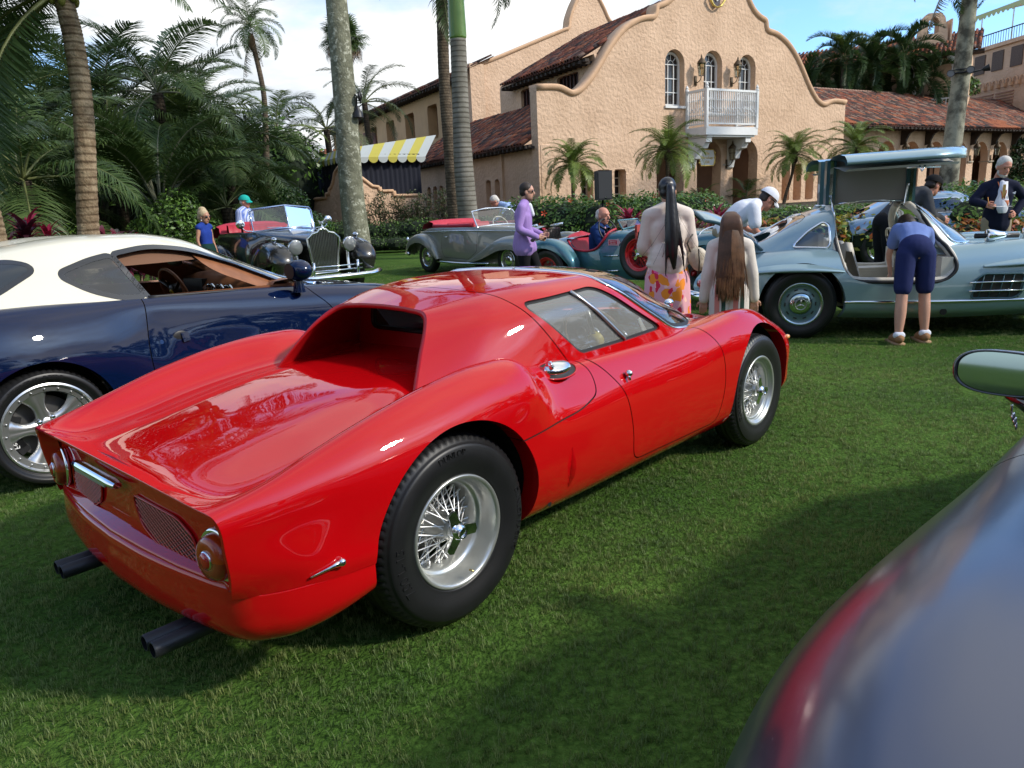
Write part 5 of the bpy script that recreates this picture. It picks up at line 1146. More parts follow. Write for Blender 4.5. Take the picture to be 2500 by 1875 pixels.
    half=clip(half,aR); half=clip(half,aF)
    # cockpit opening
    plan=rpoly([(-.47,-.9),(-.47,.575),(-.2,.625),(.1,.645),(.4,.625),(.72,.55),(.93,.36),(1.08,.1),(1.1,-.9)],.05)
    half=clip(half,lambda V:sdpoly(V[:,:2],plan))
    door=rpoly([(-.36,.82),(-.25,.74),(-.165,.62),(-.125,.45),(-.10,.275),(.69,.262),(.745,.5),(.72,.68),(.62,.80),(.5,.95),(-.3,.95)],[.05,.15,.2,.2,.08,.06,.2,.15,.1,.05,.05])
    clam=rpoly([(-3,-1),(-1.2,-1),(-1.2,.603),(-.93,.603),(-.50,.615),(-.355,.65),(-.325,.73),(-.40,.83),(-.45,1.6),(-3,1.6)],[.01,.01,.01,.01,.1,.12,.1,.05,.01,.01])
    fd=lambda V:sdpoly(V[:,[0,2]],door); fc=lambda V:sdpoly(V[:,[0,2]],clam)
    g=.0028
    D=clip(half,lambda V:-fd(V)-g); rest=clip(half,lambda V:fd(V)-g)
    Cl=clip(rest,lambda V:-fc(V)-g); B=clip(rest,lambda V:fc(V)-g)
    seam=offset(clip(half,lambda V:.03-np.minimum(np.abs(fd(V)),np.abs(fc(V)))),.008)
    # sign of offset: outward normals unknown -> push towards the axis
    c0=np.array([0,0,.45]); 
    def inward(VF,d):
        Nn=vnormals(VF); V=VF[0]; s=np.sign((Nn*(V-c0*[1,1,1]-np.c_[V[:,0],np.zeros(len(V)),np.zeros(len(V))])).sum(1)); return V-Nn*np.where(s==0,1,s)[:,None]*d,VF[1]
    seam=inward(clip(half,lambda V:.03-np.minimum(np.abs(fd(V)),np.abs(fc(V)))),.009)
    def both(name,VF,m,par=car,fl=None,flv=(0,-.075,0),sep=False,**k):
        if sep:
            for s_ in (0,1):
                W_=mirror(VF) if s_==0 else VF; mb=MB(); mb.add(*W_); mb.build(name,m,par,fixn=True,**k)
        else:
            mb=MB(); mb.add(*VF); mb.add(*mirror(VF))
            if fl:
                for f_ in fl:
                    flange(mb,VF,flv,f_); M2=mirror(VF); flange(mb,M2,np.array(flv)*[1,-1,1],f_)
            mb.build(name,m,par,**k)
    both('body_shell',B,RED,fl=[aR,aF],angle=45); both('rear_clamshell',Cl,RED,fl=[aR],angle=45); both('door',D,RED,sep=True)
    both('panel_gap',seam,GAP)
    mb=MB()
    for s_ in (-1,1):
        for cx,r,yo in ((-1.2,.40,.765),(1.2,.372,.70)): well(mb,cx,.345,r,s_*yo,s_*.42,a0=-.05,a1=PI+.05,zmax=.70)
    mb.box((0,0,.26),(1.55,1.36,.06)); mb.box((-1.7,0,.33),(.35,1.0,.08)); mb.box((1.7,0,.36),(.35,.8,.1))
    mb.build('underbody',WELL,car,smooth=False)
    # tail pan wrapped round the corner
    pc=crom(np.array([(-1.50,.832),(-1.66,.824),(-1.78,.800),(-1.885,.756),(-1.965,.68),(-2.005,.5),(-2.035,.25),(-2.045,0)]),80)
    pc=np.vstack([pc,(pc*[1,-1])[::-1][1:]]); tn=np.gradient(pc,axis=0); nr=np.c_[tn[:,1],-tn[:,0]]; nr/=np.linalg.norm(nr,axis=1)[:,None]
    sg=np.sign((nr*(pc-[-1.2,0])).sum(1)); nr*=sg[:,None]
    # vertical profile varies (shallower towards the wheel)
    wq=1-.42*np.clip((pc[:,0]+1.85)/.32,0,1)**1.5
    wt=np.clip((-pc[:,0]-1.90)/.07,0,1)
    G=[]
    prof=[(-.055,.018,1),(-.045,.040,1),(-.012,.043,1),(.0,.030,1),(.002,.0,0),(.005,-.05,0),(.0,-.10,0),(-.03,-.145,0),(-.09,-.175,0),(-.2,-.185,0)]
    pp=np.array(prof); pr_=crom(pp,44)
    for o_,dz,lip in pr_:
        L_=np.clip(lip,0,1)*(1-wt)
        z=.392+np.where(dz<0,dz*wq,dz)*(1-L_); off=o_*(1-L_)
        G.append(np.c_[pc+nr*(off)[:,None],z])
    mb=MB(); mb.add(*clip(grid_vf(np.array(G)),aR)); mb.build('tail_pan',RED,car)
    # kamm tail: rolled edge, recessed panel
    E_=G0=None
    edge=loftnet(lines,300,96,sigs=2.6,sigk=1.5,kpos=[0,.5,1.6,2.7,3.9,4.9,5.7,6.9,9,11.5])[:,0,:]   # rear section, bottom to centre
    k0=int(np.argmin(np.abs(edge[:,2]-.43)+(edge[:,1]<.5)*9))
    rt=edge[k0:]; bot=np.array([(-1.985,.60,.432),(-2.005,.45,.43),(-2.02,.25,.43),(-2.03,0,.43)])
    loop=np.vstack([bot[::-1],[(-1.97,.67,.434)],rt]); loop=np.vstack([loop[:-1],(loop*[1,-1,1])[::-1]])[:-1]
    cen=np.array([-1.97,0,.54])
    def inset(dy,dz,dx):
        q=loop.copy(); q[:,1]-=np.sign(q[:,1])*np.minimum(np.abs(q[:,1]),dy)*np.clip(np.abs(q[:,1])/.3,0,1); q[:,2]+=np.where(q[:,2]>.54,-dz,dz)*np.clip(np.abs(q[:,2]-.54)/.06,0,1); q[:,0]+=dx; return q
    R1,R2,R3,R4=inset(.006,.006,-.004),inset(.014,.014,.004),inset(.024,.026,.05),inset(.03,.032,.056)
    mb=MB(); mb.grid(np.array([loop,R1,R2,R3,R4]),wrapv=True); mb.build('tail_lip',RED,car)
    # panel: rows between top and bottom
    pan=lambda y:-1.985+.045*(abs(y)/.7)**2.2
    mb=MB(); ys=np.linspace(-.715,.715,41); Gp=[]
    for y in ys:
        zt=.695-.04*abs(y)/.7-.02*max(0,(abs(y)-.62)/.1); zb=.435
        Gp.append([(pan(y)-.0,y,z) for z in np.linspace(zb,zt-.01,6)])
    mb.grid(np.array(Gp)); mb.build('tail_panel',RED,car)
    # grilles in the tail panel
    for s_ in (-1,1):
        poly=rpoly([(.13,.585),(.42,.572),(.50,.53),(.515,.445),(.27,.445),(.17,.49)],.03)
        def P3(y,z,dx): return (pan(y)+dx,s_*y,z)
        mb=MB(); mb.add([P3(y,z,-.003) for y,z in poly],[list(range(len(poly)))]); g_=mb.build('mesh_grille',BLK,car,smooth=False)
        mb=MB(); st=.016
        for k in range(-40,60):
            for sl in (.55,-.55):
                pts=[]
                for t in np.linspace(.1,.53,44):
                    z=.44+(k*st)+(t-.3)*sl
                    pts.append((t,z))
                pts=np.array(pts); ins=sdpoly(pts,poly)<-.002
                run=[]
                for q,i_ in list(zip(pts,ins))+[((0,0),False)]:
                    if i_: run.append(P3(q[0],q[1],-.006))
                    else:
                        if len(run)>1: mb.tube([run[0],run[-1]],.0015,3,caps=False)
                        run=[]
        mb.build('wire_mesh',RED,g_,smooth=False,fixn=False)
        pl=np.array([P3(y,z,-.006) for y,z in poly]+[P3(*poly[0],-.006)]); mb=MB(); mb.tube(pl,.004,6,caps=False); mb.build('grille_rim',RED,g_)
    # round tail lamps
    AMB=mat('amber_lens',(.36,.035,.002),.25,coat=.5); REDL=mat('red_lens',(.5,.006,.01),.12,trans=.2,coat=1); DRL=mat('dark_red_lens',(.22,.015,.008),.12,coat=1)
    for s_ in (-1,1):
        cy,cz=.628*s_,.508; cxp=pan(.628)-.004; rr=.076
        la=bpy.data.objects.new('tail_lamp',None); COL.objects.link(la); la.parent=car; la.location=(cxp,cy,cz); la.empty_display_size=.05; la.rotation_euler=(0,rad(3),rad(-7*s_))
        mb=MB(); mb.lathe([(rr-.004,0),(rr+.004,-.002),(rr+.006,-.012),(rr+.001,-.018),(rr-.006,-.016)],axis='x',seg=40); mb.build('chrome_bezel',CHR,la)
        for a0,a1,m_,nm in ((0,PI,AMB,'amber_lens'),(PI,2*PI,DRL,'dark_lens')):
            mb=MB(); pf=[(rr-.006,-.012),(rr-.008,-.024),(rr-.012,-.036),(rr-.02,-.044),(.03,-.050),(.026,-.046)]
            p=np.asarray(pf); a=np.linspace(a0,a1,24); Gd=np.stack([p[:,1:2]*np.ones(24),p[:,0:1]*np.cos(a),p[:,0:1]*np.sin(a)],-1)
            mb.grid(Gd); mb.build(nm,m_,la)
        mb=MB(); mb.lathe([(.026,-.046),(.024,-.054),(.017,-.059),(0,-.061)],axis='x',seg=24); mb.build('red_reflector',REDL,la)
        mb=MB(); mb.lathe([(.027,-.045),(.029,-.050),(.025,-.053)],axis='x',seg=24); mb.build('reflector_ring',CHR,la)
    # number-plate lamp bar
    lb=bpy.data.objects.new('plate_lamp',None); COL.objects.link(lb); lb.parent=car; lb.location=(pan(.13)-.02,.10,.612)
    mb=MB()
    for i in range(6): pass
    a=np.linspace(0,2*PI,14,endpoint=False); ys2=np.linspace(-.19,.19,15)
    Gb=[]
    for y in ys2:
        e=1-.35*max(0,(abs(y)-.15)/.04); Gb.append([( -.012+.022*e*math.cos(t)-.0005*0,y,.016*e*math.sin(t)) for t in a])
    mb.grid(np.array(Gb),wrapv=True); mb.add(Gb[0],[list(range(14))]); mb.add(Gb[-1],[list(range(14))]); mb.build('lamp_bar',CHR,lb,angle=40)
    mb=MB(); mb.box((-.028,.0,-.006),(.012,.27,.012)); mb.build('lamp_slot',mat('lamp_slot_grey',(.25,.27,.2),.3),lb,smooth=False)
    # exhausts: two pairs
    for y in (-.43,-.372,.355,.413):
        mb=MB(); mb.lathe([(.021,-.40),(.0245,-.40),(.026,-.395),(.026,.12),(.021,.12),(.021,-.38)],axis='x',seg=24); mb.build('exhaust_pipe',mat('exhaust_black',(.015,.016,.02),.42),car,loc=(-1.71,y,.205+(0.0)),angle=40)
    # greenhouse
    gl=[X('-1.09,.485,.76 -.8,.585,.765 -.4,.650,.76 0,.668,.752 .4,.655,.750 .75,.58,.755 1.0,.38,.76 1.2,.08,.765'),
        X('-1.0,.425,.875 -.75,.545,.885 -.4,.615,.885 0,.63,.885 .4,.61,.87 .68,.53,.84 .95,.37,.80 1.19,.07,.775'),
        X('-.92,.37,.965 -.66,.50,.995 -.35,.57,1.005 0,.585,1.005 .24,.55,.985 .52,.47,.93 .84,.33,.86 1.19,.06,.782'),
        X('-.865,.315,1.015 -.6,.43,1.05 -.3,.49,1.07 0,.50,1.072 .2,.465,1.055 .46,.40,1.0 .78,.29,.905 1.19,.05,.786'),
        X('-.845,.2,1.035 -.58,.27,1.077 -.25,.31,1.098 .05,.31,1.102 .3,.295,1.083 .58,.25,1.022 .86,.19,.93 1.195,.03,.788'),
        X('-.84,0,1.042 -.58,0,1.086 -.2,0,1.108 .08,0,1.112 .35,0,1.095 .6,0,1.043 .85,0,.962 1.05,0,.875 1.2,0,.79')]
    GG=loftnet(gl,200,70,sigs=2.5,sigk=2.2,kpos=[0,1,2,2.8,4.2,6])
    gh=grid_vf(GG)
    wsp=rpoly([(.06,1.4),(.02,1.10),(.035,1.065),(.455,.80),(.68,.772),(1.5,.768),(1.7,1.4)],[.01,.03,.04,.07,.1,.01,.01])
    fw=lambda V:sdpoly(V[:,[0,2]],wsp)
    win=rpoly([(-.52,1.025),(-.06,1.048),(.345,.812),(-.295,.80)],[.045,.05,.03,.03],6); fwin=lambda V:sdpoly(V[:,[0,2]],win)
    fs=lambda V:V[:,0]+.585-(1.09-V[:,2])*.62
    ws=clip(gh,lambda V:-fw(V)-.012); roof=clip(gh,lambda V:fw(V)-.012)
    roof=clip(roof,lambda V:fwin(V)-.008); wn=clip(gh,lambda V:-fwin(V)-.0)
    mb=MB(); mb.add(*wn); 
    front=clip(roof,lambda V:fs(V)-g); rear=clip(roof,lambda V:-fs(V)-g)
    mb=MB()
    for W_ in (front,mirror(front)): mb.add(*W_); 
    flange(mb,front,(0,-.022,0),fwin,eps=.0145); flange(mb,mirror(front),(0,.022,0),fwin,eps=.0145)
    mb.build('cabin_roof',RED,car,angle=50)
    mb=MB(); inn=lambda VF,d:(VF[0]-np.c_[np.zeros(len(VF[0])),np.sign(VF[0][:,1])*np.clip(np.abs(VF[0][:,1])/.3,0,1)*d,np.clip((VF[0][:,2]-.9)/.15,0,1)*d],VF[1])
    for W_ in (rear,mirror(rear)): mb.add(*W_)
    mb.build('rear_roof_panel',RED,car)
    # inner skins
    mb=MB(); ri=inn(rear,.022)
    for W_ in (ri,mirror(ri)): mb.add(*W_)
    # hoop rim joining both skins
    e0=GG[:,0,:]; hoop=np.vstack([e0,(e0*[1,-1,1])[::-1][1:]])
    hin=hoop-np.c_[np.zeros(len(hoop)),np.sign(hoop[:,1])*np.clip(np.abs(hoop[:,1])/.3,0,1)*.022,np.clip((hoop[:,2]-.9)/.15,0,1)*.022]
    mb.grid(np.array([hoop,hoop*1.0+[-.004,0,0]-(hoop-hin)*.3,hin])); mb.build('tunnel_lining',REDM,car)
    mb=MB(); fi=inn(front,.03)
    for W_ in (fi,mirror(fi)): mb.add(*W_)
    mb.build('headlining',mat('headlining_grey',(.10,.10,.095),.8),car)
    # rear bulkhead with window
    bh=rpoly([(-.60,.74),(.60,.74),(.54,.99),(.44,1.055),(-.44,1.055),(-.54,.99)],.04); rw=rpoly([(-.46,.87),(.46,.87),(.43,1.015),(-.43,1.015)],.05)
    yy=np.linspace(-.62,.62,90); z_=np.linspace(.72,1.08,40); Gb=np.array([[(-.55,y,z) for z in z_] for y in yy]); bv=grid_vf(Gb)
    bv=clip(bv,lambda V:-sdpoly(V[:,[1,2]],bh)); hole=clip(bv,lambda V:-sdpoly(V[:,[1,2]],rw)); bv=clip(bv,lambda V:sdpoly(V[:,[1,2]],rw))
    mb=MB(); mb.add(*bv); mb.build('bulkhead',REDM,car,smooth=False); mb=MB(); mb.add(*hole); mb.build('rear_window',GLS,car,smooth=False)
    mb=MB(); q=np.array([(-.556,y,z) for y,z in rw]+[(-.556,*rw[0])]); mb.tube(q,.011,8,caps=False); mb.build('rear_window_seal',BLK,car)
    # louvred vents on tunnel floor + white tab
    mb=MB()
    for k in range(15): mb.box((-.60-.012*k,-.33+.0*k,.795),(.005,.26-.012*k,.006))
    mb.build('floor_louvres',REDM,car,smooth=False)
    mb=MB(); mb.prism([( -.87,-.44),(-.90,-.40),(-.94,-.39),(-.95,-.44)],.79,.80); mb.build('catch_plate',ALU,car,smooth=False)
    # glass
    mb=MB(); mb.add(*ws); mb.add(*mirror(ws)); mb.build('windshield',GLS,car)
    mb=MB(); tr=union(roof,mirror(roof)); 
    for W_ in (roof,mirror(roof)): trimtube(mb,W_,lambda V:fw(V)-.012,.009,8,off=0,minlen=10)
    mb.build('windshield_chrome',CHR,car)
    ws2=clip(gh,lambda V:-np.abs(fw(V)+.012)+.018); mb=MB()
    for W_ in (ws2,mirror(ws2)): mb.add(W_[0]+np.c_[np.zeros(len(W_[0])),np.zeros(len(W_[0])),np.full(len(W_[0]),-.004)],W_[1])
    mb.build('windshield_rubber',BLK,car)
    for s_ in (0,1):
        W_=mirror(wn) if s_==0 else wn; sg=-1 if s_==0 else 1
        wv=W_[0].copy(); wv[:,1]-=sg*.016
        a,b=(-.235,1.06),(.045,.79)   # sliding-pane divider line in (x,z)
        o=MB().add(wv,W_[1]).build('side_window',GLSM,car)
        ring=(clip(gh,lambda V:-np.abs(fwin(V)-.003)+.008))
        if s_==0: ring=mirror(ring)
        rv=ring[0].copy(); rv[:,1]-=sg*.012; MB().add(rv,ring[1]).build('window_seal',BLK,o)
        div=np.array([(t*b[0]+(1-t)*a[0],t*b[1]+(1-t)*a[1]) for t in np.linspace(.05,.95,12)]); pts=[]
        for x_,zq in div:
            p=surf_point(W_,x_,zq,side=sg); pts.append((x_,p[1]-sg*.008,zq))
        mb=MB(); mb.tube(pts,.009,4); mb.build('window_divider',ALU,o)
        mb=MB(); mb.prism([(.235,.805),(.275,.80),(.21,.875),(.195,.87)],sg*.606,sg*.61,plane='xz'); mb.build('hinge_plate',mat('white_paint',(.7,.7,.68),.4),o,smooth=False)
    # interior
    mb=MB(); mb.box((-.25,0,.30),(.7,1.25,.06)); mb.box((.25,0,.30),(.9,1.2,.04)); mb.build('cockpit_floor',DKI,car,smooth=False)
    TAN=mat('dark_blue_seat_cloth',(.03,.03,.05),.8)
    for y in (-.28,.28):
        mb=MB(); mb.tube([(-.42,y,.86),(-.36,y,.6),(-.28,y,.42),(-.05,y,.36),(.12,y,.38)],[.05,.09,.1,.09,.06],12,ell=2.0,up=(1,0,0)); mb.build('seat',TAN,car)
    mb=MB(); mb.tube([(.52,-.6,.70),(.55,0,.72),(.52,.6,.70)],[.05,.07,.05],12); mb.box((.62,0,.68),(.2,1.1,.1)); mb.build('dashboard',mat('dash_black',(.03,.03,.03),.5),car)
    for k in range(5):
        mb=MB(); mb.lathe([(0,-.012),(.028,-.012),(.032,-.016),(.034,0)],axis='x',seg=20); mb.build('gauge',CHR if k%2 else BLK,car,loc=(.47,-.42+.09*k,.72))
    st=bpy.data.objects.new('steering_wheel',None); COL.objects.link(st); st.parent=car; st.location=(.27,-.30,.73); st.rotation_euler=(0,rad(-22),0)
    mb=MB(); a=np.linspace(0,2*PI,41); mb.tube([(0,.19*math.cos(t),.19*math.sin(t)) for t in a],.010,8,caps=False); mb.build('wheel_rim',mat('wood_rim',(.22,.12,.06),.35,coat=.6),st)
    mb=MB()
    for k in range(3):
        t=PI/2+k*2*PI/3; mb.tube([(0,0,0),(0,.19*math.cos(t),.19*math.sin(t))],.006,6,ell=2.5)
    mb.build('wheel_spokes',ALU,st); mb=MB(); mb.lathe([(0,-.03),(.03,-.028),(.042,-.01),(.042,.02)],axis='x',seg=24); mb.build('horn_boss',mat('yellow_boss',(.5,.4,.05),.4),st)
    # fuel filler
    ff=bpy.data.objects.new('fuel_filler',None); COL.objects.link(ff); ff.parent=car; ff.location=(-.53,-.695,.773); ff.rotation_euler=(rad(30),0,rad(-4))
    a=np.linspace(0,2*PI,36,endpoint=False)
    mb=MB(); mb.add([(.105*math.cos(t),.052*math.sin(t),.0) for t in a],[list(range(36))]); mb.build('filler_recess',BLK,ff,smooth=False)
    mb=MB(); mb.tube([(.107*math.cos(t),.054*math.sin(t),0) for t in np.linspace(0,2*PI,37)],.004,6,caps=False); mb.build('recess_rim',RED,ff)
    mb=MB(); Gf=[]
    for r_,h_ in ((1,.0),(1.0,.012),(.93,.022),(.7,.028),(.0,.030)): Gf.append([(.075*r_*math.cos(t),.036*r_*math.sin(t),h_) for t in a])
    mb.grid(np.array(Gf),wrapv=True); mb.build('filler_cap',CHR,ff)
    mb=MB(); mb.box((-.055,0,.034),(.012,.035,.02)); mb.tube([(-.055,.02,.03),(-.06,.0,.055),(-.055,-.02,.03)],.005,6); mb.build('cap_lever',CHR,ff)
    # door handle
    mb=MB(); mb.sphere((0,0,0),(.016,.018,.016)); mb.tube([(-.004,0,0),(-.008,-.012,-.028)],[.008,.006],8); mb.build('door_handle',CHR,car,loc=(-.115,-.762,.685))
    # side badge and arrow-shaped jacking marks: white script plate ahead of the door, vent scoop, drain hole
    def pl(x,z,side=-1): return surf_point((np.vstack([half[0]*[1,-1,1]]),0),x,z,-1)
    mb=MB()
    pts=[(.80,.235),(.985,.25),(.99,.272),(.805,.258)]
    Pq=[]
    for x_,zq in pts:
        p=pl(x_,zq); Pq.append((x_,p[1]-.006,zq))
    mb.add(Pq,[(0,1,2,3)]); mb.build('name_plate',mat('cream_plate',(.62,.58,.45),.4,var=.3,vscale=60),car,smooth=False)
    mb=MB(); n_=16; Gv=[]
    for i in range(n_):
        t=i/(n_-1); z=.315+t*.175; w_=.018*math.sin(PI*t)+.0005; p=pl(-.60,z)
        Gv.append([(-.60-w_,p[1]-.001,z),(-.60-w_*.2,p[1]+.0,z),(-.60+w_*.2,p[1]-.02*math.sin(PI*t),z),(-.60+w_,p[1]-.001,z)])
    mb.grid(np.array(Gv)); mb.build('side_blister',RED,car)
    p=pl(-.70,.275); mb=MB(); mb.lathe([(0,0),(.011,0)],axis='y',seg=16,c=(-.70,p[1]-.003,.275)); mb.build('drain_hole',BLK,car,smooth=False)
    # chrome louvre ornament on rear corner
    mb=MB()
    q0=pl(-1.79,.43); q1=pl(-1.70,.455)
    q0=np.array([-1.79,q0[1]-.010,.428]); q1=np.array([-1.70,q1[1]-.012,.446])
    mb.tube([q0,q0*.3+q1*.7,q1],[.003,.006,.012],8); mb.sphere(q1,(.013,.013,.013))
    mb.build('side_marker_badge',CHR,car)
    # front indicator, mirror, nearside hood bits
    mb=MB(); mb.sphere((0,0,0),(.022,.014,.014)); mb.build('side_indicator',mat('amber_small',(.8,.35,.12),.2,coat=1),car,loc=(1.60,-.752,.575))
    mr=bpy.data.objects.new('wing_mirror',None); COL.objects.link(mr); mr.parent=car; mr.location=(.93,-.33,.765)
    mb=MB(); mb.tube([(0,0,-.03),(0,0,.03),(-.01,0,.05)],[.012,.007,.008],8); mb.sphere((.01,0,.075),(.035,.026,.024)); mb.build('mirror_body',CHR,mr)
    # wheels
    txt=[('DUNLOP  RACING',rad(70),.42,.034),('7.00 L - 15',rad(195),.42,.045),('RACING  R7',rad(-35),.42,.03)]
    SP=mat('spoke_steel',(.80,.80,.79),.38,.7); SIL=mat('silver_rim_paint',(.52,.53,.50),.3,.75,coat=.3)
    txt=[('DUNLOP RACING',rad(-8),.60,.030),('DUNLOP',rad(95),.60,.030),('7.00 L-15',rad(190),.5,.048)]
    w1=wire_wheel(car,-1.2,-.69,.345,.235,.196,-1,SP,SIL,text=txt,deep=.072,nsp=66)
    w2=wire_wheel(car,-1.2,.69,.345,.235,.196,1,SP,SIL,deep=.10,spokes='joined')
    w3=wire_wheel(car,1.2,-.69,.325,.165,.196,-1,SP,SIL,deep=.02,nsp=60,hi=True,text=[('DUNLOP RACING',rad(180),.55,.03)])
    w4=wire_wheel(car,1.2,.69,.325,.165,.196,1,SP,SIL,deep=.045,spokes='joined')
    # valve
    mb=MB(); mb.tube([(.02,-.12,-.145),(.028,-.135,-.150)],.004,6); mb.build('valve',mat('brass',(.6,.45,.2),.3,1),w1)
    # wiper and windshield detail
    mb=MB(); mb.tube([(1.02,-.1,.80),(.86,-.28,.845),(.80,-.34,.86)],.005,5); mb.build('wiper',BLK,car)
    return car
# ---------------- generic pieces for the other cars ----------------
XP=lambda s:[tuple(float(v) for v in p.split(',')) for p in s.split()]
def mirb(name,VF,m,par,sep=False,**k):
    if sep:
        o=MB(); o.add(*VF); a=o.build(name,m,par,**k); o=MB(); o.add(*mirror(VF)); return a,o.build(name,m,par,**k)
    mb=MB(); mb.add(*VF); mb.add(*mirror(VF)); return mb.build(name,m,par,**k)
def shell(car,lines,paint,arches=(),cuts=(),seams=(),ns=200,nk=60,kpos=None,sigs=2.2,sigk=1.3,flz=.07,name='body_shell',wells=True,wy=.72,gap=.0035,mats2=None):
    """lofted body half, arches cut, named panels split along seams [(name, polygon(x,z), separate sides)]"""
    G=loftnet(lines,ns,nk,sigs=sigs,sigk=sigk,kpos=kpos); half=grid_vf(G); full=half
    af=[(lambda cx,cz,r:(lambda V:np.hypot(V[:,0]-cx,V[:,2]-cz)-r))(*a[:3]) for a in arches]
    for f in af: half=clip(half,f)
    for c in cuts: half=clip(half,c)
    rest=half
    for nm,poly,sep,m in seams:
        f=(lambda pl:(lambda V:sdpoly(V[:,[0,2]],pl)))(poly)
        D=clip(rest,lambda V:-f(V)-gap); strip=clip(half,lambda V:.02-np.abs(f(V))); rest=clip(rest,lambda V:f(V)-gap)
        mirb(nm,D,m or paint,car,sep=sep)
        strip=(strip[0]*[1,1,1]-np.c_[np.zeros(len(strip[0])),np.full(len(strip[0]),.008),np.zeros(len(strip[0]))],strip[1]); mirb('panel_gap',strip,GAP,car)
    mb=MB(); mb.add(*rest); mb.add(*mirror(rest))
    for f in af:
        flange(mb,rest,(0,-flz,0),f); flange(mb,mirror(rest),(0,flz,0),f)
    o=mb.build(name,paint,car,angle=48)
    if wells:
        mb=MB()
        for a in arches:
            for s_ in (-1,1): well(mb,a[0],a[1],a[2]+.012,s_*wy,s_*.3,a0=-.05,a1=PI+.05)
        xs=[l[0][0] for l in lines]; mb.box(((lines[0][0][0]+lines[0][-1][0])/2,0,.27),(arches[-1][0]*2-2*arches[-1][2]-.1 if len(arches)>1 else 1.2,1.2,.08)); mb.build('wheel_wells',WELL,car,smooth=False)
    return G,half,o
def tyre_only(t,R_,w,rr,seg=72,tread=False,white=None):
    tyre_mb(R_,w,rr,seg=seg,tread=tread,notches=60).build('tyre',RUB,t,angle=38)
def wheel_empty(parent,x,y,R_,side,name='wheel',z=None,rot=None):
    t=bpy.data.objects.new(name,None); COL.objects.link(t); t.parent=parent; t.location=(x,y,z if z is not None else R_); t.rotation_euler=(0,0,0 if side<0 else PI); return t
def disc_wheel(parent,x,y,R_,w,rr,side,face,cap=None,star=False,trim=True,name='wheel'):
    t=wheel_empty(parent,x,y,R_,side); tyre_only(t,R_,w,rr); h=w/2
    mb=MB(); mb.lathe([(rr-.002,-h*.8),(rr+.006,-h*.9),(rr-.004,-h*.92),(rr-.02,-h*.8),(rr-.028,-h*.62),(rr-.05,-h*.56),(rr-.075,-h*.66),(rr*.55,-h*.72),(rr*.5,-h*.6),(0,-h*.58)],axis='y',seg=48); mb.lathe([(rr,-h*.5),(rr,h*.8)],axis='y',seg=48); mb.build('wheel_disc',face,t,angle=35)
    if trim: 
        mb=MB(); mb.lathe([(rr+.004,-h*.93),(rr-.002,-h*.965),(rr-.012,-h*.94),(rr-.022,-h*.82)],axis='y',seg=48); mb.build('trim_ring',trim if trim is not True else CHR,t)
    mb=MB()
    for k in range(10):
        a=2*PI*k/10; mb.box(((rr-.062)*math.cos(a),-h*.62,(rr-.062)*math.sin(a)),(.012,.008,.035),M=Matrix.Rotation(-a,3,'Y'))
    mb.build('vent_slots',BLK,t,smooth=False,kind='stuff')
    mb=MB(); mb.lathe([(rr*.52,-h*.6),(rr*.53,-h*.72),(rr*.49,-h*.82),(rr*.40,-h*.88),(rr*.38,-h*.90),(rr*.30,-h*.93),(0,-h*.96)],axis='y',seg=40); mb.build('hub_cap',cap or CHR,t)
    if star:
        mb=MB(); r_=rr*.26
        for k in range(3):
            a=PI/2+k*2*PI/3; mb.tube([(0,-h*.985,0),(r_*math.cos(a),-h*.97,r_*math.sin(a))],[.010,.003],5)
        mb.tube([(r_*math.cos(a),-h*.97,r_*math.sin(a)) for a in np.linspace(0,2*PI,25)],.0045,5,caps=False); mb.build('star_emblem',ALUD,t)
    return t
def piston(mb,pts,r): mb.tube(pts,r,6)
def bar(parent,name,pts,r,m,seg=8,**k):
    mb=MB(); mb.tube(crom(np.array(pts,float),max(12,len(pts)*6)),r,seg,**k); return mb.build(name,m,parent)
def seatpair(car,x,z,m,ys=(-.36,.36),w=.24,h=.5,name='seat',lean=.12):
    for y in ys:
        mb=MB(); G=[]
        prof=[(.30,.10),(.34,.16),(.0,.14),(-.10,.18),(-.10-lean*.5,.38),(-.12-lean,h),(-.18-lean,h+.01),(-.22-lean*.6,.3),(-.18,.0)]
        for yy,s in ((-w,.86),(-w*.9,1),(0,.94),(w*.9,1),(w,.86)): G.append([(x+a*1.0,y+yy,z+b*s) for a,b in prof])
        mb.grid(np.array(G),wrapv=True); mb.build(name,m,car)
def steering(car,loc,r=.19,tilt=-22,rim=None,boss=None,spokes=3):
    st=bpy.data.objects.new('steering_wheel',None); COL.objects.link(st); st.parent=car; st.location=loc; st.rotation_euler=(0,rad(tilt),0)
    mb=MB(); mb.tube([(0,r*math.cos(t),r*math.sin(t)) for t in np.linspace(0,2*PI,37)],.013,7,caps=False); mb.build('wheel_rim',rim or BLK,st)
    mb=MB(); [mb.tube([(0,0,0),(0,r*math.cos(a),r*math.sin(a))],.010,6,ell=2) for a in [PI/2+PI+k*2*PI/spokes+PI/spokes*0 for k in range(spokes)]]; mb.build('wheel_spokes',BLK,st); mb=MB(); mb.lathe([(0,-.03),(.05,-.025),(.06,.0),(.05,.03)],axis='x',seg=20); mb.build('horn_pad',boss or BLK,st); return st
def screen(parent,name,P,frame_m,glass_m,r=.014):
    """flat windscreen pane from corner list"""
    P=np.array(P,float); t=bpy.data.objects.new(name,None); COL.objects.link(t); t.parent=parent
    mb=MB(); mb.tube(np.vstack([P,P[:1]]),r,8,caps=False); mb.build('screen_frame',frame_m,t); mb=MB(); mb.add(P,[tuple(range(len(P)))]); mb.build('glass',glass_m,t,smooth=False); return t
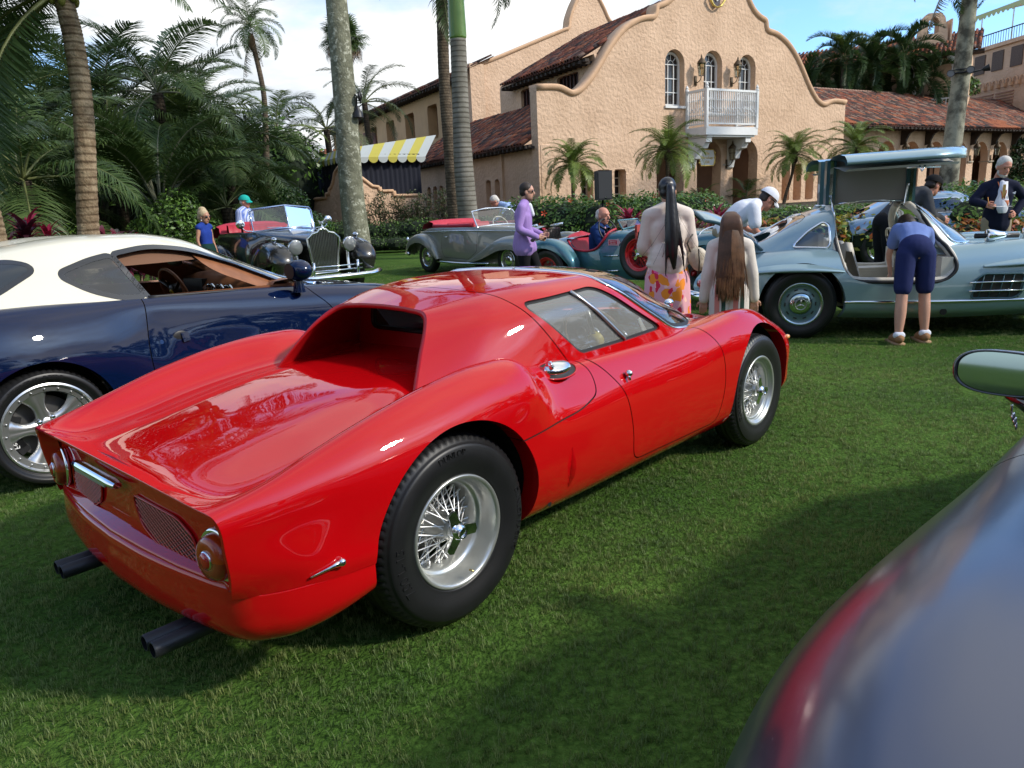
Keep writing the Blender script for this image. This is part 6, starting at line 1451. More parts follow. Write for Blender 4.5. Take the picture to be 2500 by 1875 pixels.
def headlamp(parent,loc,r=.10,rot=(0,0,0),body=None,ln=.16):
    t=bpy.data.objects.new('headlamp',None); COL.objects.link(t); t.parent=parent; t.location=loc; t.rotation_euler=rot
    mb=MB(); mb.lathe([(0,-ln),(r*.4,-ln*.95),(r*.8,-ln*.5),(r,0),(r*1.05,.01)],axis='x',seg=28); mb.build('lamp_bowl',body or CHR,t); mb=MB(); mb.lathe([(r*1.06,.0),(r*1.08,.014),(r*.96,.026)],axis='x',seg=28); mb.build('lamp_rim',CHR,t)
    mb=MB(); mb.lathe([(r*.97,.02),(r*.7,.035),(0,.045)],axis='x',seg=28); mb.build('lens',mat('headlamp_lens',(.16,.165,.16),.12,metal=.5,coat=1,bump=.8,bscale=60),t); return t
# ---------------- teal gullwing coupe ----------------
def build_gullwing():
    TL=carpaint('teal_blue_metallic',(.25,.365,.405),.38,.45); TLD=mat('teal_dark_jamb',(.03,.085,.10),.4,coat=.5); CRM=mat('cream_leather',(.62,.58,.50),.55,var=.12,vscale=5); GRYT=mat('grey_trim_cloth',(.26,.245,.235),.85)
    car=thing('gullwing_coupe','teal metallic gullwing coupe with both doors raised and its boot lid open','car',(4.184,7.909,0),-.175)
    L=[XP('-2.12,.45,.36 -1.9,.60,.31 -1.55,.70,.30 -1.2,.74,.24 -.8,.76,.20 0,.76,.18 .8,.76,.20 1.2,.76,.24 1.6,.72,.24 2.0,.5,.26 2.2,.3,.28'),
       XP('-2.16,.50,.42 -1.95,.68,.37 -1.6,.80,.34 -1.2,.86,.30 -.8,.86,.27 0,.86,.25 .8,.86,.27 1.2,.86,.30 1.6,.80,.32 2.0,.58,.36 2.24,.3,.40'),
       XP('-2.20,.50,.50 -1.98,.72,.48 -1.6,.84,.47 -1.2,.885,.46 -.8,.89,.45 0,.89,.45 .8,.89,.46 1.2,.885,.47 1.6,.83,.48 2.0,.62,.50 2.26,.3,.50'),
       XP('-2.18,.48,.58 -1.95,.70,.61 -1.6,.83,.63 -1.2,.88,.65 -.8,.875,.65 0,.86,.65 .8,.87,.66 1.2,.88,.67 1.6,.82,.65 2.0,.62,.60 2.26,.3,.58'),
       XP('-2.12,.44,.645 -1.9,.64,.70 -1.6,.77,.75 -1.2,.81,.785 -.8,.80,.78 0,.80,.77 .8,.81,.80 1.2,.81,.81 1.6,.75,.78 2.0,.55,.68 2.25,.25,.64'),
       XP('-2.06,.38,.685 -1.8,.55,.77 -1.5,.66,.83 -1.2,.70,.86 -.8,.70,.845 0,.71,.84 .5,.72,.87 .9,.72,.895 1.3,.69,.885 1.7,.60,.82 2.0,.45,.73 2.24,.2,.67'),
       XP('-2.0,.25,.72 -1.75,.40,.80 -1.45,.5,.855 -1.1,.52,.87 -.6,.55,.86 0,.56,.85 .5,.5,.865 .9,.42,.875 1.3,.38,.86 1.7,.3,.80 2.22,.1,.69'),
       XP('-1.98,0,.74 -1.7,0,.82 -1.4,0,.87 -1.0,0,.88 0,0,.87 .5,0,.89 .9,0,.895 1.3,0,.875 1.7,0,.81 2.22,0,.70')]
    door=rpoly([(-.90,1.5),(-.90,1.2),(-.88,.95),(-.83,.66),(-.70,.555),(.02,.53),(.17,.60),(.17,.76),(.06,.93),(.0,1.0),(-.02,1.5)],[.01,.02,.2,.12,.14,.12,.12,.12,.1,.02,.01])
    fd=lambda V:sdpoly(V[:,[0,2]],door)
    cutd=lambda V:np.where(V[:,1]>.0,fd(V),1)
    plan=[(-1.15,-1),(-1.15,.58),(.1,.62),(.35,.5),(.4,-1)]
    cutp=lambda V:np.where(V[:,2]>.72,sdpoly(V[:,:2],rpoly(plan,.05)),1)
    lidp=rpoly([(-2.0,-1),(-2.0,.33),(-1.78,.46),(-1.5,.50),(-1.45,-1)],.05)
    cutl=lambda V:np.where(V[:,2]>.66,sdpoly(V[:,:2],lidp),1)
    shell(car,L,TL,arches=[(-1.2,.345,.40),(1.2,.345,.39)],cuts=[cutd,cutp,cutl],ns=220,nk=70,kpos=[0,.6,1.6,2.6,3.5,4.4,5.6,7.5])
    # boot interior
    mb=MB(); mb.box((-1.72,0,.62),(.5,.86,.02)); mb.build('boot_floor',BLK,car,smooth=False)
    # roof: two gullwing apertures leave a spine, pillars and the rear quarters
    gl=[XP('-1.75,.52,.83 -1.4,.62,.85 -.9,.67,.85 -.3,.69,.84 .2,.62,.84 .45,.35,.86 .55,.08,.875'),
        XP('-1.66,.46,.88 -1.35,.57,.93 -.9,.635,.97 -.4,.65,.98 .12,.59,.95 .37,.33,.93 .53,.07,.885'),
        XP('-1.55,.38,.93 -1.25,.50,1.04 -.85,.565,1.12 -.4,.58,1.14 .05,.53,1.07 .30,.30,1.0 .52,.06,.89'),
        XP('-1.45,.28,.97 -1.15,.38,1.13 -.8,.44,1.215 -.4,.45,1.235 -.03,.41,1.19 .22,.25,1.06 .51,.05,.895'),
        XP('-1.4,.15,1.0 -1.1,.2,1.17 -.75,.23,1.255 -.4,.24,1.28 -.05,.22,1.25 .22,.14,1.10 .51,.03,.90'),
        XP('-1.38,0,1.01 -1.08,0,1.185 -.72,0,1.27 -.4,0,1.295 -.05,0,1.27 .22,0,1.12 .51,0,.905')]
    GG=loftnet(gl,150,60,sigs=2,sigk=1.5,kpos=[0,1,2,3,4.2,5.5]); gh=grid_vf(GG)
    dr2=rpoly([(-.88,.7),(-.87,.95),(-.86,1.25),(-.86,1.6),(-.05,1.6),(-.06,1.22),(.03,1.0),(.10,.80),(.1,.7)],.02)
    cd=lambda V:np.where(V[:,1]>.13,sdpoly(V[:,[0,2]],dr2),.05)
    cd2=lambda V:np.maximum(sdpoly(V[:,[0,2]],dr2),.13-V[:,1])
    qp=rpoly([(-1.27,.885),(-.94,.87),(-.915,.91),(-.92,1.09),(-.97,1.115),(-1.12,1.03)],[.05,.03,.02,.03,.04,.1]); fq=lambda V:sdpoly(V[:,[0,2]],qp)
    wp=rpoly([(-.03,1.5),(-.05,1.215),(.20,.89),(.30,.865),(.9,.86),(.9,1.5)],[.01,.05,.06,.05,.01,.01]); fw=lambda V:sdpoly(V[:,[0,2]],wp)
    # backlight occupies the rear slope, seen in plan
    bl=rpoly([(-1.60,-.9),(-1.60,.40),(-1.15,.41),(-1.09,.3),(-1.07,-.9)],.05); fb=lambda V:np.where(V[:,2]>.9,sdpoly(V[:,[0,1]],bl),1)
    roof=clip(gh,cd2); roof=clip(roof,lambda V:fw(V)-.006)
    roof=clip(roof,lambda V:fq(V)-.006); roof=clip(roof,lambda V:fb(V)-.006)
    mirb('roof',roof,TL,car)
    q=clip(gh,lambda V:-fq(V)); W2=clip(gh,lambda V:-fw(V)); B2=clip(gh,lambda V:-fb(V))
    for s_ in (0,1):
        v=mirror(q) if s_==0 else q; MB().add(*v).build('quarter_window',GLS,car)
        mb=MB(); P=[]; 
        for x_,z_ in qp: p=surf_point(v,x_,z_,side=-1 if s_==0 else 1); P.append((x_,p[1]*1.01,z_))
        mb.tube(np.array(P+P[:1]),.013,6,caps=False); mb.build('quarter_window_chrome',CHR,car)
        mb=MB(); trimtube(mb,mirror(clip(gh,lambda V:fw(V)-.002)) if s_==0 else clip(gh,lambda V:fw(V)-.002),lambda V:fw(V)-.002,.015,6,minlen=8); mb.build('windscreen_chrome',CHR,car)
        rr=clip(gh,lambda V:fb(V)-.002); mb=MB(); trimtube(mb,mirror(rr) if s_==0 else rr,lambda V:fb(V)-.002,.012,6,minlen=8); mb.build('backlight_chrome',CHR,car)
    mirb('windscreen',W2,GLS,car); mirb('backlight',B2,GLS,car)
    # cream seal around the door opening, sill, seats
    for s_ in (-1,1):
        P=[(-.86,.30,1.24),(-.87,.50,1.13),(-.87,.64,.95),(-.83,.80,.72),(-.78,.86,.60),(-.68,.88,.555),(-.3,.89,.54),(.02,.88,.535),(.14,.87,.60),(.17,.85,.70),(.10,.80,.84),(.05,.69,.92),(-.02,.55,1.08),(-.06,.38,1.19),(-.08,.2,1.25)]
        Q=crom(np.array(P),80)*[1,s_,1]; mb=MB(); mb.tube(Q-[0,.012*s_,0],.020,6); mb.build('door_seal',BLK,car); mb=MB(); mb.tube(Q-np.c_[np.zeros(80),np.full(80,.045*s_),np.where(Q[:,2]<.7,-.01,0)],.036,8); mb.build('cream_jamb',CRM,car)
        mb=MB(); mb.box((-.32,.70*s_,.50),(.95,.33,.10)); mb.box((-.30,.54*s_,.42),(.95,.06,.2)); mb.box((.09,.68*s_,.62),(.10,.32,.28)); mb.build('sill_panel',CRM,car,smooth=False)
    mb=MB(); mb.box((-.3,0,.30),(1.3,1.1,.04)); mb.box((-.98,0,.75),(.05,1.1,.5)); mb.build('cabin_floor',mat('cream_carpet',(.42,.38,.32),.9),car,smooth=False)
    seatpair(car,-.45,.28,CRM,ys=(-.30,.30),w=.2,h=.62,lean=.10)
    mb=MB(); mb.box((.22,0,.74),(.16,1.2,.16)); mb.tube([(.14,-.6,.84),(.17,0,.88),(.14,.6,.84)],.04,10); mb.build('dashboard',TL,car); steering(car,(-.02,.33,.80),.20,rim=mat('ivory_rim',(.6,.56,.45),.4))
    # raised doors
    for s_ in (-1,1):
        d=bpy.data.objects.new('gullwing_door',None); COL.objects.link(d); d.parent=car
        x0,x1=-.80,-.10
        def sec(xa,xb): return xa,xb
        # upright window section
        mb=MB(); G=[]
        for x in np.linspace(x0,x1,8): G.append([(x,s_*(.14+.03*math.sin(PI*t)+.0*t),1.275+t*.42) for t in np.linspace(0,1,7)])
        mb.grid(np.array(G)); mb.grid(np.array(G)-[0,-.05*s_*-1,0] if False else np.array(G)+[0,-.05*s_,0]); mb.build('inner_trim_panel',GRYT,d)
        for x,w in ((x0-.03,.09),(x1+.03,.09)):
            mb=MB(); mb.box((x,s_*.14,1.49),(w,.10,.44)); mb.build('door_frame_post',TLD,d,smooth=False); mb=MB(); mb.box((x,s_*.195,1.49),(w*.35,.012,.42)); mb.build('frame_chrome',CHR,d,smooth=False)
        # side skin, now level and reaching outwards
        mb=MB(); G=[]
        xs=np.linspace(-.86,.36,30)
        for x in xs:
            u=(x+.86)/1.22; out=.80-.04*u-.5*max(0,(u-.62)/.38)**2.0; zt=1.70+.03*u
            G.append([(x,s_*.10,zt-.02),(x,s_*(.10+out*.3),zt+.035),(x,s_*(.10+out*.6),zt+.045),(x,s_*(.10+out*.88),zt+.02),(x,s_*(.10+out*.98),zt-.02),(x,s_*(.10+out),zt-.05),(x,s_*(.10+out-.012),zt-.06)])
        G=np.array(G); mb.grid(G); mb.build('door_skin',TL,d)
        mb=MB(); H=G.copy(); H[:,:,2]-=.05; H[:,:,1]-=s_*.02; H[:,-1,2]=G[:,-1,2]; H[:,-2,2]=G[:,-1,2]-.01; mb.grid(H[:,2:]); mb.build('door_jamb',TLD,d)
        mb=MB(); K=[]
        for x in np.linspace(-.82,.28,20):
            u=(x+.86)/1.22; out=.74-.04*u-.5*max(0,(u-.62)/.38)**2.0; zt=1.70+.03*u
            K.append([(x,s_*.08,zt-.05),(x,s_*(.08+out*.5),zt-.09),(x,s_*(.08+out*.8),zt-.12),(x,s_*(.06+out),zt-.10)])
        mb.grid(np.array(K)); mb.build('door_lining',mat('pale_door_lining',(.45,.43,.39),.7),d)
        mb=MB(); mb.tube([(-.22,s_*.84,1.60),(-.20,s_*.86,1.55),(-.17,s_*.84,1.60)],.010,6); mb.tube([(-.3,s_*.75,1.59),(-.0,s_*.74,1.585)],.008,6); mb.build('door_latch',CHR,d)
        bar(d,'gas_strut',[(-.13,s_*.22,1.24),(-.10,s_*.2,1.45)],.012,CHR); mb=MB(); mb.tube([(-.84,s_*.45,1.13),(-.83,s_*.23,1.36)],.014,6); mb.build('hinge_arm',CHR,d)
        if s_<0:
            V,F_=textmesh('CLASSIC',.11,.001); mb=MB(); mb.add(np.c_[V[:,0]*1.3-.38,-(.10+.62)+V[:,1]*.8,np.full(len(V),1.752)+V[:,0]*.03],F_); mb.build('white_lettering',WHT,d,smooth=False)
    mb=MB(); mb.tube([(-.90,-.14,1.262),(-.5,-.14,1.298),(-.08,-.14,1.285)],.010,6); mb.tube([(-.90,.14,1.262),(-.5,.14,1.298),(-.08,.14,1.285)],.010,6); mb.build('hinge_rail',CHR,car)
    # open boot lid
    G=[];H=[]
    for s in np.linspace(0,1,18):
        a=s*1.15; x=-1.45-.74*s+.02*math.sin(PI*s); z=.88+.44*math.sin(a*1.25)*.93
        w=.56*(1-.28*s**2.5); row=[]
        for t in np.linspace(-1,1,17):
            row.append((x+.10*t*t*s,w*t,z-.10*t*t+.0))
        G.append(row)
    G=np.array(G); N_=G-[.035,0,.035]
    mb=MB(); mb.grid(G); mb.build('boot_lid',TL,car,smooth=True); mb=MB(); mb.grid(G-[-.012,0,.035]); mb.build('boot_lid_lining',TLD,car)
    e=np.vstack([G[:,0],G[-1,1:],G[::-1,-1][1:]]); mb=MB(); mb.tube(e-[-.005,0,.016],.018,6); mb.build('boot_lid_edge',TLD,car)
    # ribs over the wheels
    for s_ in (-1,1):
        for xa,xb,z in ((-1.76,-.82,.655),(.40,1.75,.665)):
            G=[]
            for x in np.linspace(xa,xb,30):
                u=(x-xa)/(xb-xa); w=math.sin(PI*min(1,u*.96+.02))**.5; yb=np.interp(x,[-1.76,-1.5,-1.2,-.8,.4,1.2,1.76],[.79,.845,.872,.868,.862,.87,.79]); zc=z+.03*math.sin(PI*u)
                G.append([(x,s_*(yb-.03),zc+.045*w+.01),(x,s_*(yb+.025*w),zc+.022*w),(x,s_*(yb+.055*w),zc-.004),(x,s_*(yb+.045*w),zc-.018*w),(x,s_*(yb-.012),zc-.028*w)])
            mb=MB(); mb.grid(np.array(G)); mb.build('wheel_brow',TL,car)
        # side vent
        vp=[(.30,.375),(.66,.37),(.73,.42),(.74,.595),(.40,.60),(.33,.55)]
        mb=MB(); mb.add([(x,s_*.893,z) for x,z in vp],[tuple(range(6))]); v=mb.build('side_vent',BLK,car,smooth=False)
        mb=MB(); P=rpoly(vp,.03); mb.tube([(x,s_*.895,z) for x,z in np.vstack([P,P[:1]])],.010,5,caps=False); 
        for k in range(5): mb.tube([(.36+k*.085,s_*.895,.375),(.40+k*.085,s_*.895,.597)],.006,4)
        mb.build('vent_louvres',TLD,v); mb=MB(); [mb.tube([(.27,s_*.915,z),(.78,s_*.915,z)],.008,6) for z in (.445,.525)]; mb.build('vent_chrome_bars',CHR,v)
        bar(car,'sill_strip',[(-.81,s_*.885,.365),(0,s_*.898,.352),(.82,s_*.885,.355)],.014,CHR)
        mb=MB(); mb.lathe([(0,0),(.032,0)],axis='y',c=(.08,s_*.872,.25),seg=16); mb.build('exhaust_hole',BLK,car,smooth=False)
    # rear bumper and lamps
    for s_ in (-1,1):
        bar(car,'rear_bumper',[(-1.93,s_*.80,.44),(-2.08,s_*.74,.43),(-2.20,s_*.60,.43),(-2.26,s_*.34,.43),(-2.27,s_*.05,.43)],.05,CHR,12)
        mb=MB(); mb.sphere((-2.13,s_*.60,.545),(.05,.11,.05),12,8); mb.build('tail_lamp',mat('red_lens',(.5,.006,.01),.12),car); mb=MB(); mb.sphere((-2.075,s_*.685,.545),(.05,.05,.045),10,8); mb.build('indicator_lamp',mat('amber_lens',(.75,.16,.01),.12),car)
    # bonnet: twin bulges, wiper mirrors
    for y in (-.25,.25):
        mb=MB(); mb.sphere((1.05,y,.865),(.75,.075,.045),20,8); mb.build('bonnet_bulge',TL,car)
    for x,y,z in ((.52,-.62,.93),(.86,-.56,.93)):
        m=bpy.data.objects.new('wing_mirror',None); COL.objects.link(m); m.parent=car; m.location=(x,y,z); mb=MB(); mb.lathe([(.0,-.03),(.055,-.028),(.062,-.01),(.055,.03),(.03,.12),(.0,.19)],axis='x',seg=18); mb.tube([(.04,0,-.03),(.03,0,-.09)],.012,6); mb.lathe([(.045,-.09),(.03,-.08)],c=(.03,0,0),seg=12); mb.build('mirror_shell',CHR,m)
    mb=MB(); mb.tube([(.40,-.6,.93),(.78,-.6,.925)],.024,8); mb.build('mirror_arm',BLK,car)
    FD=mat('wheel_disc_teal',(.12,.20,.22),.3,.3,coat=.8)
    CAPG=mat('teal_cap_chrome',(.45,.55,.57),.12,1.)
    for x in (-1.2,1.2):
        for s_ in (-1,1): disc_wheel(car,x,.745*s_,.345,.185,.205,s_,FD,CAPG,star=True,trim=mat('trim_teal_polish',(.35,.42,.43),.25,1))
    return car
# ---------------- blue coupe behind ----------------
def build_blue_coupe():
    BL=carpaint('sky_blue_metallic',(.17,.27,.38),.3,.5)
    car=thing('blue_coupe','pale blue fastback coupe parked behind the gullwing, its rear wheel seen through the open door','car',(8.1,14.0,0),-.20)
    L=[XP('-2.1,.4,.34 -1.8,.6,.30 -1.3,.72,.26 0,.74,.2 1.3,.72,.24 1.9,.55,.28 2.3,.2,.3'),XP('-2.2,.4,.5 -1.8,.72,.48 -1.3,.80,.46 0,.78,.44 1.3,.82,.46 1.9,.68,.48 2.35,.25,.5'),
       XP('-2.15,.38,.66 -1.8,.70,.70 -1.3,.79,.72 -.6,.76,.70 .5,.74,.70 1.3,.80,.74 1.9,.64,.68 2.34,.22,.62'),XP('-2.05,.3,.76 -1.75,.58,.84 -1.3,.70,.90 -.8,.68,.88 -.3,.66,.86 .5,.64,.88 1.2,.68,.92 1.8,.55,.84 2.3,.2,.68'),
       XP('-1.98,.2,.80 -1.7,.4,.88 -1.2,.52,.92 -.5,.55,.90 .5,.5,.90 1.1,.45,.90 1.7,.35,.84 2.28,.1,.70'),XP('-1.95,0,.82 -1.6,0,.90 -1.0,0,.93 .5,0,.92 1.1,0,.91 1.7,0,.85 2.28,0,.71')]
    shell(car,L,BL,arches=[(-1.3,.36,.40),(1.3,.36,.40)],ns=120,nk=44)
    gl=[XP('-1.85,.42,.86 -1.2,.60,.88 -.4,.65,.87 .3,.62,.88 .75,.3,.90 .85,.06,.91'),XP('-1.6,.36,.96 -1.1,.54,1.05 -.4,.58,1.08 .25,.52,1.05 .6,.28,.98 .82,.05,.92'),XP('-1.4,.25,1.04 -1.0,.40,1.20 -.4,.44,1.27 .1,.38,1.22 .45,.22,1.08 .8,.04,.93'),XP('-1.35,0,1.07 -.95,0,1.26 -.4,0,1.33 .08,0,1.30 .42,0,1.14 .8,0,.94')]
    gh=grid_vf(loftnet(gl,90,40,sigs=1.5,sigk=1.2))
    qp=rpoly([(-1.25,.95),(-.75,.94),(-.72,1.12),(-1.0,1.14)],.05); dp=rpoly([(-.66,.94),(.15,.94),(-.02,1.18),(-.62,1.17)],.04); wp=rpoly([(.08,1.6),(.06,1.26),(.33,.93),(1.2,.92),(1.2,1.6)],.04)
    body=gh
    for p in (qp,dp,wp):
        f=(lambda q:(lambda V:sdpoly(V[:,[0,2]],q)))(p); w_=clip(gh,lambda V:-f(V)); mirb('window_pane',w_,GLS,car,sep=True); body=clip(body,lambda V:f(V)-.004)
        mb=MB(); trimtube(mb,body,lambda V:f(V)-.004,.012,5,minlen=6); trimtube(mb,mirror(body),lambda V:f(V)-.004,.012,5,minlen=6); mb.build('window_chrome',CHR,car)
    mirb('roof',body,BL,car)
    mb=MB(); mb.box((-.2,0,.6),(1.9,1.1,.5)); mb.build('cabin_floor',DKI,car,smooth=False)
    for x in (-1.3,1.3):
        for s_ in (-1,1): disc_wheel(car,x,.70*s_,.36,.18,.22,s_,CHR,CHR)
    bar(car,'rear_bumper',[(-2.0,-.7,.45),(-2.25,-.4,.45),(-2.3,0,.45),(-2.25,.4,.45),(-2.0,.7,.45)],.05,CHR)
    d=thing('black_coupe','dark low car behind the bearded man, only its black flank and red lamp showing','car',(13.5,15.8,0),-.25)
    BK=carpaint('black_lacquer',(.006,.006,.008)); L2=[[(x,y*1.05,z) for x,y,z in l] for l in L]; shell(d,L2,BK,arches=[(-1.3,.36,.40),(1.3,.36,.40)],ns=80,nk=30); mirb('roof',gh,BK,d)
    mb=MB(); mb.box((-1.9,-.76,.72),(.16,.05,.05)); mb.build('tail_lamp',mat('red_lens',(.5,.006,.01),.12),d,smooth=False); bar(d,'side_strip',[(-1.8,-.80,.80),(-1.2,-.84,.84),(0,-.80,.82)],.012,CHR)
    for x in (-1.3,1.3):
        for s_ in (-1,1): disc_wheel(d,x,.72*s_,.36,.18,.22,s_,CHR,CHR)
# ---------------- blue and cream coupe on the left ----------------
def build_zagato():
    BLU=carpaint('deep_blue_lacquer',(.002,.007,.033),.5,0,spec=0); CRE=carpaint('cream_lacquer',(.70,.66,.52),.4); TAN=mat('tan_leather',(.27,.105,.045),.5,var=.25,vscale=14,bump=.15,bscale=120,bdist=.003); GL2=glassmat('tinted_glass',(.35,.42,.48),dark=.7)
    car=thing('two_tone_coupe','dark blue coupe with a cream roof and tan cabin, parked left of the red car','car',(-2.46,5.6,0),.86)
    L=[XP('-2.1,.55,.30 -1.9,.75,.26 -1.6,.84,.24 -1.25,.86,.22 -.8,.84,.17 0,.83,.15 .8,.84,.17 1.25,.86,.2 1.7,.80,.2 2.0,.6,.22 2.2,.2,.24'),
       XP('-2.16,.58,.42 -1.95,.80,.38 -1.6,.92,.35 -1.25,.945,.33 -.8,.93,.28 0,.92,.26 .8,.92,.28 1.25,.93,.30 1.7,.87,.30 2.0,.68,.30 2.24,.2,.32'),
       XP('-2.2,.58,.56 -1.95,.84,.54 -1.6,.945,.52 -1.25,.97,.50 -.8,.95,.48 -.3,.925,.46 .3,.92,.45 .8,.93,.45 1.25,.94,.46 1.7,.88,.45 2.0,.70,.44 2.26,.2,.42'),
       XP('-2.2,.57,.70 -1.95,.83,.72 -1.6,.94,.72 -1.25,.975,.71 -.9,.955,.69 -.5,.90,.66 0,.895,.64 .6,.90,.63 1.25,.93,.63 1.7,.86,.60 2.0,.68,.54 2.26,.2,.50'),
       XP('-2.17,.54,.82 -1.95,.77,.86 -1.6,.88,.88 -1.25,.915,.885 -.9,.895,.87 -.5,.865,.83 0,.87,.81 .6,.87,.79 1.25,.88,.77 1.7,.80,.71 2.0,.60,.62 2.25,.2,.55'),
       XP('-2.14,.48,.90 -1.9,.66,.96 -1.6,.78,.985 -1.25,.82,.99 -.8,.815,.97 -.3,.81,.945 .2,.80,.925 .6,.79,.905 1.0,.79,.875 1.3,.77,.85 1.7,.68,.77 2.0,.5,.67 2.24,.15,.58'),
       XP('-2.12,.30,.93 -1.85,.45,.99 -1.5,.58,1.01 -.8,.66,.985 -.3,.66,.96 .3,.64,.94 .8,.6,.90 1.2,.55,.87 1.6,.48,.80 2.0,.3,.69 2.23,.1,.59'),
       XP('-2.11,0,.94 -1.8,0,1.0 -1.3,0,1.01 -.3,0,.97 .4,0,.95 .9,0,.905 1.2,0,.88 1.6,0,.82 2.0,0,.71 2.23,0,.6')]
    door=rpoly([(-.60,1.2),(-.60,.93),(-.66,.60),(-.60,.26),(-.45,.235),(.62,.235),(.76,.45),(.78,.72),(.58,.90),(.5,1.2)],[.01,.05,.2,.08,.05,.1,.2,.15,.1,.01])
    plan=rpoly([(-.95,-2),(-.95,.60),(-.3,.70),(.35,.68),(.7,.55),(.85,.2),(.85,-2)],.05)
    G,half,_=shell(car,L,BLU,arches=[(-1.25,.334,.375),(1.25,.334,.37)],cuts=[lambda V:np.where(V[:,2]>.86,sdpoly(V[:,:2],plan),1)],seams=[('door',door,True,None)],ns=260,nk=80,kpos=[0,.6,1.6,2.6,3.5,4.5,5.6,7.5],wy=.80)
    gl=[XP('-2.06,.44,.93 -1.7,.68,.99 -1.3,.78,.995 -.8,.795,.975 -.3,.79,.95 .2,.77,.93 .55,.70,.905 .85,.45,.90 1.0,.1,.90'),
        XP('-1.9,.42,1.02 -1.5,.64,1.09 -1.0,.72,1.10 -.5,.725,1.08 0,.71,1.05 .3,.64,1.02 .6,.50,.97 .85,.28,.93 .99,.08,.905'),
        XP('-1.75,.38,1.10 -1.35,.57,1.19 -.9,.64,1.22 -.5,.65,1.215 -.1,.62,1.18 .15,.55,1.13 .45,.42,1.05 .75,.24,.96 .98,.06,.91'),
        XP('-1.6,.32,1.18 -1.2,.47,1.28 -.8,.53,1.315 -.45,.54,1.31 -.12,.50,1.26 .10,.44,1.19 .4,.33,1.08 .72,.19,.98 .98,.05,.912'),
        XP('-1.5,.22,1.235 -1.1,.29,1.325 -.75,.32,1.36 -.4,.32,1.355 -.1,.29,1.31 .15,.26,1.22 .45,.19,1.10 .75,.11,.985 .98,.03,.915'),
        XP('-1.45,0,1.235 -1.1,0,1.305 -.75,0,1.335 -.4,0,1.335 -.1,0,1.295 .15,0,1.22 .45,0,1.105 .75,0,.99 .98,0,.917')]
    gh=grid_vf(loftnet(gl,180,70,sigs=2.2,sigk=1.6,kpos=[0,1,2,2.9,4.2,5.8]))
    qp=rpoly([(-.98,1.15),(-.80,1.205),(-.68,1.225),(-.575,.995),(-.70,1.0),(-.86,1.06)],[.03,.05,.02,.02,.1,.1]); dp=rpoly([(-.645,1.232),(-.42,1.262),(-.15,1.225),(.18,1.11),(.56,.925),(.52,.91),(-.53,.97)],[.015,.1,.1,.05,.02,.01,.02]); wp=rpoly([(.06,1.7),(.02,1.26),(.10,1.20),(.72,.915),(.82,.90),(1.4,.90),(1.4,1.7)],[.01,.05,.05,.05,.05,.01,.01])
    bp=rpoly([(-1.10,1.20),(-1.20,1.235),(-1.5,1.19),(-1.9,1.0),(-1.75,.985),(-1.34,1.08)],.06)
    FR=mat('black_window_frame',(.010,.011,.014),.2,coat=1)
    top=[[ -5,1.30],[-5,9],[5,9],[5,1.3]]
    body=gh; fs=[]
    for p,w_ in ((qp,.028),(dp,.026),(wp,.012),(bp,.022)):
        f=(lambda q:(lambda V:sdpoly(V[:,[0,2]],q)))(p); fs.append(f); body=clip(body,(lambda ff,ww:(lambda V:ff(V)-ww))(f,w_))
        ring=clip(gh,(lambda ff,ww:(lambda V:np.minimum(ff(V),ww+.002-ff(V))))(f,w_)); v=ring[0].copy(); v[:,1]*=1.003; mirb('window_surround',(v,ring[1]),FR,car)
    mirb('roof',body,CRE,car)
    mirb('quarter_window',clip(gh,lambda V:-fs[0](V)),GL2,car,sep=True); mirb('windscreen',clip(gh,lambda V:-fs[2](V)),GLS,car); mirb('rear_side_glass',clip(gh,lambda V:-fs[3](V)),mat('dark_tinted_glass',(.01,.015,.02),.04,coat=1),car,sep=True)
    # far-side door window left raised? both are down; a thin black waist rail marks the opening
    for s_ in (-1,1): bar(car,'waist_rail',[(-.55,s_*.785,.972),(0,s_*.765,.945),(.56,s_*.685,.915)],.010,BLK)
    # cabin
    mb=MB(); mb.box((.0,0,.30),(1.7,1.5,.05)); mb.build('cabin_floor',DKI,car,smooth=False)
    for s_ in (-1,1):
        G2=[[(x,s_*(.74-.05*k),.96-.16*k-.03*x) for k in range(4)] for x in np.linspace(-.7,.6,12)]; mb=MB(); mb.grid(np.array(G2)); mb.build('door_card',TAN,car)
        ap=clip(gh,lambda V:np.minimum(np.minimum(fs[1](V),fs[2](V)),.09-np.maximum(fs[1](V),fs[2](V)))); v=ap[0].copy(); v[:,1]-=.025; v[:,2]-=.012
    ap=clip(gh,lambda V:np.minimum(fs[2](V),.14-fs[2](V))); v=ap[0]*[1,.97,1]-[0.01,0,.02]; mirb('pillar_trim',(v,ap[1]),TAN,car)
    hd=clip(gh,lambda V:(V[:,2]-1.2)); v=hd[0]*[1,.95,1]-[0,0,.035]; hd2=clip((v,hd[1]),lambda V:.05-V[:,0]); mirb('headlining',hd2,mat('tan_headlining',(.16,.08,.045),.9),car)
    G3=[]
    for y in np.linspace(-.70,.70,29):
        b=.045*math.exp(-((y-.37)/.17)**2)+.02*math.exp(-(y/.2)**2); G3.append([(.90,y*.55,.925),(.72,y*.85,.945+b*.6),(.52,y,.975+b),(.40,y,.965+b),(.33,y,.90),(.36,y,.78),(.42,y,.62)])
    mb=MB(); mb.grid(np.array(G3)); mb.build('dashboard',TAN,car)
    for y in (-.13,0,.13):
        mb=MB(); mb.lathe([(0,.0),(.038,.0),(.040,-.03),(.050,-.035),(.052,-.01)],axis='x',seg=20,c=(.345,y-.05,.885)); mb.build('gauge',CHR,car); mb=MB(); mb.lathe([(0,-.012),(.037,-.012)],axis='x',seg=20,c=(.345,y-.05,.885)); mb.build('gauge_face',BLK,car,smooth=False)
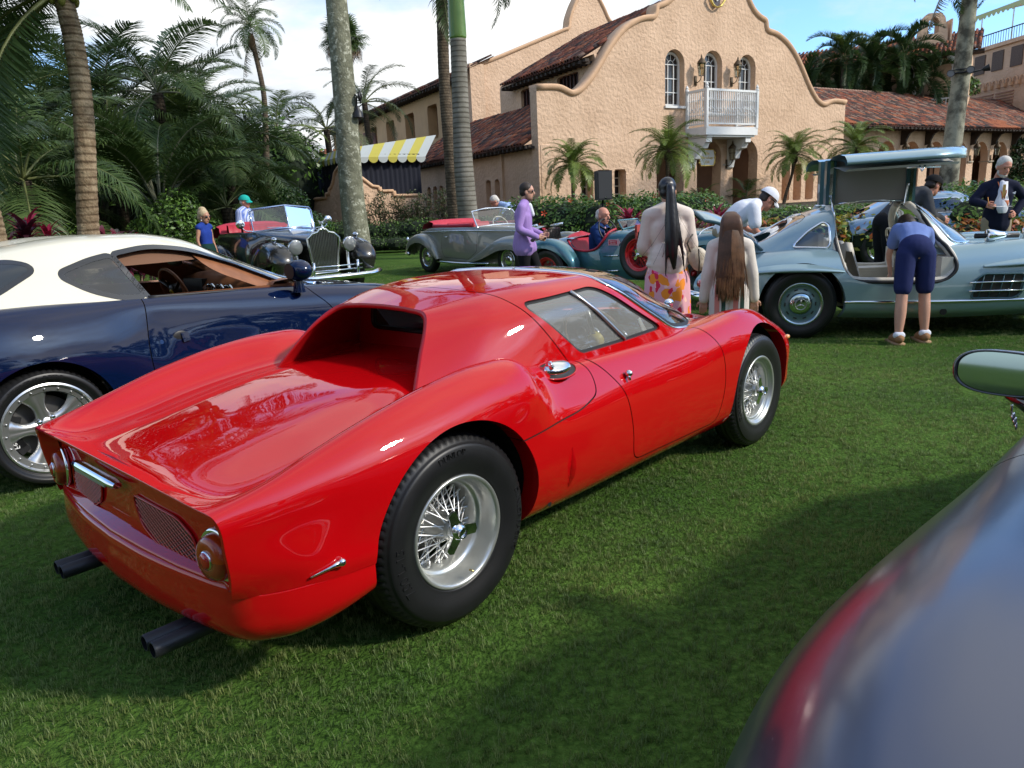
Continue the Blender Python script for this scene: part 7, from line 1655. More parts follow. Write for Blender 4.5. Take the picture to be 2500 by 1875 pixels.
    mb=MB(); mb.box((.36,.37,.90),(.06,.30,.13)); mb.build('instrument_binnacle',BLK,car,smooth=False)
    st=steering(car,(.18,.37,.885),.185,-20,rim=TAN,boss=BLK); mb=MB(); mb.lathe([(0,-.035),(.024,-.035),(.026,-.028)],axis='x',seg=20); mb.build('yellow_badge',mat('badge_yellow',(.65,.5,.02),.4),st); mb=MB(); mb.box((-.037,0,0),(.003,.008,.026)); mb.box((-.037,.004,.008),(.003,.014,.008)); mb.build('badge_figure',BLK,st,smooth=False)
    seatpair(car,-.35,.30,TAN,ys=(-.38,.38),w=.25,h=.60)
    mb=MB(); mb.tube([(.02,0,1.19),(.04,0,1.16)],.01,6); mb.sphere((.03,0,1.13),(.02,.11,.035)); mb.build('interior_mirror',BLK,car)
    for s_ in (-1,1):
        m=bpy.data.objects.new('door_mirror',None); COL.objects.link(m); m.parent=car; m.location=(.47,s_*.88,.985); m.rotation_euler=(0,0,-.05*s_)
        mb=MB(); mb.sphere((.02,0,.055),(.085,.105,.075),20,14); mb.lathe([(.045,-.10),(.04,-.06),(.032,-.02)],c=(.02,-.02*s_,0),seg=16); mb.build('mirror_shell',BLU,m)
        mb=MB(); mb.lathe([(0,0),(.055,0)],axis='x',c=(-.066,0,.055),seg=24); mb.build('mirror_glass',BLK,m,smooth=False)
    # handle recess, lock, cowl grille
    def sp(x,z): return surf_point((half[0]*[1,-1,1],0),x,z,-1)
    p=sp(-.43,.705); mb=MB(); mb.sphere((0,0,0),(.055,.006,.042),18,10); mb.build('handle_recess',BLK,car,loc=(-.43,p[1]+.004,.71)); mb=MB(); mb.box((0,0,0),(.045,.012,.06)); mb.build('door_handle',BLU,car,loc=(-.405,p[1]-.006,.71),rot=(rad(-12),rad(-8),0),smooth=False)
    p=sp(-.56,.70); mb=MB(); mb.lathe([(0,0),(.012,0),(.014,.004)],axis='y',seg=14,c=(-.56,p[1]-.003,.70)); mb.build('lock_cap',mat('blue_cap',(.02,.05,.14),.3),car,smooth=False)
    mb=MB(); [mb.box((.93+.0*k,-.5+k*.045,.912),(.10,.008,.006)) for k in range(14)]; mb.build('cowl_grille',BLK,car,smooth=False)
    # alloy wheels
    SV=mat('silver_alloy',(.52,.52,.51),.32,.9,coat=.4); DSC=mat('brake_disc',(.25,.25,.25),.4,1)
    def alloy(x,side,hi):
        R_,w,rr=.334,.30 if x<0 else .25,.250; t=wheel_empty(car,x,side*(.80 if x<0 else .82),R_,side); h=w/2
        tyre_mb(R_,w,rr,seg=96,tread=True,notches=64).build('tyre',RUB,t,angle=38)
        if hi: 
            mb=MB(); ring_text(mb,'305/30 ZR 19   P ZERO',rr+.040,-h*1.045,.030,rad(100),.002); mb.build('sidewall_lettering',RUB,t,smooth=False)
        mb=MB(); mb.lathe([(rr,-h*.8),(rr+.005,-h*.92),(rr-.004,-h*.95),(rr-.010,-h*.90),(rr-.014,-h*.82),(rr-.042,-h*.80),(rr-.046,-h*.74),(rr-.05,-h*.3),(rr-.045,h*.8)],axis='y',seg=72); mb.build('rim',SV,t,angle=40)
        for k in range(20):
            a=2*PI*k/20; mb=MB(); mb.lathe([(0,-h*.86),(.0055,-h*.86),(.006,-h*.80)],axis='y',seg=8,c=((rr-.028)*math.cos(a),0,(rr-.028)*math.sin(a))); mb.build('rim_bolt',ALUD,t,fixn=False)
        for k in range(5):
            a0=PI/2+.25+2*PI*k/5; sp_=MB()
            G=[]
            for r in np.linspace(.045,rr-.044,8):
                u=(r-.045)/(rr-.089); w2=.050-.018*math.sin(PI*min(1,u*1.1))+.028*u**3; y=-h*(.66+.12*u)
                row=[]
                for v in (-1,-.55,-.12,.12,.55,1): row.append((r,y+(.006 if abs(v)<.2 else 0)+(.03 if abs(v)==1 else 0),v*w2))
                G.append(row)
            G=np.array(G); c,s=math.cos(a0),math.sin(a0); Q=np.stack([G[:,:,0]*c-G[:,:,2]*s,G[:,:,1],G[:,:,0]*s+G[:,:,2]*c],-1); sp_.grid(Q); sp_.build('spoke',SV,t,fixn=True)
            a=a0+PI/5; mb=MB(); mb.lathe([(0,-h*.72),(.012,-h*.72),(.013,-h*.6)],axis='y',seg=10,c=(.06*math.cos(a),0,.06*math.sin(a))); mb.build('wheel_bolt',CHR,t,fixn=False)
        mb=MB(); mb.lathe([(0,-h*.68),(.04,-h*.67),(.075,-h*.60),(.08,-h*.4)],axis='y',seg=30); mb.build('hub',SV,t); mb=MB(); mb.lathe([(0,-h*.70),(.026,-h*.70),(.028,-h*.68)],axis='y',seg=20); mb.build('centre_cap',MATS['badge_yellow'],t,smooth=False)
        mb=MB(); mb.lathe([(.03,-.02),(.17,-.02),(.17,.02),(.03,.02)],axis='y',seg=40); mb.build('brake_disc',DSC,t,angle=40)
        mb=MB(); 
        for a in np.linspace(PI*.88,PI*1.18,6): mb.box((.168*math.cos(a),-.025,.168*math.sin(a)),(.055,.09,.06),M=Matrix.Rotation(-a,3,'Y'))
        mb.build('brake_caliper',BLK,t,smooth=False)
        V,F_=textmesh('Ferrari',.042,.001); mb=MB(); mb.add(np.c_[-.172-V[:,1]*-1,np.full(len(V),-.073),-V[:,0]*1.0*-1-.03],F_); mb.build('caliper_lettering',WHT,t,smooth=False)
    for x in (-1.25,1.25):
        for s_ in (-1,1): alloy(x,s_,x<0 and s_<0)
    return car
# ---------------- black pre-war convertible ----------------
def fenderloft(pts,ws,hs,seg=16,thick=None,open_bottom=True):
    """pts: centre line of the crown (x,y,z); ws: half widths; hs: drop heights; section is an arch"""
    P=crom(np.array(pts,float),44); t=np.linspace(0,1,44); tk=np.linspace(0,1,len(ws)); w=pchip(tk,np.array(ws,float),t); h=pchip(tk,np.array(hs,float),t)
    T=np.gradient(P,axis=0); T/=np.linalg.norm(T,axis=1)[:,None]; G=[]
    a=np.linspace(0,PI,seg); sg=1 if T[22][0]>0 else -1
    for p,ww,hh,tt in zip(P,w,h,T):
        S_=np.array([0,1,0.]); U=np.cross(tt,S_); U/=np.linalg.norm(U); U=U if U[2]>0 or abs(U[2])<.2 else -U
        U=sg*np.array([-tt[2],0,tt[0]]); U/=np.linalg.norm(U)+1e-9
        G.append([p+S_*ww*math.copysign(abs(math.cos(q))**.75,math.cos(q))+U*(-hh+hh*math.sin(q)**.8) for q in a])
    return np.array(G)
def build_packard():
    BK=carpaint('gunmetal_black',(.035,.033,.030),.25,.6); RDL=mat('red_leather',(.42,.015,.035),.5,var=.2,vscale=10); SCR=mat('pale_blue_silver',(.34,.42,.58),.2,.9)
    GRL=mat('grille_nickel',(.55,.55,.50),.2,1.)
    car=thing('black_convertible','black pre-war convertible with a tall chrome grille and silver windscreen, facing us','car',(-4.287,14.844,0),-.933)
    L=[XP('-2.3,.5,.40 -1.5,.72,.36 0,.72,.34 .8,.50,.36 1.4,.34,.38 1.85,.26,.38'),XP('-2.4,.55,.6 -1.5,.80,.6 0,.78,.6 .8,.50,.62 1.4,.38,.64 1.88,.28,.62'),XP('-2.4,.55,.85 -1.5,.80,.88 0,.76,.88 .8,.52,.90 1.4,.42,.90 1.88,.30,.85'),
       XP('-2.35,.5,1.0 -1.5,.74,1.08 -.4,.70,1.09 .3,.60,1.08 .8,.52,1.06 1.4,.40,1.03 1.86,.27,.98'),XP('-2.3,.4,1.04 -1.5,.62,1.12 -.3,.58,1.14 .3,.5,1.14 .8,.40,1.12 1.4,.28,1.08 1.86,.16,1.04'),XP('-2.3,0,1.06 -1.5,0,1.13 -.3,0,1.17 .3,0,1.18 .8,0,1.17 1.4,0,1.13 1.87,0,1.08')]
    cock=rpoly([(-1.5,-2),(-1.5,.58),(.05,.56),(.15,.4),(.18,-2)],.08)
    shell(car,L,BK,arches=[(-1.5,.38,.42)],cuts=[lambda V:np.where(V[:,2]>.98,sdpoly(V[:,:2],cock),1)],ns=140,nk=44,wells=False)
    for s_ in (-1,1):
        G=fenderloft([(2.05,.76*s_,.42),(2.08,.76*s_,.66),(1.90,.76*s_,.88),(1.55,.76*s_,.97),(1.15,.77*s_,.92),(.75,.78*s_,.70),(.40,.78*s_,.45),(.15,.78*s_,.34)],[.12,.21,.245,.245,.235,.21,.17,.12],[.10,.25,.36,.42,.40,.32,.18,.05])
        mb=MB(); mb.grid(G); mb.build('front_fender',BK,car)
        G=fenderloft([(-2.35,.72*s_,.40),(-2.25,.74*s_,.70),(-1.9,.76*s_,.88),(-1.5,.77*s_,.90),(-1.1,.77*s_,.80),(-.8,.77*s_,.55),(-.65,.77*s_,.38)],[.10,.17,.2,.2,.2,.16,.1],[.1,.22,.3,.32,.3,.2,.06])
        mb=MB(); mb.grid(G); mb.build('rear_fender',BK,car)
        mb=MB(); mb.box((-.25,.80*s_,.34),(1.2,.26,.04)); mb.build('running_board',BLK,car,smooth=False)
        # pod lamps on stalks, fender lamps
        headlamp(car,(1.86,.50*s_,.87),.125,body=BK,ln=.30); bar(car,'lamp_stalk',[(1.78,.48*s_,.76),(1.80,.47*s_,.60),(1.84,.46*s_,.42)],[.05]*18,CHR)
        mb=MB(); mb.sphere((1.58,.76*s_,1.02),(.10,.045,.045),14,10); mb.tube([(1.30,.76*s_,.965),(1.56,.76*s_,.985),(1.9,.76*s_,.90)],[.008,.016,.008],6); mb.build('fender_lamp',CHR,car)
        for x in (1.50,-1.5): disc_wheel(car,x,.68*s_,.38,.17,.22,s_,CHR,CHR)
        mb=MB(); mb.box((1.35,.62*s_,.52),(1.0,.16,.36)); mb.build('inner_wing',BK,car,smooth=False)
        bar(car,'mirror_arm',[(.15,.62*s_,1.15),(.22,.78*s_,1.17),(.22,.84*s_,1.24)],.010,CHR); mb=MB(); mb.sphere((.22,.86*s_,1.29),(.03,.085,.085),14,10); mb.build('round_mirror',CHR,car)
    # grille
    sh=[(-.22,.40),(-.27,.80),(-.29,1.00),(-.20,1.08),(-.10,1.10),(-.06,1.15),(.06,1.15),(.10,1.10),(.20,1.08),(.29,1.00),(.27,.80),(.22,.40)]
    g=bpy.data.objects.new('radiator_grille',None); COL.objects.link(g); g.parent=car; g.location=(1.90,0,0)
    mb=MB(); mb.tube([(0+.0,y,z) for y,z in sh]+[(0,sh[0][0],sh[0][1])],.024,8,caps=False); mb.build('grille_shell',GRL,g); mb=MB(); mb.prism([(y*.97,z) for y,z in sh],-.06,-.04,plane='yz'); mb.build('core',BLK,g,smooth=False)
    for k in range(17):
        y=-.24+.03*k; zt=np.interp(abs(y),[0,.06,.10,.2,.27],[1.13,1.12,1.08,1.06,.98]); yb=y*.84
        mb=MB(); mb.tube([(.0,yb,.42),(.004,y*.96,.8),(0,y,zt)],.0085,5); mb.build('grille_bar',GRL,g,fixn=False)
    mb=MB(); mb.lathe([(.03,1.15),(.035,1.18),(.01,1.20),(.01,1.24)],seg=10); mb.tube([(-.10,0,1.26),(0,0,1.27),(.06,0,1.25)],[.008,.018,.008],6); mb.tube([(-.02,-.05,1.30),(0,0,1.26),(-.02,.05,1.30)],.008,5); mb.build('mascot',CHR,g)
    # bumper with overrider rail
    bar(car,'front_bumper',[(1.95,-1.0,.36),(2.22,-.75,.35),(2.32,-.3,.35),(2.32,.3,.35),(2.22,.75,.35),(1.95,1.0,.36)],.055,CHR,12)
    mb=MB(); [mb.tube([(2.30,-.50,z),(2.38,0,z),(2.30,.50,z)],.012,6) for z in (.47,.54)]; [mb.tube([(2.32,y,.33),(2.34,y,.62)],.022,8) for y in (-.40,.40)]; mb.build('bumper_guard',CHR,car)
    # veed windscreen in pale frame
    ws=bpy.data.objects.new('windscreen',None); COL.objects.link(ws); ws.parent=car
    for s_ in (-1,1):
        P=np.array([(.38,0,1.17),(.13,.60*s_,1.14),(.02,.60*s_,1.50),(.05,.55*s_,1.545),(.25,0,1.60)])
        mb=MB(); mb.tube(np.vstack([P,P[:1]]),.020,8,caps=False); mb.build('screen_frame',SCR,ws); mb=MB(); mb.add(P,[(0,1,2,3,4)]); mb.build('glass',GLS,ws,smooth=False)
        bar(ws,'wiper',[(.34,.12*s_,1.20),(.30,.4*s_,1.21)],.006,CHR)
    bar(car,'cowl_band',[(.15,-.62,1.12),(.38,-.3,1.17),(.44,0,1.185),(.38,.3,1.17),(.15,.62,1.12)],.022,SCR)
    steering(car,(-.12,.36,1.12),.21,-35,rim=MATS['ivory_rim'])
    mb=MB(); mb.tube([(.1,-.64,1.14),(.1,-.64,1.55)],.006,5); mb.build('aerial',CHR,car)
    # red seats and folded hood
    for x,h in ((-.45,.28),(-1.35,.30)):
        G=[]
        for y in np.linspace(-.60,.60,33): G.append([(x+.05,y,.75),(x+.02+.012*math.cos(y*52),y,1.05),(x-.03,y,.96+h),(x-.12,y,.97+h),(x-.2,y,.8)])
        mb=MB(); mb.grid(np.array(G)); mb.build('seat_back',RDL,car)
    G=[]
    for y in np.linspace(-.72,.72,25):
        e=1-.25*abs(y/.72)**4; G.append([(-1.55,y,1.02),(-1.6,y,1.02+.26*e),(-1.8,y,1.02+.30*e),(-2.15,y*.95,1.0+.22*e),(-2.35,y*.9,1.0)])
    mb=MB(); mb.grid(np.array(G)); mb.build('folded_hood',mat('red_hood_cloth',(.50,.03,.06),.7,var=.2,vscale=12),car)
    mb=MB(); mb.box((-.6,0,.7),(1.8,1.2,.1)); mb.build('cabin_floor',BLK,car,smooth=False)
    for s_ in (-1,1):
        mb=MB(); [mb.box((.62+.07*k,.535*s_,.93),(.035,.01,.025)) for k in range(12)]; mb.build('bonnet_louvres',mat('olive_trim',(.25,.24,.15),.4),car,smooth=False)
# ---------------- silver roadster ----------------
def build_silver():
    SV=carpaint('grey_beige_lacquer',(.235,.235,.195),.35,.25); RDL=MATS['red_leather']
    car=thing('silver_convertible','silver-grey convertible with red leather and swept fenders behind the walking man','car',(-.266,16.525,0),-.897)
    L=[XP('-2.25,.45,.36 -1.8,.60,.32 -1.45,.66,.30 -.8,.72,.28 0,.74,.26 .8,.70,.27 1.45,.6,.3 1.7,.45,.34'),XP('-2.4,.5,.5 -1.8,.72,.5 -1.45,.76,.5 -.8,.77,.48 0,.77,.47 .8,.66,.5 1.3,.50,.55 1.75,.40,.55'),
       XP('-2.42,.5,.66 -1.8,.70,.72 -1.4,.74,.74 -.8,.76,.74 0,.75,.74 .8,.60,.78 1.3,.44,.80 1.78,.36,.76'),XP('-2.32,.45,.80 -1.8,.62,.90 -1.4,.70,.96 -.8,.72,.97 0,.70,.97 .5,.60,.97 1.0,.45,.95 1.4,.36,.93 1.78,.30,.90'),
       XP('-2.25,.3,.84 -1.8,.45,.95 -1.4,.56,.99 -.8,.60,1.0 0,.58,1.0 .5,.45,1.01 1.0,.32,.99 1.78,.18,.95'),XP('-2.22,0,.85 -1.8,0,.96 -1.4,0,1.0 0,0,1.01 .5,0,1.03 1.0,0,1.01 1.78,0,.98')]
    cock=rpoly([(-1.35,-2),(-1.35,.55),(.1,.55),(.2,.4),(.2,-2)],.08)
    dr=rpoly([(-.80,.97),(-.86,.6),(-.80,.36),(.10,.34),(.38,.5),(.36,.98),(.3,1.3),(-.8,1.3)],.05)
    G,half,_=shell(car,L,SV,arches=[(-1.45,.345,.37)],cuts=[lambda V:np.where(V[:,2]>.93,sdpoly(V[:,:2],cock),1)],seams=[('door',dr,True,None)],ns=140,nk=44,wells=True,wy=.62)
    for s_ in (-1,1):
        G=fenderloft([(-2.35,.70*s_,.40),(-2.28,.71*s_,.60),(-2.05,.73*s_,.78),(-1.7,.74*s_,.87),(-1.35,.75*s_,.84),(-1.08,.76*s_,.66),(-.97,.76*s_,.45),(-.93,.76*s_,.33)],[.10,.15,.17,.18,.18,.17,.14,.1],[.1,.18,.2,.2,.2,.15,.1,.05])
        mb=MB(); mb.grid(G); mb.build('rear_fender',SV,car)
        G=fenderloft([(2.0,.70*s_,.40),(2.05,.70*s_,.62),(1.85,.70*s_,.80),(1.5,.71*s_,.83),(1.15,.73*s_,.76),(.75,.75*s_,.58),(.40,.77*s_,.42),(.12,.78*s_,.30)],[.14,.2,.2,.2,.19,.15,.10,.05],[.1,.2,.26,.26,.25,.2,.12,.03])
        mb=MB(); mb.grid(G); mb.build('front_fender',SV,car)
        for x in (1.45,-1.45): disc_wheel(car,x,.70*s_,.345,.17,.21,s_,SV,CHR)
        bar(car,'sill_strip',[(-.95,.83*s_,.27),(0,.83*s_,.26),(.9,.83*s_,.28)],.025,CHR); bar(car,'waist_strip',[(-1.7,.735*s_,.90),(-.8,.755*s_,.92),(0,.745*s_,.93),(.6,.62*s_,.92),(1.5,.40*s_,.90)],.012,CHR)
        mb=MB(); mb.tube([(-.72,.79*s_,.80),(-.58,.79*s_,.80)],.012,6); mb.build('door_handle',CHR,car)
        headlamp(car,(2.02,.60*s_,.72),.11,body=SV,ln=.2)
        mb=MB(); [mb.tube([(.55,.60*s_,.86-.04*k),(1.05,.47*s_,.86-.04*k)],.006,4) for k in range(3)]; mb.build('bonnet_vents',BLK,car); mb=MB(); mb.sphere((-2.34,.70*s_,.72),(.03,.04,.07),8,6); mb.build('tail_lamp',CHR,car)
    bar(car,'rear_bumper',[(-2.05,-.88,.42),(-2.42,-.7,.42),(-2.52,-.3,.42),(-2.52,.3,.42),(-2.42,.7,.42),(-2.05,.88,.42)],.045,CHR); bar(car,'front_bumper',[(2.0,-.85,.42),(2.2,-.6,.42),(2.28,0,.42),(2.2,.6,.42),(2.0,.85,.42)],.045,CHR)
    mb=MB(); mb.box((1.88,0,.70),(.12,.44,.5),taper=.85); mb.build('grille_shell',CHR,car,smooth=False); mb=MB(); [mb.box((1.945,y,.70),(.01,.008,.44)) for y in np.linspace(-.18,.18,11)]; mb.build('grille_slats',BLK,car,smooth=False)
    P=[(.30,-.62,.99),(.33,-.2,1.02),(.33,.2,1.02),(.30,.62,.99),(.02,.55,1.31),(.05,.2,1.36),(.05,-.2,1.36),(.02,-.55,1.31)]
    screen(car,'windscreen',P,CHR,GLS,.018)
    G=[]
    for y in np.linspace(-.66,.66,25):
        e=1-.2*abs(y/.66)**4; G.append([(-1.28,y,.95),(-1.30,y,1.0+.12*e),(-1.45,y,1.0+.16*e),(-1.75,y*.95,.98+.10*e),(-1.85,y*.9,.96)])
    mb=MB(); mb.grid(np.array(G)); mb.build('folded_hood',MATS['red_hood_cloth'],car)
    for s_ in (-1,1): bar(car,'cockpit_padding',[(-1.3,.64*s_,1.02),(-.6,.66*s_,1.02),(.15,.62*s_,1.03)],.045,RDL,10)
    G=[[(-.85,y,.7),(-.80,y,1.0),(-.86,y,1.08),(-.95,y,1.05),(-1.0,y,.7)] for y in np.linspace(-.55,.55,9)]; mb=MB(); mb.grid(np.array(G)); mb.build('seat_back',RDL,car)
    steering(car,(-.1,.32,1.0),.2,-30,rim=MATS['ivory_rim']); mb=MB(); mb.box((-.5,0,.6),(1.5,1.1,.06)); mb.build('cabin_floor',BLK,car,smooth=False)
    mb=MB(); mb.tube([(1.55,-.30,.97),(1.85,-.34,1.0)],[.02,.03],8); mb.tube([(1.55,.30,.97),(1.85,.34,1.0)],[.02,.03],8); mb.build('horn_trumpets',CHR,car)
# ---------------- teal open two-seater ----------------
def build_teal():
    TE=carpaint('teal_lacquer',(.055,.16,.19),.3,.35); RW=mat('red_wheel_paint',(.50,.010,.015),.35,coat=.5); RDL=MATS['red_leather']
    car=thing('teal_roadster','teal pre-war open sports car with red wire wheels and a side-mounted spare','car',(2.176,11.239,0),-.812)
    L=[XP('-1.9,.2,.34 -1.4,.44,.30 -.6,.50,.28 .3,.46,.28 1.0,.38,.3 1.7,.28,.34'),XP('-2.0,.2,.5 -1.4,.50,.46 -.6,.56,.44 .3,.50,.44 1.0,.42,.46 1.75,.30,.46'),
       XP('-2.0,.2,.66 -1.4,.50,.64 -.6,.56,.62 .3,.50,.66 1.0,.42,.70 1.78,.30,.66'),XP('-1.95,.15,.78 -1.5,.40,.80 -1.0,.52,.80 -.3,.52,.86 .3,.46,.90 1.0,.38,.88 1.78,.27,.82'),
       XP('-1.9,.1,.82 -1.5,.25,.88 -1.0,.42,.86 -.3,.40,.97 .3,.32,.97 1.0,.25,.95 1.78,.15,.88'),XP('-1.9,0,.84 -1.5,0,.90 -1.0,0,.90 -.3,0,1.0 .3,0,.99 1.0,0,.97 1.78,0,.90')]
    # cut-away cockpit sides
    cp=rpoly([(-1.22,.2+1.5),(-1.22,.84),(-1.0,.70),(-.72,.68),(-.52,.82),(-.46,.98),(-.46,1.7)],[.01,.08,.12,.14,.12,.05,.01])
    shell(car,L,TE,arches=[],cuts=[lambda V:sdpoly(V[:,[0,2]],cp)],ns=140,nk=44,wells=False)
    for s_ in (-1,1):
        Q=crom(np.array([(-1.22,.50,.83),(-1.12,.535,.74),(-.98,.555,.70),(-.78,.56,.69),(-.62,.555,.73),(-.52,.54,.83),(-.46,.47,.95),(-.45,.3,1.0)]),50)*[1,s_,1]; mb=MB(); mb.tube(Q,.018,6); mb.build('cockpit_piping',RDL,car)
        G=fenderloft([(-2.05,.70*s_,.40),(-2.0,.70*s_,.62),(-1.75,.70*s_,.82),(-1.42,.70*s_,.885),(-1.12,.70*s_,.80),(-.92,.70*s_,.60),(-.86,.70*s_,.42)],[.10,.15,.17,.17,.16,.13,.10],[.08,.12,.14,.14,.13,.1,.06]); mb=MB(); mb.grid(G); mb.build('rear_fender',TE,car)
        G=fenderloft([(1.98,.70*s_,.50),(1.92,.70*s_,.74),(1.65,.70*s_,.92),(1.35,.70*s_,.95),(1.05,.70*s_,.86),(.85,.70*s_,.64),(.7,.70*s_,.42)],[.10,.15,.17,.17,.16,.14,.12],[.08,.12,.14,.14,.13,.1,.06]); mb=MB(); mb.grid(G); mb.build('front_fender',TE,car)
        for x in (-1.45,1.45):
            wire_wheel(car,x,.70*s_,.37,.15,.225,s_,RW,RW,deep=.02,spokes='joined',nsp=60,tread=False,seg=64)
        mb=MB(); mb.sphere((-.84,.80*s_,.44),(.03,.03,.03)); mb.build('fender_lamp',CHR,car)
        mb=MB(); [mb.tube([(-.48,.565*s_,z),(-.22,.555*s_,z+.01)],[.006,.014],6) for z in (.62,.40)]; mb.build('door_hinge',CHR,car)
        headlamp(car,(1.72,.42*s_,.80),.12,body=CHR,ln=.2)
    sp=wire_wheel(car,.25,-.66,.35,.14,.225,-1,RW,RW,deep=.02,spokes='joined',nsp=60,tread=False,seg=64,name='spare_wheel'); sp.location=(.25,-.64,.66)
    mb=MB(); mb.box((.25,-.70,1.02),(.04,.10,.10)); mb.box((.25,-.74,.94),(.03,.02,.14)); mb.build('spare_strap',mat('red_strap',(.35,.05,.04),.6),car,smooth=False)
    mb=MB(); G=[[(-1.30,y,.80),(-1.38,y,.96-.25*abs(y)),(-1.55,y,.93-.3*abs(y)),(-1.75,y,.84)] for y in np.linspace(-.32,.32,11)]; mb.grid(np.array(G)); mb.build('headrest_fairing',RDL,car)
    G=[[(-.9,y,.42),(-1.12,y,.50),(-1.22,y,.86),(-1.30,y,.86),(-1.3,y,.5)] for y in np.linspace(-.45,.45,9)]; mb=MB(); mb.grid(np.array(G)); mb.build('seat',RDL,car)
    steering(car,(-.66,-.22,.96),.20,-25,rim=BLK); mb=MB(); mb.box((-.8,0,.35),(1.0,.9,.05)); mb.build('cabin_floor',BLK,car,smooth=False)
    P=[(-.36,-.26,.99),(-.34,0,1.02),(-.36,.26,.99),(-.46,.24,1.12),(-.46,-.24,1.12)]; screen(car,'aero_screen',P,TE,GLS,.012)
    for x in (-.05,.5,1.05): bar(car,'bonnet_strap' ,[(x,-.50,.70),(x,-.44,.90),(x,-.28,.98),(x,0,1.005),(x,.28,.98),(x,.44,.9),(x,.5,.7)],.008,CHR)
    mb=MB(); mb.box((.6,-.28,1.0),(.22,.03,.015)); mb.build('bonnet_catch',mat('tan_strap',(.25,.1,.06),.6),car,smooth=False)
    # arrow sticker on the scuttle
    y=-.553; mb=MB(); mb.prism([(-.40,.86),(-.40,.775),(-.22,.775),(-.22,.76),(-.17,.818),(-.22,.875),(-.22,.86)],y-.003,y-.002,plane='xz'); s=mb.build('arrow_sticker',mat('sticker_pink',(.62,.35,.38),.5),car,smooth=False)
    mb=MB(); mb.prism([(-.385,.848),(-.385,.79),(-.235,.79),(-.235,.848)],y-.005,y-.004,plane='xz'); mb.build('sticker_field',mat('sticker_red',(.55,.03,.06),.5),s,smooth=False)
    for tx,z in (('Entrance',.832),('This side',.805)):
        V,F_=textmesh(tx,.03,.0005); mb=MB(); mb.add(np.c_[V[:,0]-.31,np.full(len(V),y-.0065),V[:,1]+z],F_); mb.build('sticker_lettering',WHT,s,smooth=False)
    mb=MB(); mb.lathe([(.03,.0),(.035,.03),(.0,.05)],c=(1.78,0,.90),seg=10); mb.box((1.80,0,.62),(.05,.5,.56)); mb.build('radiator',CHR,car,smooth=False)
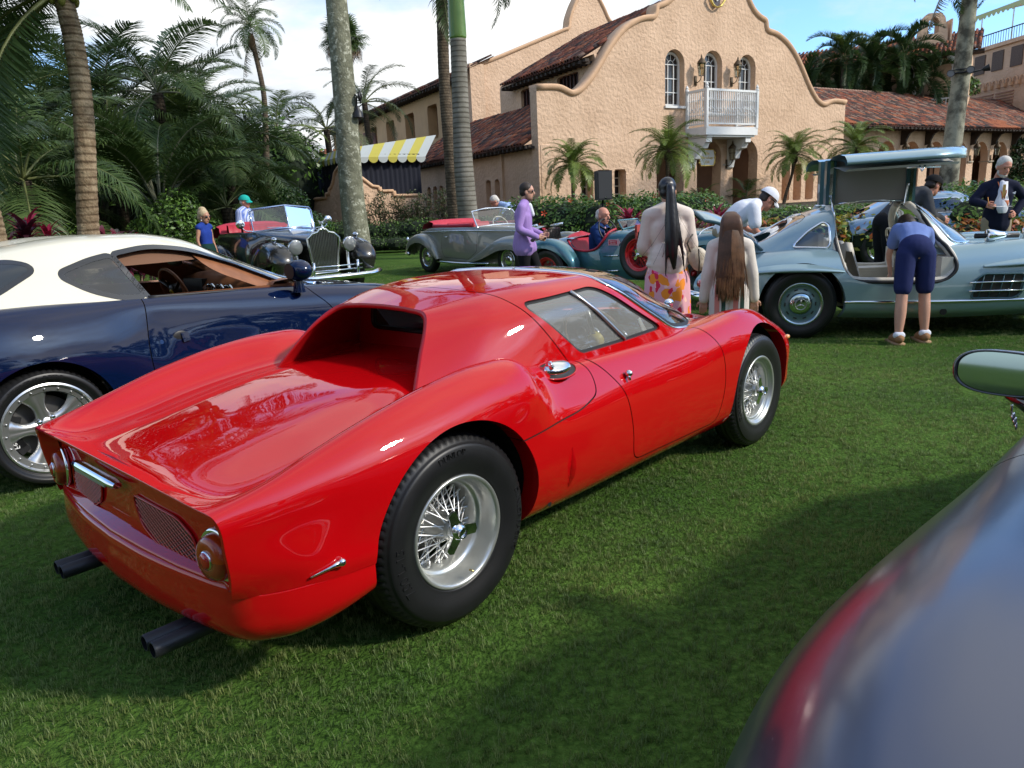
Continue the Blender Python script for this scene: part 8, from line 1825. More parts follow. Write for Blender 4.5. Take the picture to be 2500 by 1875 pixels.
# ---------------- grey car in the near right corner ----------------
def build_grey_car():
    GR=carpaint('gunmetal_metallic',(.075,.085,.125),.30,.7,crough=.14,coat=.6)
    car=thing('grey_coupe','gunmetal car filling the near right corner, its rounded rear haunch and door mirror showing','car',(2.0,1.415,0),.82)
    L=[XP('-2.1,.6,.30 -1.8,.78,.28 -1.3,.86,.26 -.6,.82,.2 .2,.80,.18 1.2,.84,.2 2.0,.6,.25'),XP('-2.2,.6,.45 -1.8,.86,.42 -1.3,.94,.40 -.6,.88,.36 .2,.87,.33 1.2,.92,.35 2.1,.6,.40'),
       XP('-2.25,.55,.62 -1.8,.86,.60 -1.3,.95,.58 -.9,.93,.57 -.5,.87,.55 .2,.85,.52 1.2,.92,.52 2.1,.6,.52'),XP('-2.2,.5,.76 -1.8,.80,.76 -1.3,.89,.76 -.9,.87,.75 -.5,.82,.72 .2,.80,.70 1.2,.87,.70 2.1,.5,.62'),
       XP('-2.1,.45,.84 -1.8,.66,.87 -1.3,.74,.89 -.9,.74,.885 -.5,.76,.86 .2,.75,.84 1.2,.76,.82 2.05,.4,.68'),XP('-2.05,.3,.88 -1.7,.45,.92 -1.2,.52,.94 -.5,.55,.92 .2,.6,.88 1.2,.5,.85 2.05,.2,.70'),XP('-2.05,0,.89 -1.7,0,.94 -1.2,0,.96 .2,0,.9 1.2,0,.87 2.05,0,.71')]
    dr=rpoly([(-.62,.95),(-.66,.5),(-.5,.24),(.6,.24),(.75,.6),(.6,.95),(.5,1.3),(-.6,1.3)],.05)
    shell(car,L,GR,arches=[(-1.3,.34,.38),(1.3,.34,.38)],seams=[('door',dr,True,None)],ns=240,nk=90,wy=.75,sigk=2.5,sigs=3)
    gl=[XP('-1.6,.45,.90 -1.1,.60,.91 0,.70,.87 .6,.62,.86 1.1,.1,.88'),XP('-1.3,.4,1.02 -.9,.54,1.08 0,.60,1.08 .4,.5,1.02 1.05,.08,.89'),XP('-1.1,.3,1.12 -.7,.42,1.2 -.1,.45,1.22 .3,.38,1.12 1.0,.05,.9'),XP('-1.0,0,1.16 -.6,0,1.25 -.1,0,1.27 .3,0,1.18 1.0,0,.9')]
    gh=grid_vf(loftnet(gl,80,40,sigs=1.5,sigk=1.2)); f=lambda V:sdpoly(V[:,[0,2]],rpoly([(-.9,.93),(.45,.90),(.15,1.12),(-.75,1.13)],.05)); mirb('roof',clip(gh,f),GR,car); mirb('side_window',clip(gh,lambda V:-f(V)),mat('dark_tinted_glass',(.01,.015,.02),.04),car,sep=True)
    for x in (-1.3,1.3):
        for s_ in (-1,1): disc_wheel(car,x,.80*s_,.34,.2,.22,s_,ALU,CHR)
    # door mirror: glass towards the camera
    for s_ in (-1,1):
        m=bpy.data.objects.new('door_mirror',None); COL.objects.link(m); m.parent=car; m.location=(.06,.885*s_,.90); m.rotation_euler=(0,rad(6),rad(-6*s_))
        a=np.linspace(0,2*PI,40,endpoint=False); shp=lambda k:[(.125*k*math.copysign(abs(math.cos(t))**.7,math.cos(t)),(.062*k*math.copysign(abs(math.sin(t))**.8,math.sin(t)))) for t in a]
        G=[]
        for dx,k in ((-.012,.94),(-.018,.99),(-.010,1.04),(.02,1.05),(.07,.9),(.10,.6),(.115,.2)): G.append([(dx,y,z) for y,z in shp(k)])
        mb=MB(); mb.grid(np.array(G),wrapv=True); mb.build('mirror_housing',mat('mirror_black',(.012,.013,.016),.15,coat=1),m)
        mb=MB(); mb.add([(-.008,y,z) for y,z in shp(.95)],[tuple(range(40))]); mb.build('mirror_glass',mat('mirror_silver',(.42,.44,.45),.03,1.),m,smooth=False)
        mb=MB(); mb.tube([(.03,-.02*s_,-.05),(.03,-.08*s_,-.09),(.04,-.16*s_,-.10)],[.03,.03,.04],10); mb.build('mirror_arm',MATS['mirror_black'],m)
    mb=MB(); 
    for k in range(5): mb.sphere((.12+.02*k,.862,.76-.012*k+.01*(k%2)),(.009,.004,.012),8,6)
    mb.tube([(.10,.864,.80),(.14,.868,.76),(.20,.866,.72)],.003,5); mb.build('chrome_script',CHR,car)
# ---------------- people ----------------
def blob(name,shapes,m,parent,voxel=.014,smooth=5,flat=False,keep=None):
    """one continuous skin grown round tapered limbs and ellipsoids"""
    mb=MB()
    for s in shapes:
        if s[0]=='t': 
            P=np.asarray(s[1],float); r=np.asarray(s[2],float)
            if len(P)>2: n=len(P)*5; t0=np.linspace(0,1,len(P)); P2=crom(P,n); r=pchip(t0,r,np.linspace(0,1,n)); P=P2
            mb.tube(P,r,12,ell=s[3] if len(s)>3 else 1.0,up=s[4] if len(s)>4 else None)
            for q,rr in ((P[0],r[0]),(P[-1],r[-1])): mb.sphere(q,rr*.98,12,8)
        else: mb.sphere(s[1],s[2],16,12,M=s[3] if len(s)>3 else None)
    o=mb.build(name,m,parent,fixn=True)
    rm=o.modifiers.new('r','REMESH'); rm.mode='VOXEL'; rm.voxel_size=voxel; rm.use_smooth_shade=True
    sm=o.modifiers.new('s','SMOOTH'); sm.iterations=smooth; sm.factor=.6
    dg=bpy.context.evaluated_depsgraph_get(); dg.update(); me=bpy.data.meshes.new_from_object(o.evaluated_get(dg)); o.modifiers.clear(); old=o.data; o.data=me; bpy.data.meshes.remove(old)
    me.polygons.foreach_set('use_smooth',[True]*len(me.polygons))
    return o
def V3(*a): return np.array(a,float)
def skinm(n,c): return mat(n,c,.5,spec=.35,sss=.08,var=.12,vscale=9)
def clothm(n,c,c2=None,**k): return mat(n,c,.85,spec=.15,bump=.35,bscale=7,bdist=.02,**({'col2':c2} if c2 else {'var':.18,'vscale':2.5}),**k)
def head(par,c,yaw=0,pitch=0,s=1.0,skin=None,hairm=None,hair='short',beard=None,glasses=False,cap=None,roll=0,vox=.008):
    """head centred at c, facing +x before yaw/pitch"""
    h=bpy.data.objects.new('head',None); COL.objects.link(h); h.parent=par; h.location=c; h.rotation_euler=(roll,pitch,yaw); h.scale=(s,s,s)
    sh=[('e',(0,0,.035),(.098,.078,.095)),('e',(.022,0,-.035),(.072,.062,.085)),('e',(.055,0,-.085),(.034,.036,.03)),('t',[(.085,0,.03),(.112,0,-.015),(.10,0,-.03)],[.010,.016,.012]),('e',(.082,0,.045),(.02,.055,.014)),('e',(.08,0,-.062),(.018,.026,.012)),
        ('e',(-.005,.078,-.005),(.020,.012,.032)),('e',(-.005,-.078,-.005),(.020,.012,.032)),('t',[(-.015,0,-.06),(-.03,0,-.16)],[.052,.058])]
    f=blob('face',sh,skin,h,vox,3)
    EY=mat('eye_dark',(.03,.02,.015),.2); LP=mat('lip_rose',(.42,.16,.13),.5)
    for s_ in (-1,1):
        mb=MB(); mb.sphere((.083,.030*s_,.018),(.010,.013,.008),8,6); mb.build('eye',EY,h)
    mb=MB(); mb.sphere((.095,0,-.058),(.008,.024,.005),8,5); mb.build('mouth',LP,h)
    if cap: hair='bald'
    if hair=='short': blob('hair',[('e',(-.018,0,.055),(.100,.086,.092)),('e',(-.045,0,.0),(.068,.080,.07))],hairm,h,.010,2)
    if hair=='bald': blob('hair',[('e',(-.05,0,.0),(.058,.083,.055)),('e',(-.03,0,.045),(.084,.076,.066))],hairm,h,.010,2)
    if hair=='updo': blob('hair',[('e',(-.025,0,.06),(.105,.092,.10)),('e',(-.04,0,.13),(.075,.07,.06)),('e',(-.06,0,.0),(.07,.082,.08))],hairm,h,.010,2)
    if hair=='pony': blob('hair',[('e',(-.012,0,.045),(.104,.088,.098)),('e',(-.05,0,-.005),(.06,.076,.075)),('e',(-.10,0,.055),(.03,.03,.035))],hairm,h,.009,2)
    if beard: blob('beard',[('e',(.040,0,-.085),(.055,.050,.040)),('e',(.092,0,-.044),(.012,.024,.007)),('e',(.01,.050,-.055),(.03,.018,.045)),('e',(.01,-.050,-.055),(.03,.018,.045))],beard,h,.008,2)
    if glasses:
        mb=MB(); [mb.sphere((.092,.032*k,.018),(.008,.030,.020),12,8) for k in (-1,1)]; [mb.tube([(.088,.062*k,.024),(.0,.082*k,.02)],.004,5) for k in (-1,1)]; mb.build('sunglasses',mat('black_glasses',(.006,.006,.007),.1,coat=1),h)
    if cap:
        mb=MB(); G=[]
        for t in np.linspace(0,PI/2,8): G.append([(-.010+.120*math.cos(t)*math.cos(a),.102*math.cos(t)*math.sin(a),.045+.108*math.sin(t)) for a in np.linspace(0,2*PI,24,endpoint=False)])
        mb.grid(np.array(G),wrapv=True)
        mb.build('cap_crown',cap,h); mb=MB(); G=[]
        for k in np.linspace(0,1,6): G.append([(.085*math.cos(a)+k*.085*math.cos(a)**1.0,.083*math.sin(a)*(1-.12*k),.050-.035*k*k-.02*abs(math.sin(a))) for a in np.linspace(-1.05,1.05,13)])
        G=np.array(G); mb.grid(G); mb.grid(G-[0,0,.008]); mb.build('cap_peak',cap,h)
    return h
def hand(par,c,d,palm_n,skin,s=1.0,curl=.5,side=1):
    """hand starting at the wrist c, pointing along d, palm facing palm_n"""
    d=V3(*d)/np.linalg.norm(d); n=V3(*palm_n); n=n-d*(n@d); n/=np.linalg.norm(n); w=np.cross(d,n)*side; o=V3(*c)
    sh=[('t',[o,o+d*.035*s],[.022*s,.026*s]),('t',[o+d*.03*s-w*.018*s,o+d*.085*s-w*.026*s],[.017*s,.014*s]),('t',[o+d*.03*s+w*.0*s,o+d*.088*s],[.019*s,.014*s]),('t',[o+d*.03*s+w*.02*s,o+d*.082*s+w*.026*s],[.016*s,.013*s])]
    for k,(off,l) in enumerate(((-.030,.070),(-.010,.080),(.010,.075),(.030,.058))):
        b=o+d*.083*s+w*off*s; m_=b+(d*math.cos(curl)+n*math.sin(curl))*l*.5*s; e=m_+(d*math.cos(curl*2.1)+n*math.sin(curl*2.1))*l*.45*s; sh.append(('t',[b,m_,e],[.0088*s,.0082*s,.0068*s]))
    t0=o+d*.03*s-w*.028*s; sh.append(('t',[t0,t0+(d*.6-w*.7+n*.3)*.035*s,t0+(d*.9-w*.5+n*.5)*.062*s],[.012*s,.010*s,.008*s]))
    return blob('hand',sh,skin,par,.0055,2)
def limbs(J,r,keys): return [('t',[J[k] for k in keys],r)]
def stand(h=1.75,fem=False):
    s=h/1.75; sw=.17 if fem else .195
    J=dict(head=V3(.03,0,1.635),neck=V3(-.005,0,1.49),chest=V3(-.01,0,1.30),waist=V3(0,0,1.10),pelvis=V3(0,0,.95),
           sL=V3(-.01,sw,1.425),sR=V3(-.01,-sw,1.425),eL=V3(-.02,sw+.06,1.14),eR=V3(-.02,-sw-.06,1.14),wL=V3(.06,sw+.06,.88),wR=V3(.06,-sw-.06,.88),
           hL=V3(0,.09,.93),hR=V3(0,-.09,.93),kL=V3(.02,.10,.50),kR=V3(.02,-.10,.50),aL=V3(-.02,.10,.09),aR=V3(-.02,-.10,.09),tL=V3(.14,.12,.03),tR=V3(.14,-.12,.03))
    return {k:v*s for k,v in J.items()},s
def body_shapes(J,s,extra=0.0,legs=True,arms=True,torso=True,neck=True,fem=False,leg_r=None,arm_r=None,tr=None):
    e=extra; S=[]
    if torso:
        a,b,c,p=J['neck'],J['chest'],J['waist'],J['pelvis']
        sd=(J['sL']-J['sR']); sd/=np.linalg.norm(sd)
        w=1.0 if not fem else .92
        S+= [('t',[p,c,b,(a*.55+b*.45)],[(.118+e)*s*w,(.100+e)*s*w,(.114+e)*s*w,(.09+e)*s*w],1.28,None)]
        S[-1]=('t',S[-1][1],S[-1][2],1.0); 
        for off in (-.055,.055): S.append(('t',[p+sd*off*s,c+sd*off*s*.85,b+sd*off*s*1.25,(a*.4+b*.6)+sd*off*s*1.3],[(.108+e)*s*w,(.090+e)*s*w,(.102+e)*s*w,(.075+e)*s*w]))
        S.append(('t',[J['sL'],J['sR']],[(.052+e)*s]*2)); S.append(('t',[J['sL'],(a+J['sL'])/2*1.0,a,(a+J['sR'])/2,J['sR']],[(.050+e)*s,(.050+e)*s,(.050+e)*s,(.050+e)*s,(.050+e)*s]))
    if arms:
        r=arm_r or [.050,.042,.038,.031,.026]
        for k in 'LR':
            sh,el,wr=J['s'+k],J['e'+k],J['w'+k]; S.append(('t',[sh,(sh+el)/2,el,(el+wr)/2,wr],[(x+e)*s for x in r]))
    if legs:
        r=leg_r or [.098,.082,.058,.057,.040]
        for k in 'LR':
            h_,kn,an=J['h'+k],J['k'+k],J['a'+k]; S.append(('t',[h_,(h_+kn)/2,kn,kn*.6+an*.4,an],[(x+e)*s for x in r]))
    return S
def shoes(par,J,s,m,keys='LR'):
    for k in keys:
        a,t=J['a'+k],J['t'+k]; d=(t-a)*[1,1,0]; d/=np.linalg.norm(d)+1e-9
        blob('shoe',[('t',[a-d*.05*s-[0,0,.045*s],a+d*.07*s-[0,0,.05*s],t+d*.02*s],[.040*s,.044*s,.034*s]),('t',[a,a-[0,0,.03*s]],[.042*s,.045*s])],m,par,.012,2)
def person(label,loc,rz,group=None): return thing('person',label,'person',loc,rz)
def build_people():
    SK=skinm('skin_fair',(.55,.30,.21)); SKT=skinm('skin_tan',(.45,.235,.15)); SKR=skinm('skin_ruddy',(.58,.26,.18))
    HBK=mat('hair_black',(.008,.007,.009),.35,spec=.6); HBR=mat('hair_brown',(.095,.045,.022),.45,var=.5,vscale=14); HDK=mat('hair_dark_brown',(.03,.018,.012),.6,var=.4,vscale=40); HWH=mat('hair_white',(.62,.58,.52),.7,var=.3,vscale=40); HBL=mat('hair_blonde',(.55,.43,.26),.6,var=.35,vscale=25)
    BT=clothm('black_trousers',(.012,.012,.014)); WSH=clothm('white_shirt',(.72,.74,.80)); BSH=mat('black_shoes',(.01,.01,.01),.3)
    # ---- man in lilac jacket walking to the right ----
    p=person('man in a lilac jacket, black trousers and sunglasses walking to the right',(.28,11.0,0),rad(-6)); J,s=stand(1.68)
    J.update(kL=V3(.17,.09,.52)*s,aL=V3(.33,.09,.12)*s,tL=V3(.48,.10,.10)*s,kR=V3(-.02,-.09,.50)*s,aR=V3(-.30,-.10,.17)*s,tR=V3(-.16,-.11,.04)*s,eR=V3(-.05,-.27,1.13)*s,wR=V3(.20,-.24,1.0)*s,eL=V3(.0,.27,1.13)*s,wL=V3(.24,.22,1.02)*s,head=V3(.06,0,1.645)*s,neck=V3(.02,0,1.49)*s)
    blob('body',body_shapes(J,s),SK,p,.016,4); head(p,J['head'],0,rad(6),s,SK,HDK,'short',beard=mat('stubble',(.20,.11,.075),.7),glasses=True)
    LIL=clothm('lilac_cloth',(.36,.235,.52),(.29,.18,.44)); blob('jacket',body_shapes(J,s,.022,legs=False)+[('t',[J['pelvis']+[0,0,.08],J['pelvis']-[.02,0,.10]],[.15,.165]),('t',[J['hL']+[-.02,0,.08],J['hL']*.75+J['kL']*.25],[.12,.135]),('t',[J['hR']+[-.02,0,.08],J['hR']*.75+J['kR']*.25],[.12,.135])],LIL,p,.013,5)
    blob('trousers',body_shapes(J,s,.018,arms=False,torso=False)+[('t',[J['hL'],J['hR']],[.12,.12]),('e',J['pelvis'],(.15,.17,.10))],BT,p,.014,4)
    blob('shirt_collar',[('t',[J['neck']+[-.02,.06,-.02],J['neck']+[.07,0,-.03],J['neck']+[-.02,-.06,-.02]],[.022,.022,.022]),('t',[J['neck']+[.07,0,-.03],J['chest']+[.14,0,.02]],[.035,.03])],WSH,p,.010,2)
    hand(p,J['wR'],(1,.1,-.25),(0,1,0),SK,1,.5,-1); hand(p,J['wL'],(1,-.1,-.1),(0,-1,0),SK,1,.7,1); mb=MB(); mb.box(tuple(J['wR']+[.12,-.01,-.02]),(.02,.05,.03)); mb.build('dark_object',BLK,p,smooth=False)
    mb=MB(); mb.lathe([(.034,-.01),(.036,.01)],axis='x',c=tuple(J['wR']),seg=16); mb.build('wristwatch',BLK,p); shoes(p,J,s,BSH)
    # ---- woman with long black ponytail ----
    p=person('woman with a long black ponytail, beige cardigan and orange-pink floral skirt, seen from behind',(1.35,6.35,0),rad(87)); J,s=stand(1.57,True)
    J.update(eL=V3(.02,.225,1.13)*s,wL=V3(.20,.10,1.10)*s,eR=V3(.02,-.225,1.13)*s,wR=V3(.20,-.08,1.13)*s); s*=.94
    blob('body',body_shapes(J,s,fem=True),SKT,p,.014,4); h=head(p,J['head'],rad(-8),rad(4),s,SKT,HBK,'pony')
    CAR=clothm('beige_knit',(.70,.61,.54),(.62,.53,.46)); blob('cardigan',body_shapes(J,s,.026,legs=False,fem=True)+[('t',[J['waist']-[0,0,.04],J['pelvis']+[0,0,.02]],[.165,.168]),('e',J['pelvis']+[0,0,.03],(.145,.185,.05))],CAR,p,.011,5)
    SKM=mat('floral_skirt',(.72,.36,.40),.8); t=SKM.node_tree; b=t.nodes['Principled BSDF']; tcn=t.nodes.new('ShaderNodeTexCoord')
    prev=None
    vs_=t.nodes.new('ShaderNodeTexNoise'); vs_.inputs['Scale'].default_value=6; vm=t.nodes.new('ShaderNodeMix'); vm.data_type='RGBA'; vm.inputs[0].default_value=.12; t.links.new(tcn.outputs['Object'],vs_.inputs['Vector']); t.links.new(tcn.outputs['Object'],vm.inputs[6]); t.links.new(vs_.outputs['Color'],vm.inputs[7])
    base=(.70,.36,.42,1)
    last=None
    for sc,th,colr,of in ((11,.16,(.80,.26,.02,1),0),(15,.13,(.62,.02,.06,1),3.1),(13,.10,(.80,.10,.30,1),7.7),(17,.09,(.85,.55,.45,1),5.2)):
        mpn=t.nodes.new('ShaderNodeMapping'); mpn.inputs['Location'].default_value=(of,of*.7,of*.3); mpn.inputs['Scale'].default_value=(1,1,.42 if sc!=11 else .8); mpn.inputs['Rotation'].default_value=(.5*of,.3,.2)
        vo=t.nodes.new('ShaderNodeTexVoronoi'); vo.inputs['Scale'].default_value=sc; vo.feature='F1'; t.links.new(vm.outputs[2],mpn.inputs[0]); t.links.new(mpn.outputs[0],vo.inputs['Vector'])
        lt=t.nodes.new('ShaderNodeMath'); lt.operation='LESS_THAN'; lt.inputs[1].default_value=th*2.4; t.links.new(vo.outputs['Distance'],lt.inputs[0])
        mx=t.nodes.new('ShaderNodeMix'); mx.data_type='RGBA'; t.links.new(lt.outputs[0],mx.inputs[0]); mx.inputs[7].default_value=colr
        if last is None: mx.inputs[6].default_value=base
        else: t.links.new(last,mx.inputs[6])
        last=mx.outputs[2]
    t.links.new(last,b.inputs['Base Color'])
    def skirt(name,z0,z1,r0,r1,m,folds=9,amp=.012,par=None):
        mb=MB(); G=[]
        for z,r in ((z0,r0),(z0-.12,r0+.035),(z0-(z0-z1)*.5,(r0+r1)/2+.02),(z1,r1)):
            u=(z0-z)/(z0-z1); G.append([((r*.82+amp*u*math.sin(folds*a))*math.cos(a),(r+amp*u*math.sin(folds*a+1))*math.sin(a),z) for a in np.linspace(0,2*PI,60,endpoint=False)])
        mb.grid(np.array(G),wrapv=True); return mb.build(name,m,par)
    skirt('skirt',.90,.25,.150,.20,SKM,9,.010,p)
    # ponytail
    mb=MB(); hx=J['head']; st=V3(hx[0]-.12*s,hx[1]-.005,hx[2]+.055*s)
    rg=np.random.default_rng(2); strands=[('t',[st+[.02,0,0],st+[-.035,0,-.02],st+[-.055,.0,-.15],st+[-.085,-.005,-.34],st+[-.095,-.012,-.52],st+[-.085,-.02,-.66]],[.026,.034,.044,.048,.040,.012])]
    for k in range(5): o_=rg.normal(0,.018); strands.append(('t',[st+[-.03,o_*.5,-.06],st+[-.075,o_,-.25],st+[-.10,o_*1.6-.01,-.48],st+[-.085,o_*2-.02,-.60-.03*k]],[.02,.018,.014,.006]))
    blob('ponytail',strands,HBK,p,.009,3)
    mb=MB()
    for k in range(14):
        a=rg.normal(0,.05); b_=rg.normal(0,.09); mb.tube([st+[-.05,a*.3,-.1],st+[-.10,a,-.28],st+[-.09,a+b_*.6,-.45],st+[-.06,a+b_*1.4,-.62]],.0012,3,caps=False)
    mb.build('loose_hair',HBK,p,fixn=False)
    BAG=mat('cream_leather_bag',(.52,.46,.36),.5,var=.15,vscale=10,bump=.2,bscale=30); blob('handbag',[('e',(-.06,-.235,.93),(.045,.085,.085)),('e',(-.06,-.255,.875),(.045,.07,.06))],BAG,p,.010,3)
    mb=MB(); mb.tube([(-.10,-.17,.98),(-.12,-.14,1.05),(-.08,-.19,1.12)],.008,6); mb.tube([(-.11,-.235,1.0),(-.125,-.24,.9),(-.12,-.235,.80)],.007,6); mb.build('bag_strap',mat('dark_strap',(.05,.04,.03),.5),p)
    shoes(p,J,s,BSH)
    # ---- girl ----
    p=person('girl with waist-length brown hair, cream top and striped wide trousers, seen from behind',(1.77,6.0,0),rad(78)); J,s=stand(1.26,True)
    J.update(eL=V3(.0,.235,1.12)*s,wL=V3(.03,.27,.85)*s,eR=V3(.0,-.235,1.12)*s,wR=V3(.03,-.27,.85)*s)
    blob('body',body_shapes(J,s,fem=True),SK,p,.012,4); head(p,J['head'],rad(4),rad(6),s*1.08,SK,HBR,'short')
    CT=clothm('cream_knit',(.68,.62,.55),(.60,.54,.47)); blob('jumper',body_shapes(J,s,.034,legs=False,fem=True)+[('t',[J['waist'],J['pelvis']+[0,0,.03]],[.10,.108])],CT,p,.010,5)
    STR=mat('striped_trousers',(.6,.3,.26),.85); t=STR.node_tree; b=t.nodes['Principled BSDF']; tcn=t.nodes.new('ShaderNodeTexCoord'); sp_=t.nodes.new('ShaderNodeSeparateXYZ'); t.links.new(tcn.outputs['Object'],sp_.inputs[0]); ml=t.nodes.new('ShaderNodeMath'); ml.operation='MULTIPLY'; ml.inputs[1].default_value=7.0; t.links.new(sp_.outputs['Y'],ml.inputs[0]); fr=t.nodes.new('ShaderNodeMath'); fr.operation='FRACT'; t.links.new(ml.outputs[0],fr.inputs[0])
    r=t.nodes.new('ShaderNodeValToRGB'); r.color_ramp.interpolation='CONSTANT'; t.links.new(fr.outputs[0],r.inputs[0]); e=r.color_ramp.elements; e[0].position=0; e[0].color=(.62,.56,.50,1); e[1].position=.22; e[1].color=(.015,.05,.035,1)
    for ps,c in ((.45,(.62,.56,.50,1)),(.55,(.62,.22,.18,1)),(.82,(.62,.56,.50,1))): q=e.new(ps); q.color=c
    t.links.new(r.outputs[0],b.inputs['Base Color'])
    blob('trousers',body_shapes(J,s,.03,arms=False,torso=False,leg_r=[.10,.095,.09,.095,.10])+[('e',J['pelvis'],(.115,.135,.09))],STR,p,.011,4)
    hc=J['head']; sh=[]
    for k in range(9):
        y=(k-4)*.018; sh.append(('t',[hc+[-.01,y*.30,.085],hc+[-.085,y*.72,.045],hc+[-.105,y*.92,-.08],hc+[-.12,y*1.15,-.28],hc+[-.12,y*1.05+.004*k,-.46-.05*((k*5)%3)]],[.035,.030,.028,.026,.008]))
    blob('long_hair',sh,HBR,p,.009,3)
    mb=MB(); rg=np.random.default_rng(5)
    for k in range(190):
        y=rg.uniform(-.075,.075); w_=rg.normal(0,.010); x_=.012*math.cos(y*14); mb.tube([hc+[-.075-x_,y*.55,.075],hc+[-.118-x_,y*.85,-.03],hc+[-.135-x_,y*1.2,-.2],hc+[-.15,y*1.35+w_,-.38],hc+[-.135,y*1.35+w_*2,-.52-.06*rg.random()]],[.002,.004,.0045,.004,.0008],3,caps=False)
    mb.build('hair_locks',mat('hair_chestnut',(.105,.050,.025),.4,spec=.5,var=.5,vscale=14),p,fixn=False)
    for k,sd in (('L',1),('R',-1)): hand(p,J['w'+k],(.1,.05*sd,-1),(1,0,0),SK,.85,.25,sd)
    shoes(p,J,s,WSH)
    # ---- boy leaning into the car ----
    p=person('boy in a blue T-shirt and navy shorts leaning into the open gullwing coupe',(3.74,6.86,0),rad(84)); J,s=stand(1.62)
    J.update(pelvis=V3(.06,-.0,.84),hL=V3(.06,.085,.82),hR=V3(.06,-.085,.82),kL=V3(.0,.12,.47),kR=V3(.06,-.10,.47),aL=V3(-.06,.15,.09),aR=V3(.02,-.11,.09),tL=V3(.10,.14,.03),tR=V3(.17,-.12,.03),
             waist=V3(.20,-.03,.94),chest=V3(.36,-.08,.99),neck=V3(.50,-.12,1.02),sL=V3(.42,.03,1.02),sR=V3(.40,-.22,.98),eL=V3(.55,.05,.78),wL=V3(.62,.0,.58),eR=V3(.46,-.29,.76),wR=V3(.52,-.33,.54),head=V3(.60,-.12,1.03))
    s=.80
    blob('body',body_shapes(J,s,leg_r=[.10,.085,.064,.066,.042]),SK,p,.013,4); head(p,J['head'],0,rad(62),.95,SK,HDK,'short')
    J2=dict(J); J2['pelvis']=J['waist']*.4+J['pelvis']*.6
    blob('t_shirt',body_shapes(J2,s,.018,legs=False,arms=False)+[('t',[J['s'+k],J['s'+k]*.45+J['e'+k]*.55],[.068,.062]) for k in 'LR'],clothm('blue_tshirt',(.17,.24,.50),(.13,.19,.42)),p,.012,5)
    blob('shorts',[('t',[J['h'+k],J['h'+k]*.5+J['k'+k]*.5+[0,0,.0],J['h'+k]*.12+J['k'+k]*.88],[.090,.085,.080]) for k in 'LR']+[('e',J['pelvis']+[.02,0,.03],(.125,.150,.125)),('e',J['waist']*.4+J['pelvis']*.6,(.12,.145,.10))],clothm('navy_shorts',(.022,.030,.105)),p,.012,4)
    for k,sd in (('L',1),('R',-1)): hand(p,J['w'+k],(.4,0,-1),(0,-sd,0),SK,.9,.5,sd)
    for k in 'LR':
        a,t_=J['a'+k],J['t'+k]; lift=.03 if k=='L' else 0
        blob('clog',[('t',[a-[.03,0,.03],a*.5+t_*.5-[0,0,.01],t_],[.045,.046,.038])],clothm('suede_clog',(.33,.18,.09)),p,.010,2); blob('clog_lining',[('t',[a-[.015,.02,.0],a-[.015,-.02,0]],[.036,.036])],WSH,p,.010,2)
        mb=MB(); mb.box(tuple((a+t_)/2-[.0,0,.052]),(.25,.09,.025)); mb.build('sole',mat('sole_gum',(.35,.22,.12),.8),p)
    # ---- man in white cap bending behind the boot lid ----
    p=person('man in a white cap and white polo shirt bending over the open boot lid',(2.75,9.6,0),rad(2)); J,s=stand(1.78)
    J.update(waist=V3(.05,0,1.06),chest=V3(.22,0,1.20),neck=V3(.40,0,1.29),sL=V3(.30,.20,1.26),sR=V3(.30,-.20,1.24),eL=V3(.36,.26,1.0),wL=V3(.55,.16,.88),eR=V3(.30,-.28,.98),wR=V3(.50,-.20,.86),head=V3(.54,0,1.33))
    blob('body',body_shapes(J,s),SKR,p,.016,4); head(p,J['head'],0,rad(38),1.06,SKR,HDK,'short',glasses=True,cap=clothm('white_cap',(.75,.76,.82)))
    blob('polo_shirt',body_shapes(J,s,.024,legs=False,arms=False)+[('t',[J['s'+k],J['s'+k]*.3+J['e'+k]*.7],[.085,.08]) for k in 'LR'],WSH,p,.013,5); blob('trousers',body_shapes(J,s,.02,arms=False,torso=False)+[('e',J['pelvis'],(.15,.17,.1))],clothm('khaki',(.35,.29,.20)),p,.016,4)
    for k,sd in (('L',1),('R',-1)): hand(p,J['w'+k],(.8,0,-.5),(0,-sd,0),SKR,1,.5,sd)
    # ---- bearded judge ----
    p=person('white-bearded man in a navy blazer and gold tie writing on a sheet of paper',(6.95,10.8,0),rad(-100)); J,s=stand(1.66)
    J.update(eR=V3(.02,-.33,1.17),wR=V3(.22,-.26,1.12),eL=V3(-.06,.36,1.17),wL=V3(.06,.20,.98),head=V3(.06,0,1.61))
    NV=clothm('navy_blazer',(.012,.015,.035)); KH=clothm('khaki',(.35,.29,.20))
    blob('body',body_shapes(J,s),SKR,p,.016,4); head(p,J['head'],rad(6),rad(24),1.05,SKR,HWH,'short',beard=HWH)
    blob('shirt',[('t',[J['neck']-[-.035,0,.02],J['chest']+[.05,0,0],J['waist']+[.06,0,0],J['pelvis']+[.04,0,.04]],[.06,.10,.115,.10])],WSH,p,.014,4)
    bz=body_shapes(J,s,.030,legs=False); blz=blob('blazer',bz+[('t',[J['waist'],J['pelvis']-[.02,0,.08]],[.17,.185])],NV,p,.014,4)
    # open the front of the blazer: wedge of shirt, tie, lanyard in front
    mb=MB(); mb.prism([(-.045,1.42),(.045,1.42),(.06,1.18),(.05,.98),(-.05,.98),(-.06,1.18)],.105,.132,plane='yz'); mb.build('shirt_front',WSH,p)
    mb=MB(); mb.prism([(-.016,1.38),(.016,1.38),(.032,1.03),(0,.98),(-.032,1.03)],.139,.147,plane='yz'); mb.build('tie',clothm('gold_tie',(.42,.27,.09)),p,smooth=False)
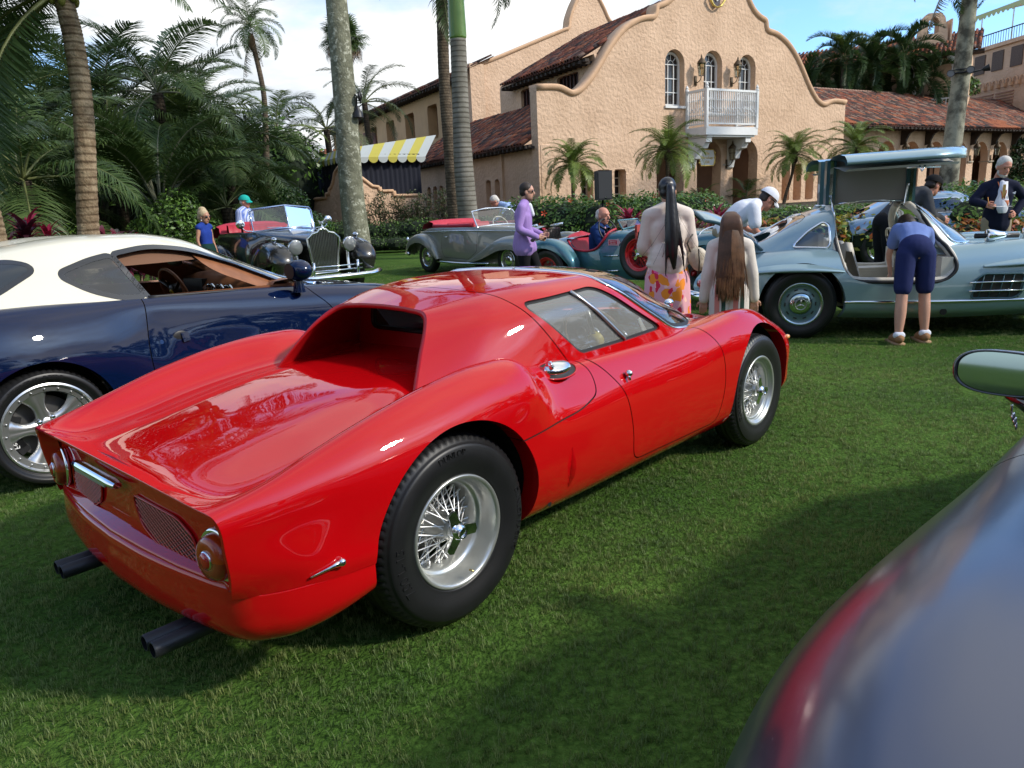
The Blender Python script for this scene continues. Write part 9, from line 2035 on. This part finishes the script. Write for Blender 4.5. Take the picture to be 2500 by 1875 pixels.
    mb=MB(); mb.tube([(.07,-.06,1.42),(.145,-.03,1.27),(.150,0,1.15)],.006,5); mb.tube([(.07,.06,1.42),(.145,.03,1.27),(.150,0,1.15)],.006,5); mb.box((.152,.04,1.12),(.006,.06,.09)); mb.build('lanyard',mat('orange_lanyard',(.45,.12,.04),.7),p)
    mb=MB(); mb.prism([(.11,1.26),(.15,1.28),(.14,1.24)],.135,.15,plane='yz'); mb.build('pocket_square',WSH,p,smooth=False); blob('trousers',body_shapes(J,s,.02,arms=False,torso=False)+[('e',J['pelvis'],(.15,.17,.1))],KH,p,.016,4)
    for k,sd in (('L',1),('R',-1)): hand(p,J['w'+k],(.8,-.5*sd,-.2),(0,-sd,-.3),SKR,1,.6,sd)
    mb=MB(); mb.box((.34,-.10,1.09),(.22,.17,.004),rz=.2); mb.build('paper_sheet',WHT,p,smooth=False); mb=MB(); mb.tube([(.30,-.24,1.10),(.27,-.25,1.22)],.005,6); mb.build('pencil',mat('pencil_orange',(.6,.25,.03),.5),p)
    # ---- man in black cap behind the coupe ----
    p=person('man in black trousers, dark shirt and black cap bending behind the raised gullwing door',(5.05,10.1,0),rad(5)); J,s=stand(1.80)
    J.update(waist=V3(.10,0,1.10),chest=V3(.30,0,1.24),neck=V3(.46,0,1.34),sL=V3(.38,.20,1.30),sR=V3(.38,-.20,1.30),eL=V3(.45,.26,1.05),wL=V3(.65,.18,.98),eR=V3(.42,-.28,1.05),wR=V3(.62,-.20,.98),head=V3(.60,0,1.40))
    blob('body',body_shapes(J,s),SKR,p,.018,4); head(p,J['head'],rad(10),rad(22),1.0,SKR,HDK,'short',cap=clothm('black_cap',(.01,.01,.011)))
    blob('shirt',body_shapes(J,s,.026,legs=False),clothm('charcoal_shirt',(.03,.032,.036),(.07,.072,.08)),p,.015,4); blob('trousers',body_shapes(J,s,.035,arms=False,torso=False)+[('e',J['pelvis'],(.17,.20,.14))],BT,p,.016,4); shoes(p,J,s,BSH)
    for k,sd in (('L',1),('R',-1)): hand(p,J['w'+k],(1,0,-.3),(0,-sd,0),SKR,1,.5,sd)
    # ---- seated driver in the teal roadster ----
    p=person('grey-haired man in a blue suit seated in the teal roadster reading papers',(1.44,11.75,0),rad(-32)); J,s=stand(1.78)
    dz=-.46
    J={k:v+[0,0,dz] for k,v in J.items()}
    J.update(pelvis=V3(0,0,.52),waist=V3(-.02,0,.66),chest=V3(.0,0,.86),neck=V3(.03,0,1.04),sL=V3(.02,.19,.98),sR=V3(.02,-.19,.98),eL=V3(.18,.26,.80),wL=V3(.42,.10,.90),eR=V3(.18,-.27,.78),wR=V3(.42,-.12,.90),hL=V3(.02,.09,.50),hR=V3(.02,-.09,.50),kL=V3(.45,.11,.58),kR=V3(.45,-.11,.58),aL=V3(.72,.11,.40),aR=V3(.72,-.11,.40),head=V3(.07,0,1.18))
    blob('body',body_shapes(J,s),SKR,p,.016,4); head(p,J['head'],rad(-8),rad(4),1.05,SKR,HWH,'bald')
    blob('jacket',body_shapes(J,s,.026,legs=False),clothm('blue_suit',(.012,.035,.13)),p,.014,5); blob('shirt',[('t',[J['neck']+[.03,0,-.03],J['chest']+[.09,0,.02]],[.055,.075])],clothm('pink_shirt',(.62,.36,.42)),p,.012,3)
    blob('trousers',body_shapes(J,s,.02,arms=False,torso=False),BT,p,.016,4)
    for k,sd in (('L',1),('R',-1)): hand(p,J['w'+k],(.8,-.1*sd,.5),(0,-sd,0),SKR,1.05,.8,sd)
    mb=MB(); mb.box((.52,0,1.0),(.004,.24,.20)); mb.build('papers',mat('dark_folder',(.06,.06,.07),.5),p,smooth=False); mb=MB(); mb.box((.45,0,.80),(.22,.26,.03),rz=.3); mb.build('papers_on_lap',WSH,p,smooth=False)
    # ---- white haired man behind the silver convertible ----
    p=person('white-haired man in a pale blue shirt leaning on the far side of the silver convertible',(.45,18.9,0),rad(188)); J,s=stand(1.84)
    J.update(waist=V3(.05,0,1.12),chest=V3(.28,0,1.30),neck=V3(.52,0,1.42),sL=V3(.40,.20,1.36),sR=V3(.40,-.20,1.36),eL=V3(.55,.26,1.12),wL=V3(.75,.2,.98),eR=V3(.5,-.3,1.1),wR=V3(.72,-.2,.98),head=V3(.66,0,1.50))
    blob('body',body_shapes(J,s),SKR,p,.018,4); head(p,J['head'],0,rad(40),1.1,SKR,HWH,'short'); blob('shirt',body_shapes(J,s,.035,legs=False),clothm('pale_blue_shirt',(.30,.42,.68)),p,.016,4); blob('trousers',body_shapes(J,s,.02,arms=False,torso=False),KH,p,.018,3)
    mb=MB(); mb.prism([(.0,.95),(.16,.95),(.16,1.3),(.0,1.3)],.55,.56,plane='yz'); mb.build('blue_rosette_card',mat('ribbon_blue',(.03,.15,.6),.6),p,smooth=False)
    # ---- man in turquoise cap ----
    p=person('man in a turquoise cap and blue striped shirt standing behind the black convertible',(-5.85,17.5,0),rad(-12)); J,s=stand(1.86)
    blob('body',body_shapes(J,s),SKR,p,.018,4); head(p,J['head'],0,rad(4),1.1,SKR,HWH,'short',cap=clothm('turquoise_cap',(.02,.42,.36)))
    SS=mat('striped_shirt',(.22,.30,.60),.85); t=SS.node_tree; b=t.nodes['Principled BSDF']; w=t.nodes.new('ShaderNodeTexWave'); w.bands_direction='X'; w.inputs['Scale'].default_value=9; w.inputs['Distortion'].default_value=.8; tcn=t.nodes.new('ShaderNodeTexCoord'); t.links.new(tcn.outputs['Object'],w.inputs['Vector']); r=t.nodes.new('ShaderNodeValToRGB'); r.color_ramp.elements[0].color=(.10,.17,.50,1); r.color_ramp.elements[1].color=(.55,.6,.72,1); t.links.new(w.outputs['Fac'],r.inputs[0]); t.links.new(r.outputs[0],b.inputs['Base Color'])
    blob('shirt',body_shapes(J,s,.035,legs=False),SS,p,.016,4); blob('trousers',body_shapes(J,s,.02,arms=False,torso=False),KH,p,.018,3); shoes(p,J,s,BSH)
    for k,sd in (('L',1),('R',-1)): hand(p,J['w'+k],(.1,0,-1),(0,-sd,0),SKR,1.05,.4,sd)
    # ---- blonde woman ----
    p=person('blonde woman with sunglasses and a blue dress standing left of the black convertible',(-5.8,14.9,0),rad(-20)); J,s=stand(1.55,True)
    blob('body',body_shapes(J,s,fem=True),SKT,p,.016,4); head(p,J['head'],0,rad(8),1.05,SKT,HBL,'updo',glasses=True)
    mb=MB(); mb.sphere(tuple(J['head']+[0,-.085,-.055]),(.010,.010,.014)); mb.sphere(tuple(J['head']+[0,.085,-.055]),(.010,.010,.014)); mb.build('earring',WHT,p)
    blob('dress',body_shapes(J,s,.02,legs=False,arms=False,fem=True),clothm('royal_blue_dress',(.02,.05,.28)),p,.014,4); skirt('dress_skirt',.95,.45,.15,.2,clothm('dark_green_skirt',(.012,.045,.04)),7,.01,p)
    for k,sd in (('L',1),('R',-1)): hand(p,J['w'+k],(.1,0,-1),(0,-sd,0),SKT,.95,.4,sd)
    shoes(p,J,s,BSH)
build_ground(); build_villa(); build_arcade(); build_tower(); build_lights_signs(); build_palms(); build_hedges(); build_spotlights()
build_red_car(); build_gullwing(); build_blue_coupe(); build_zagato(); build_packard(); build_silver(); build_teal(); build_grey_car(); build_people()
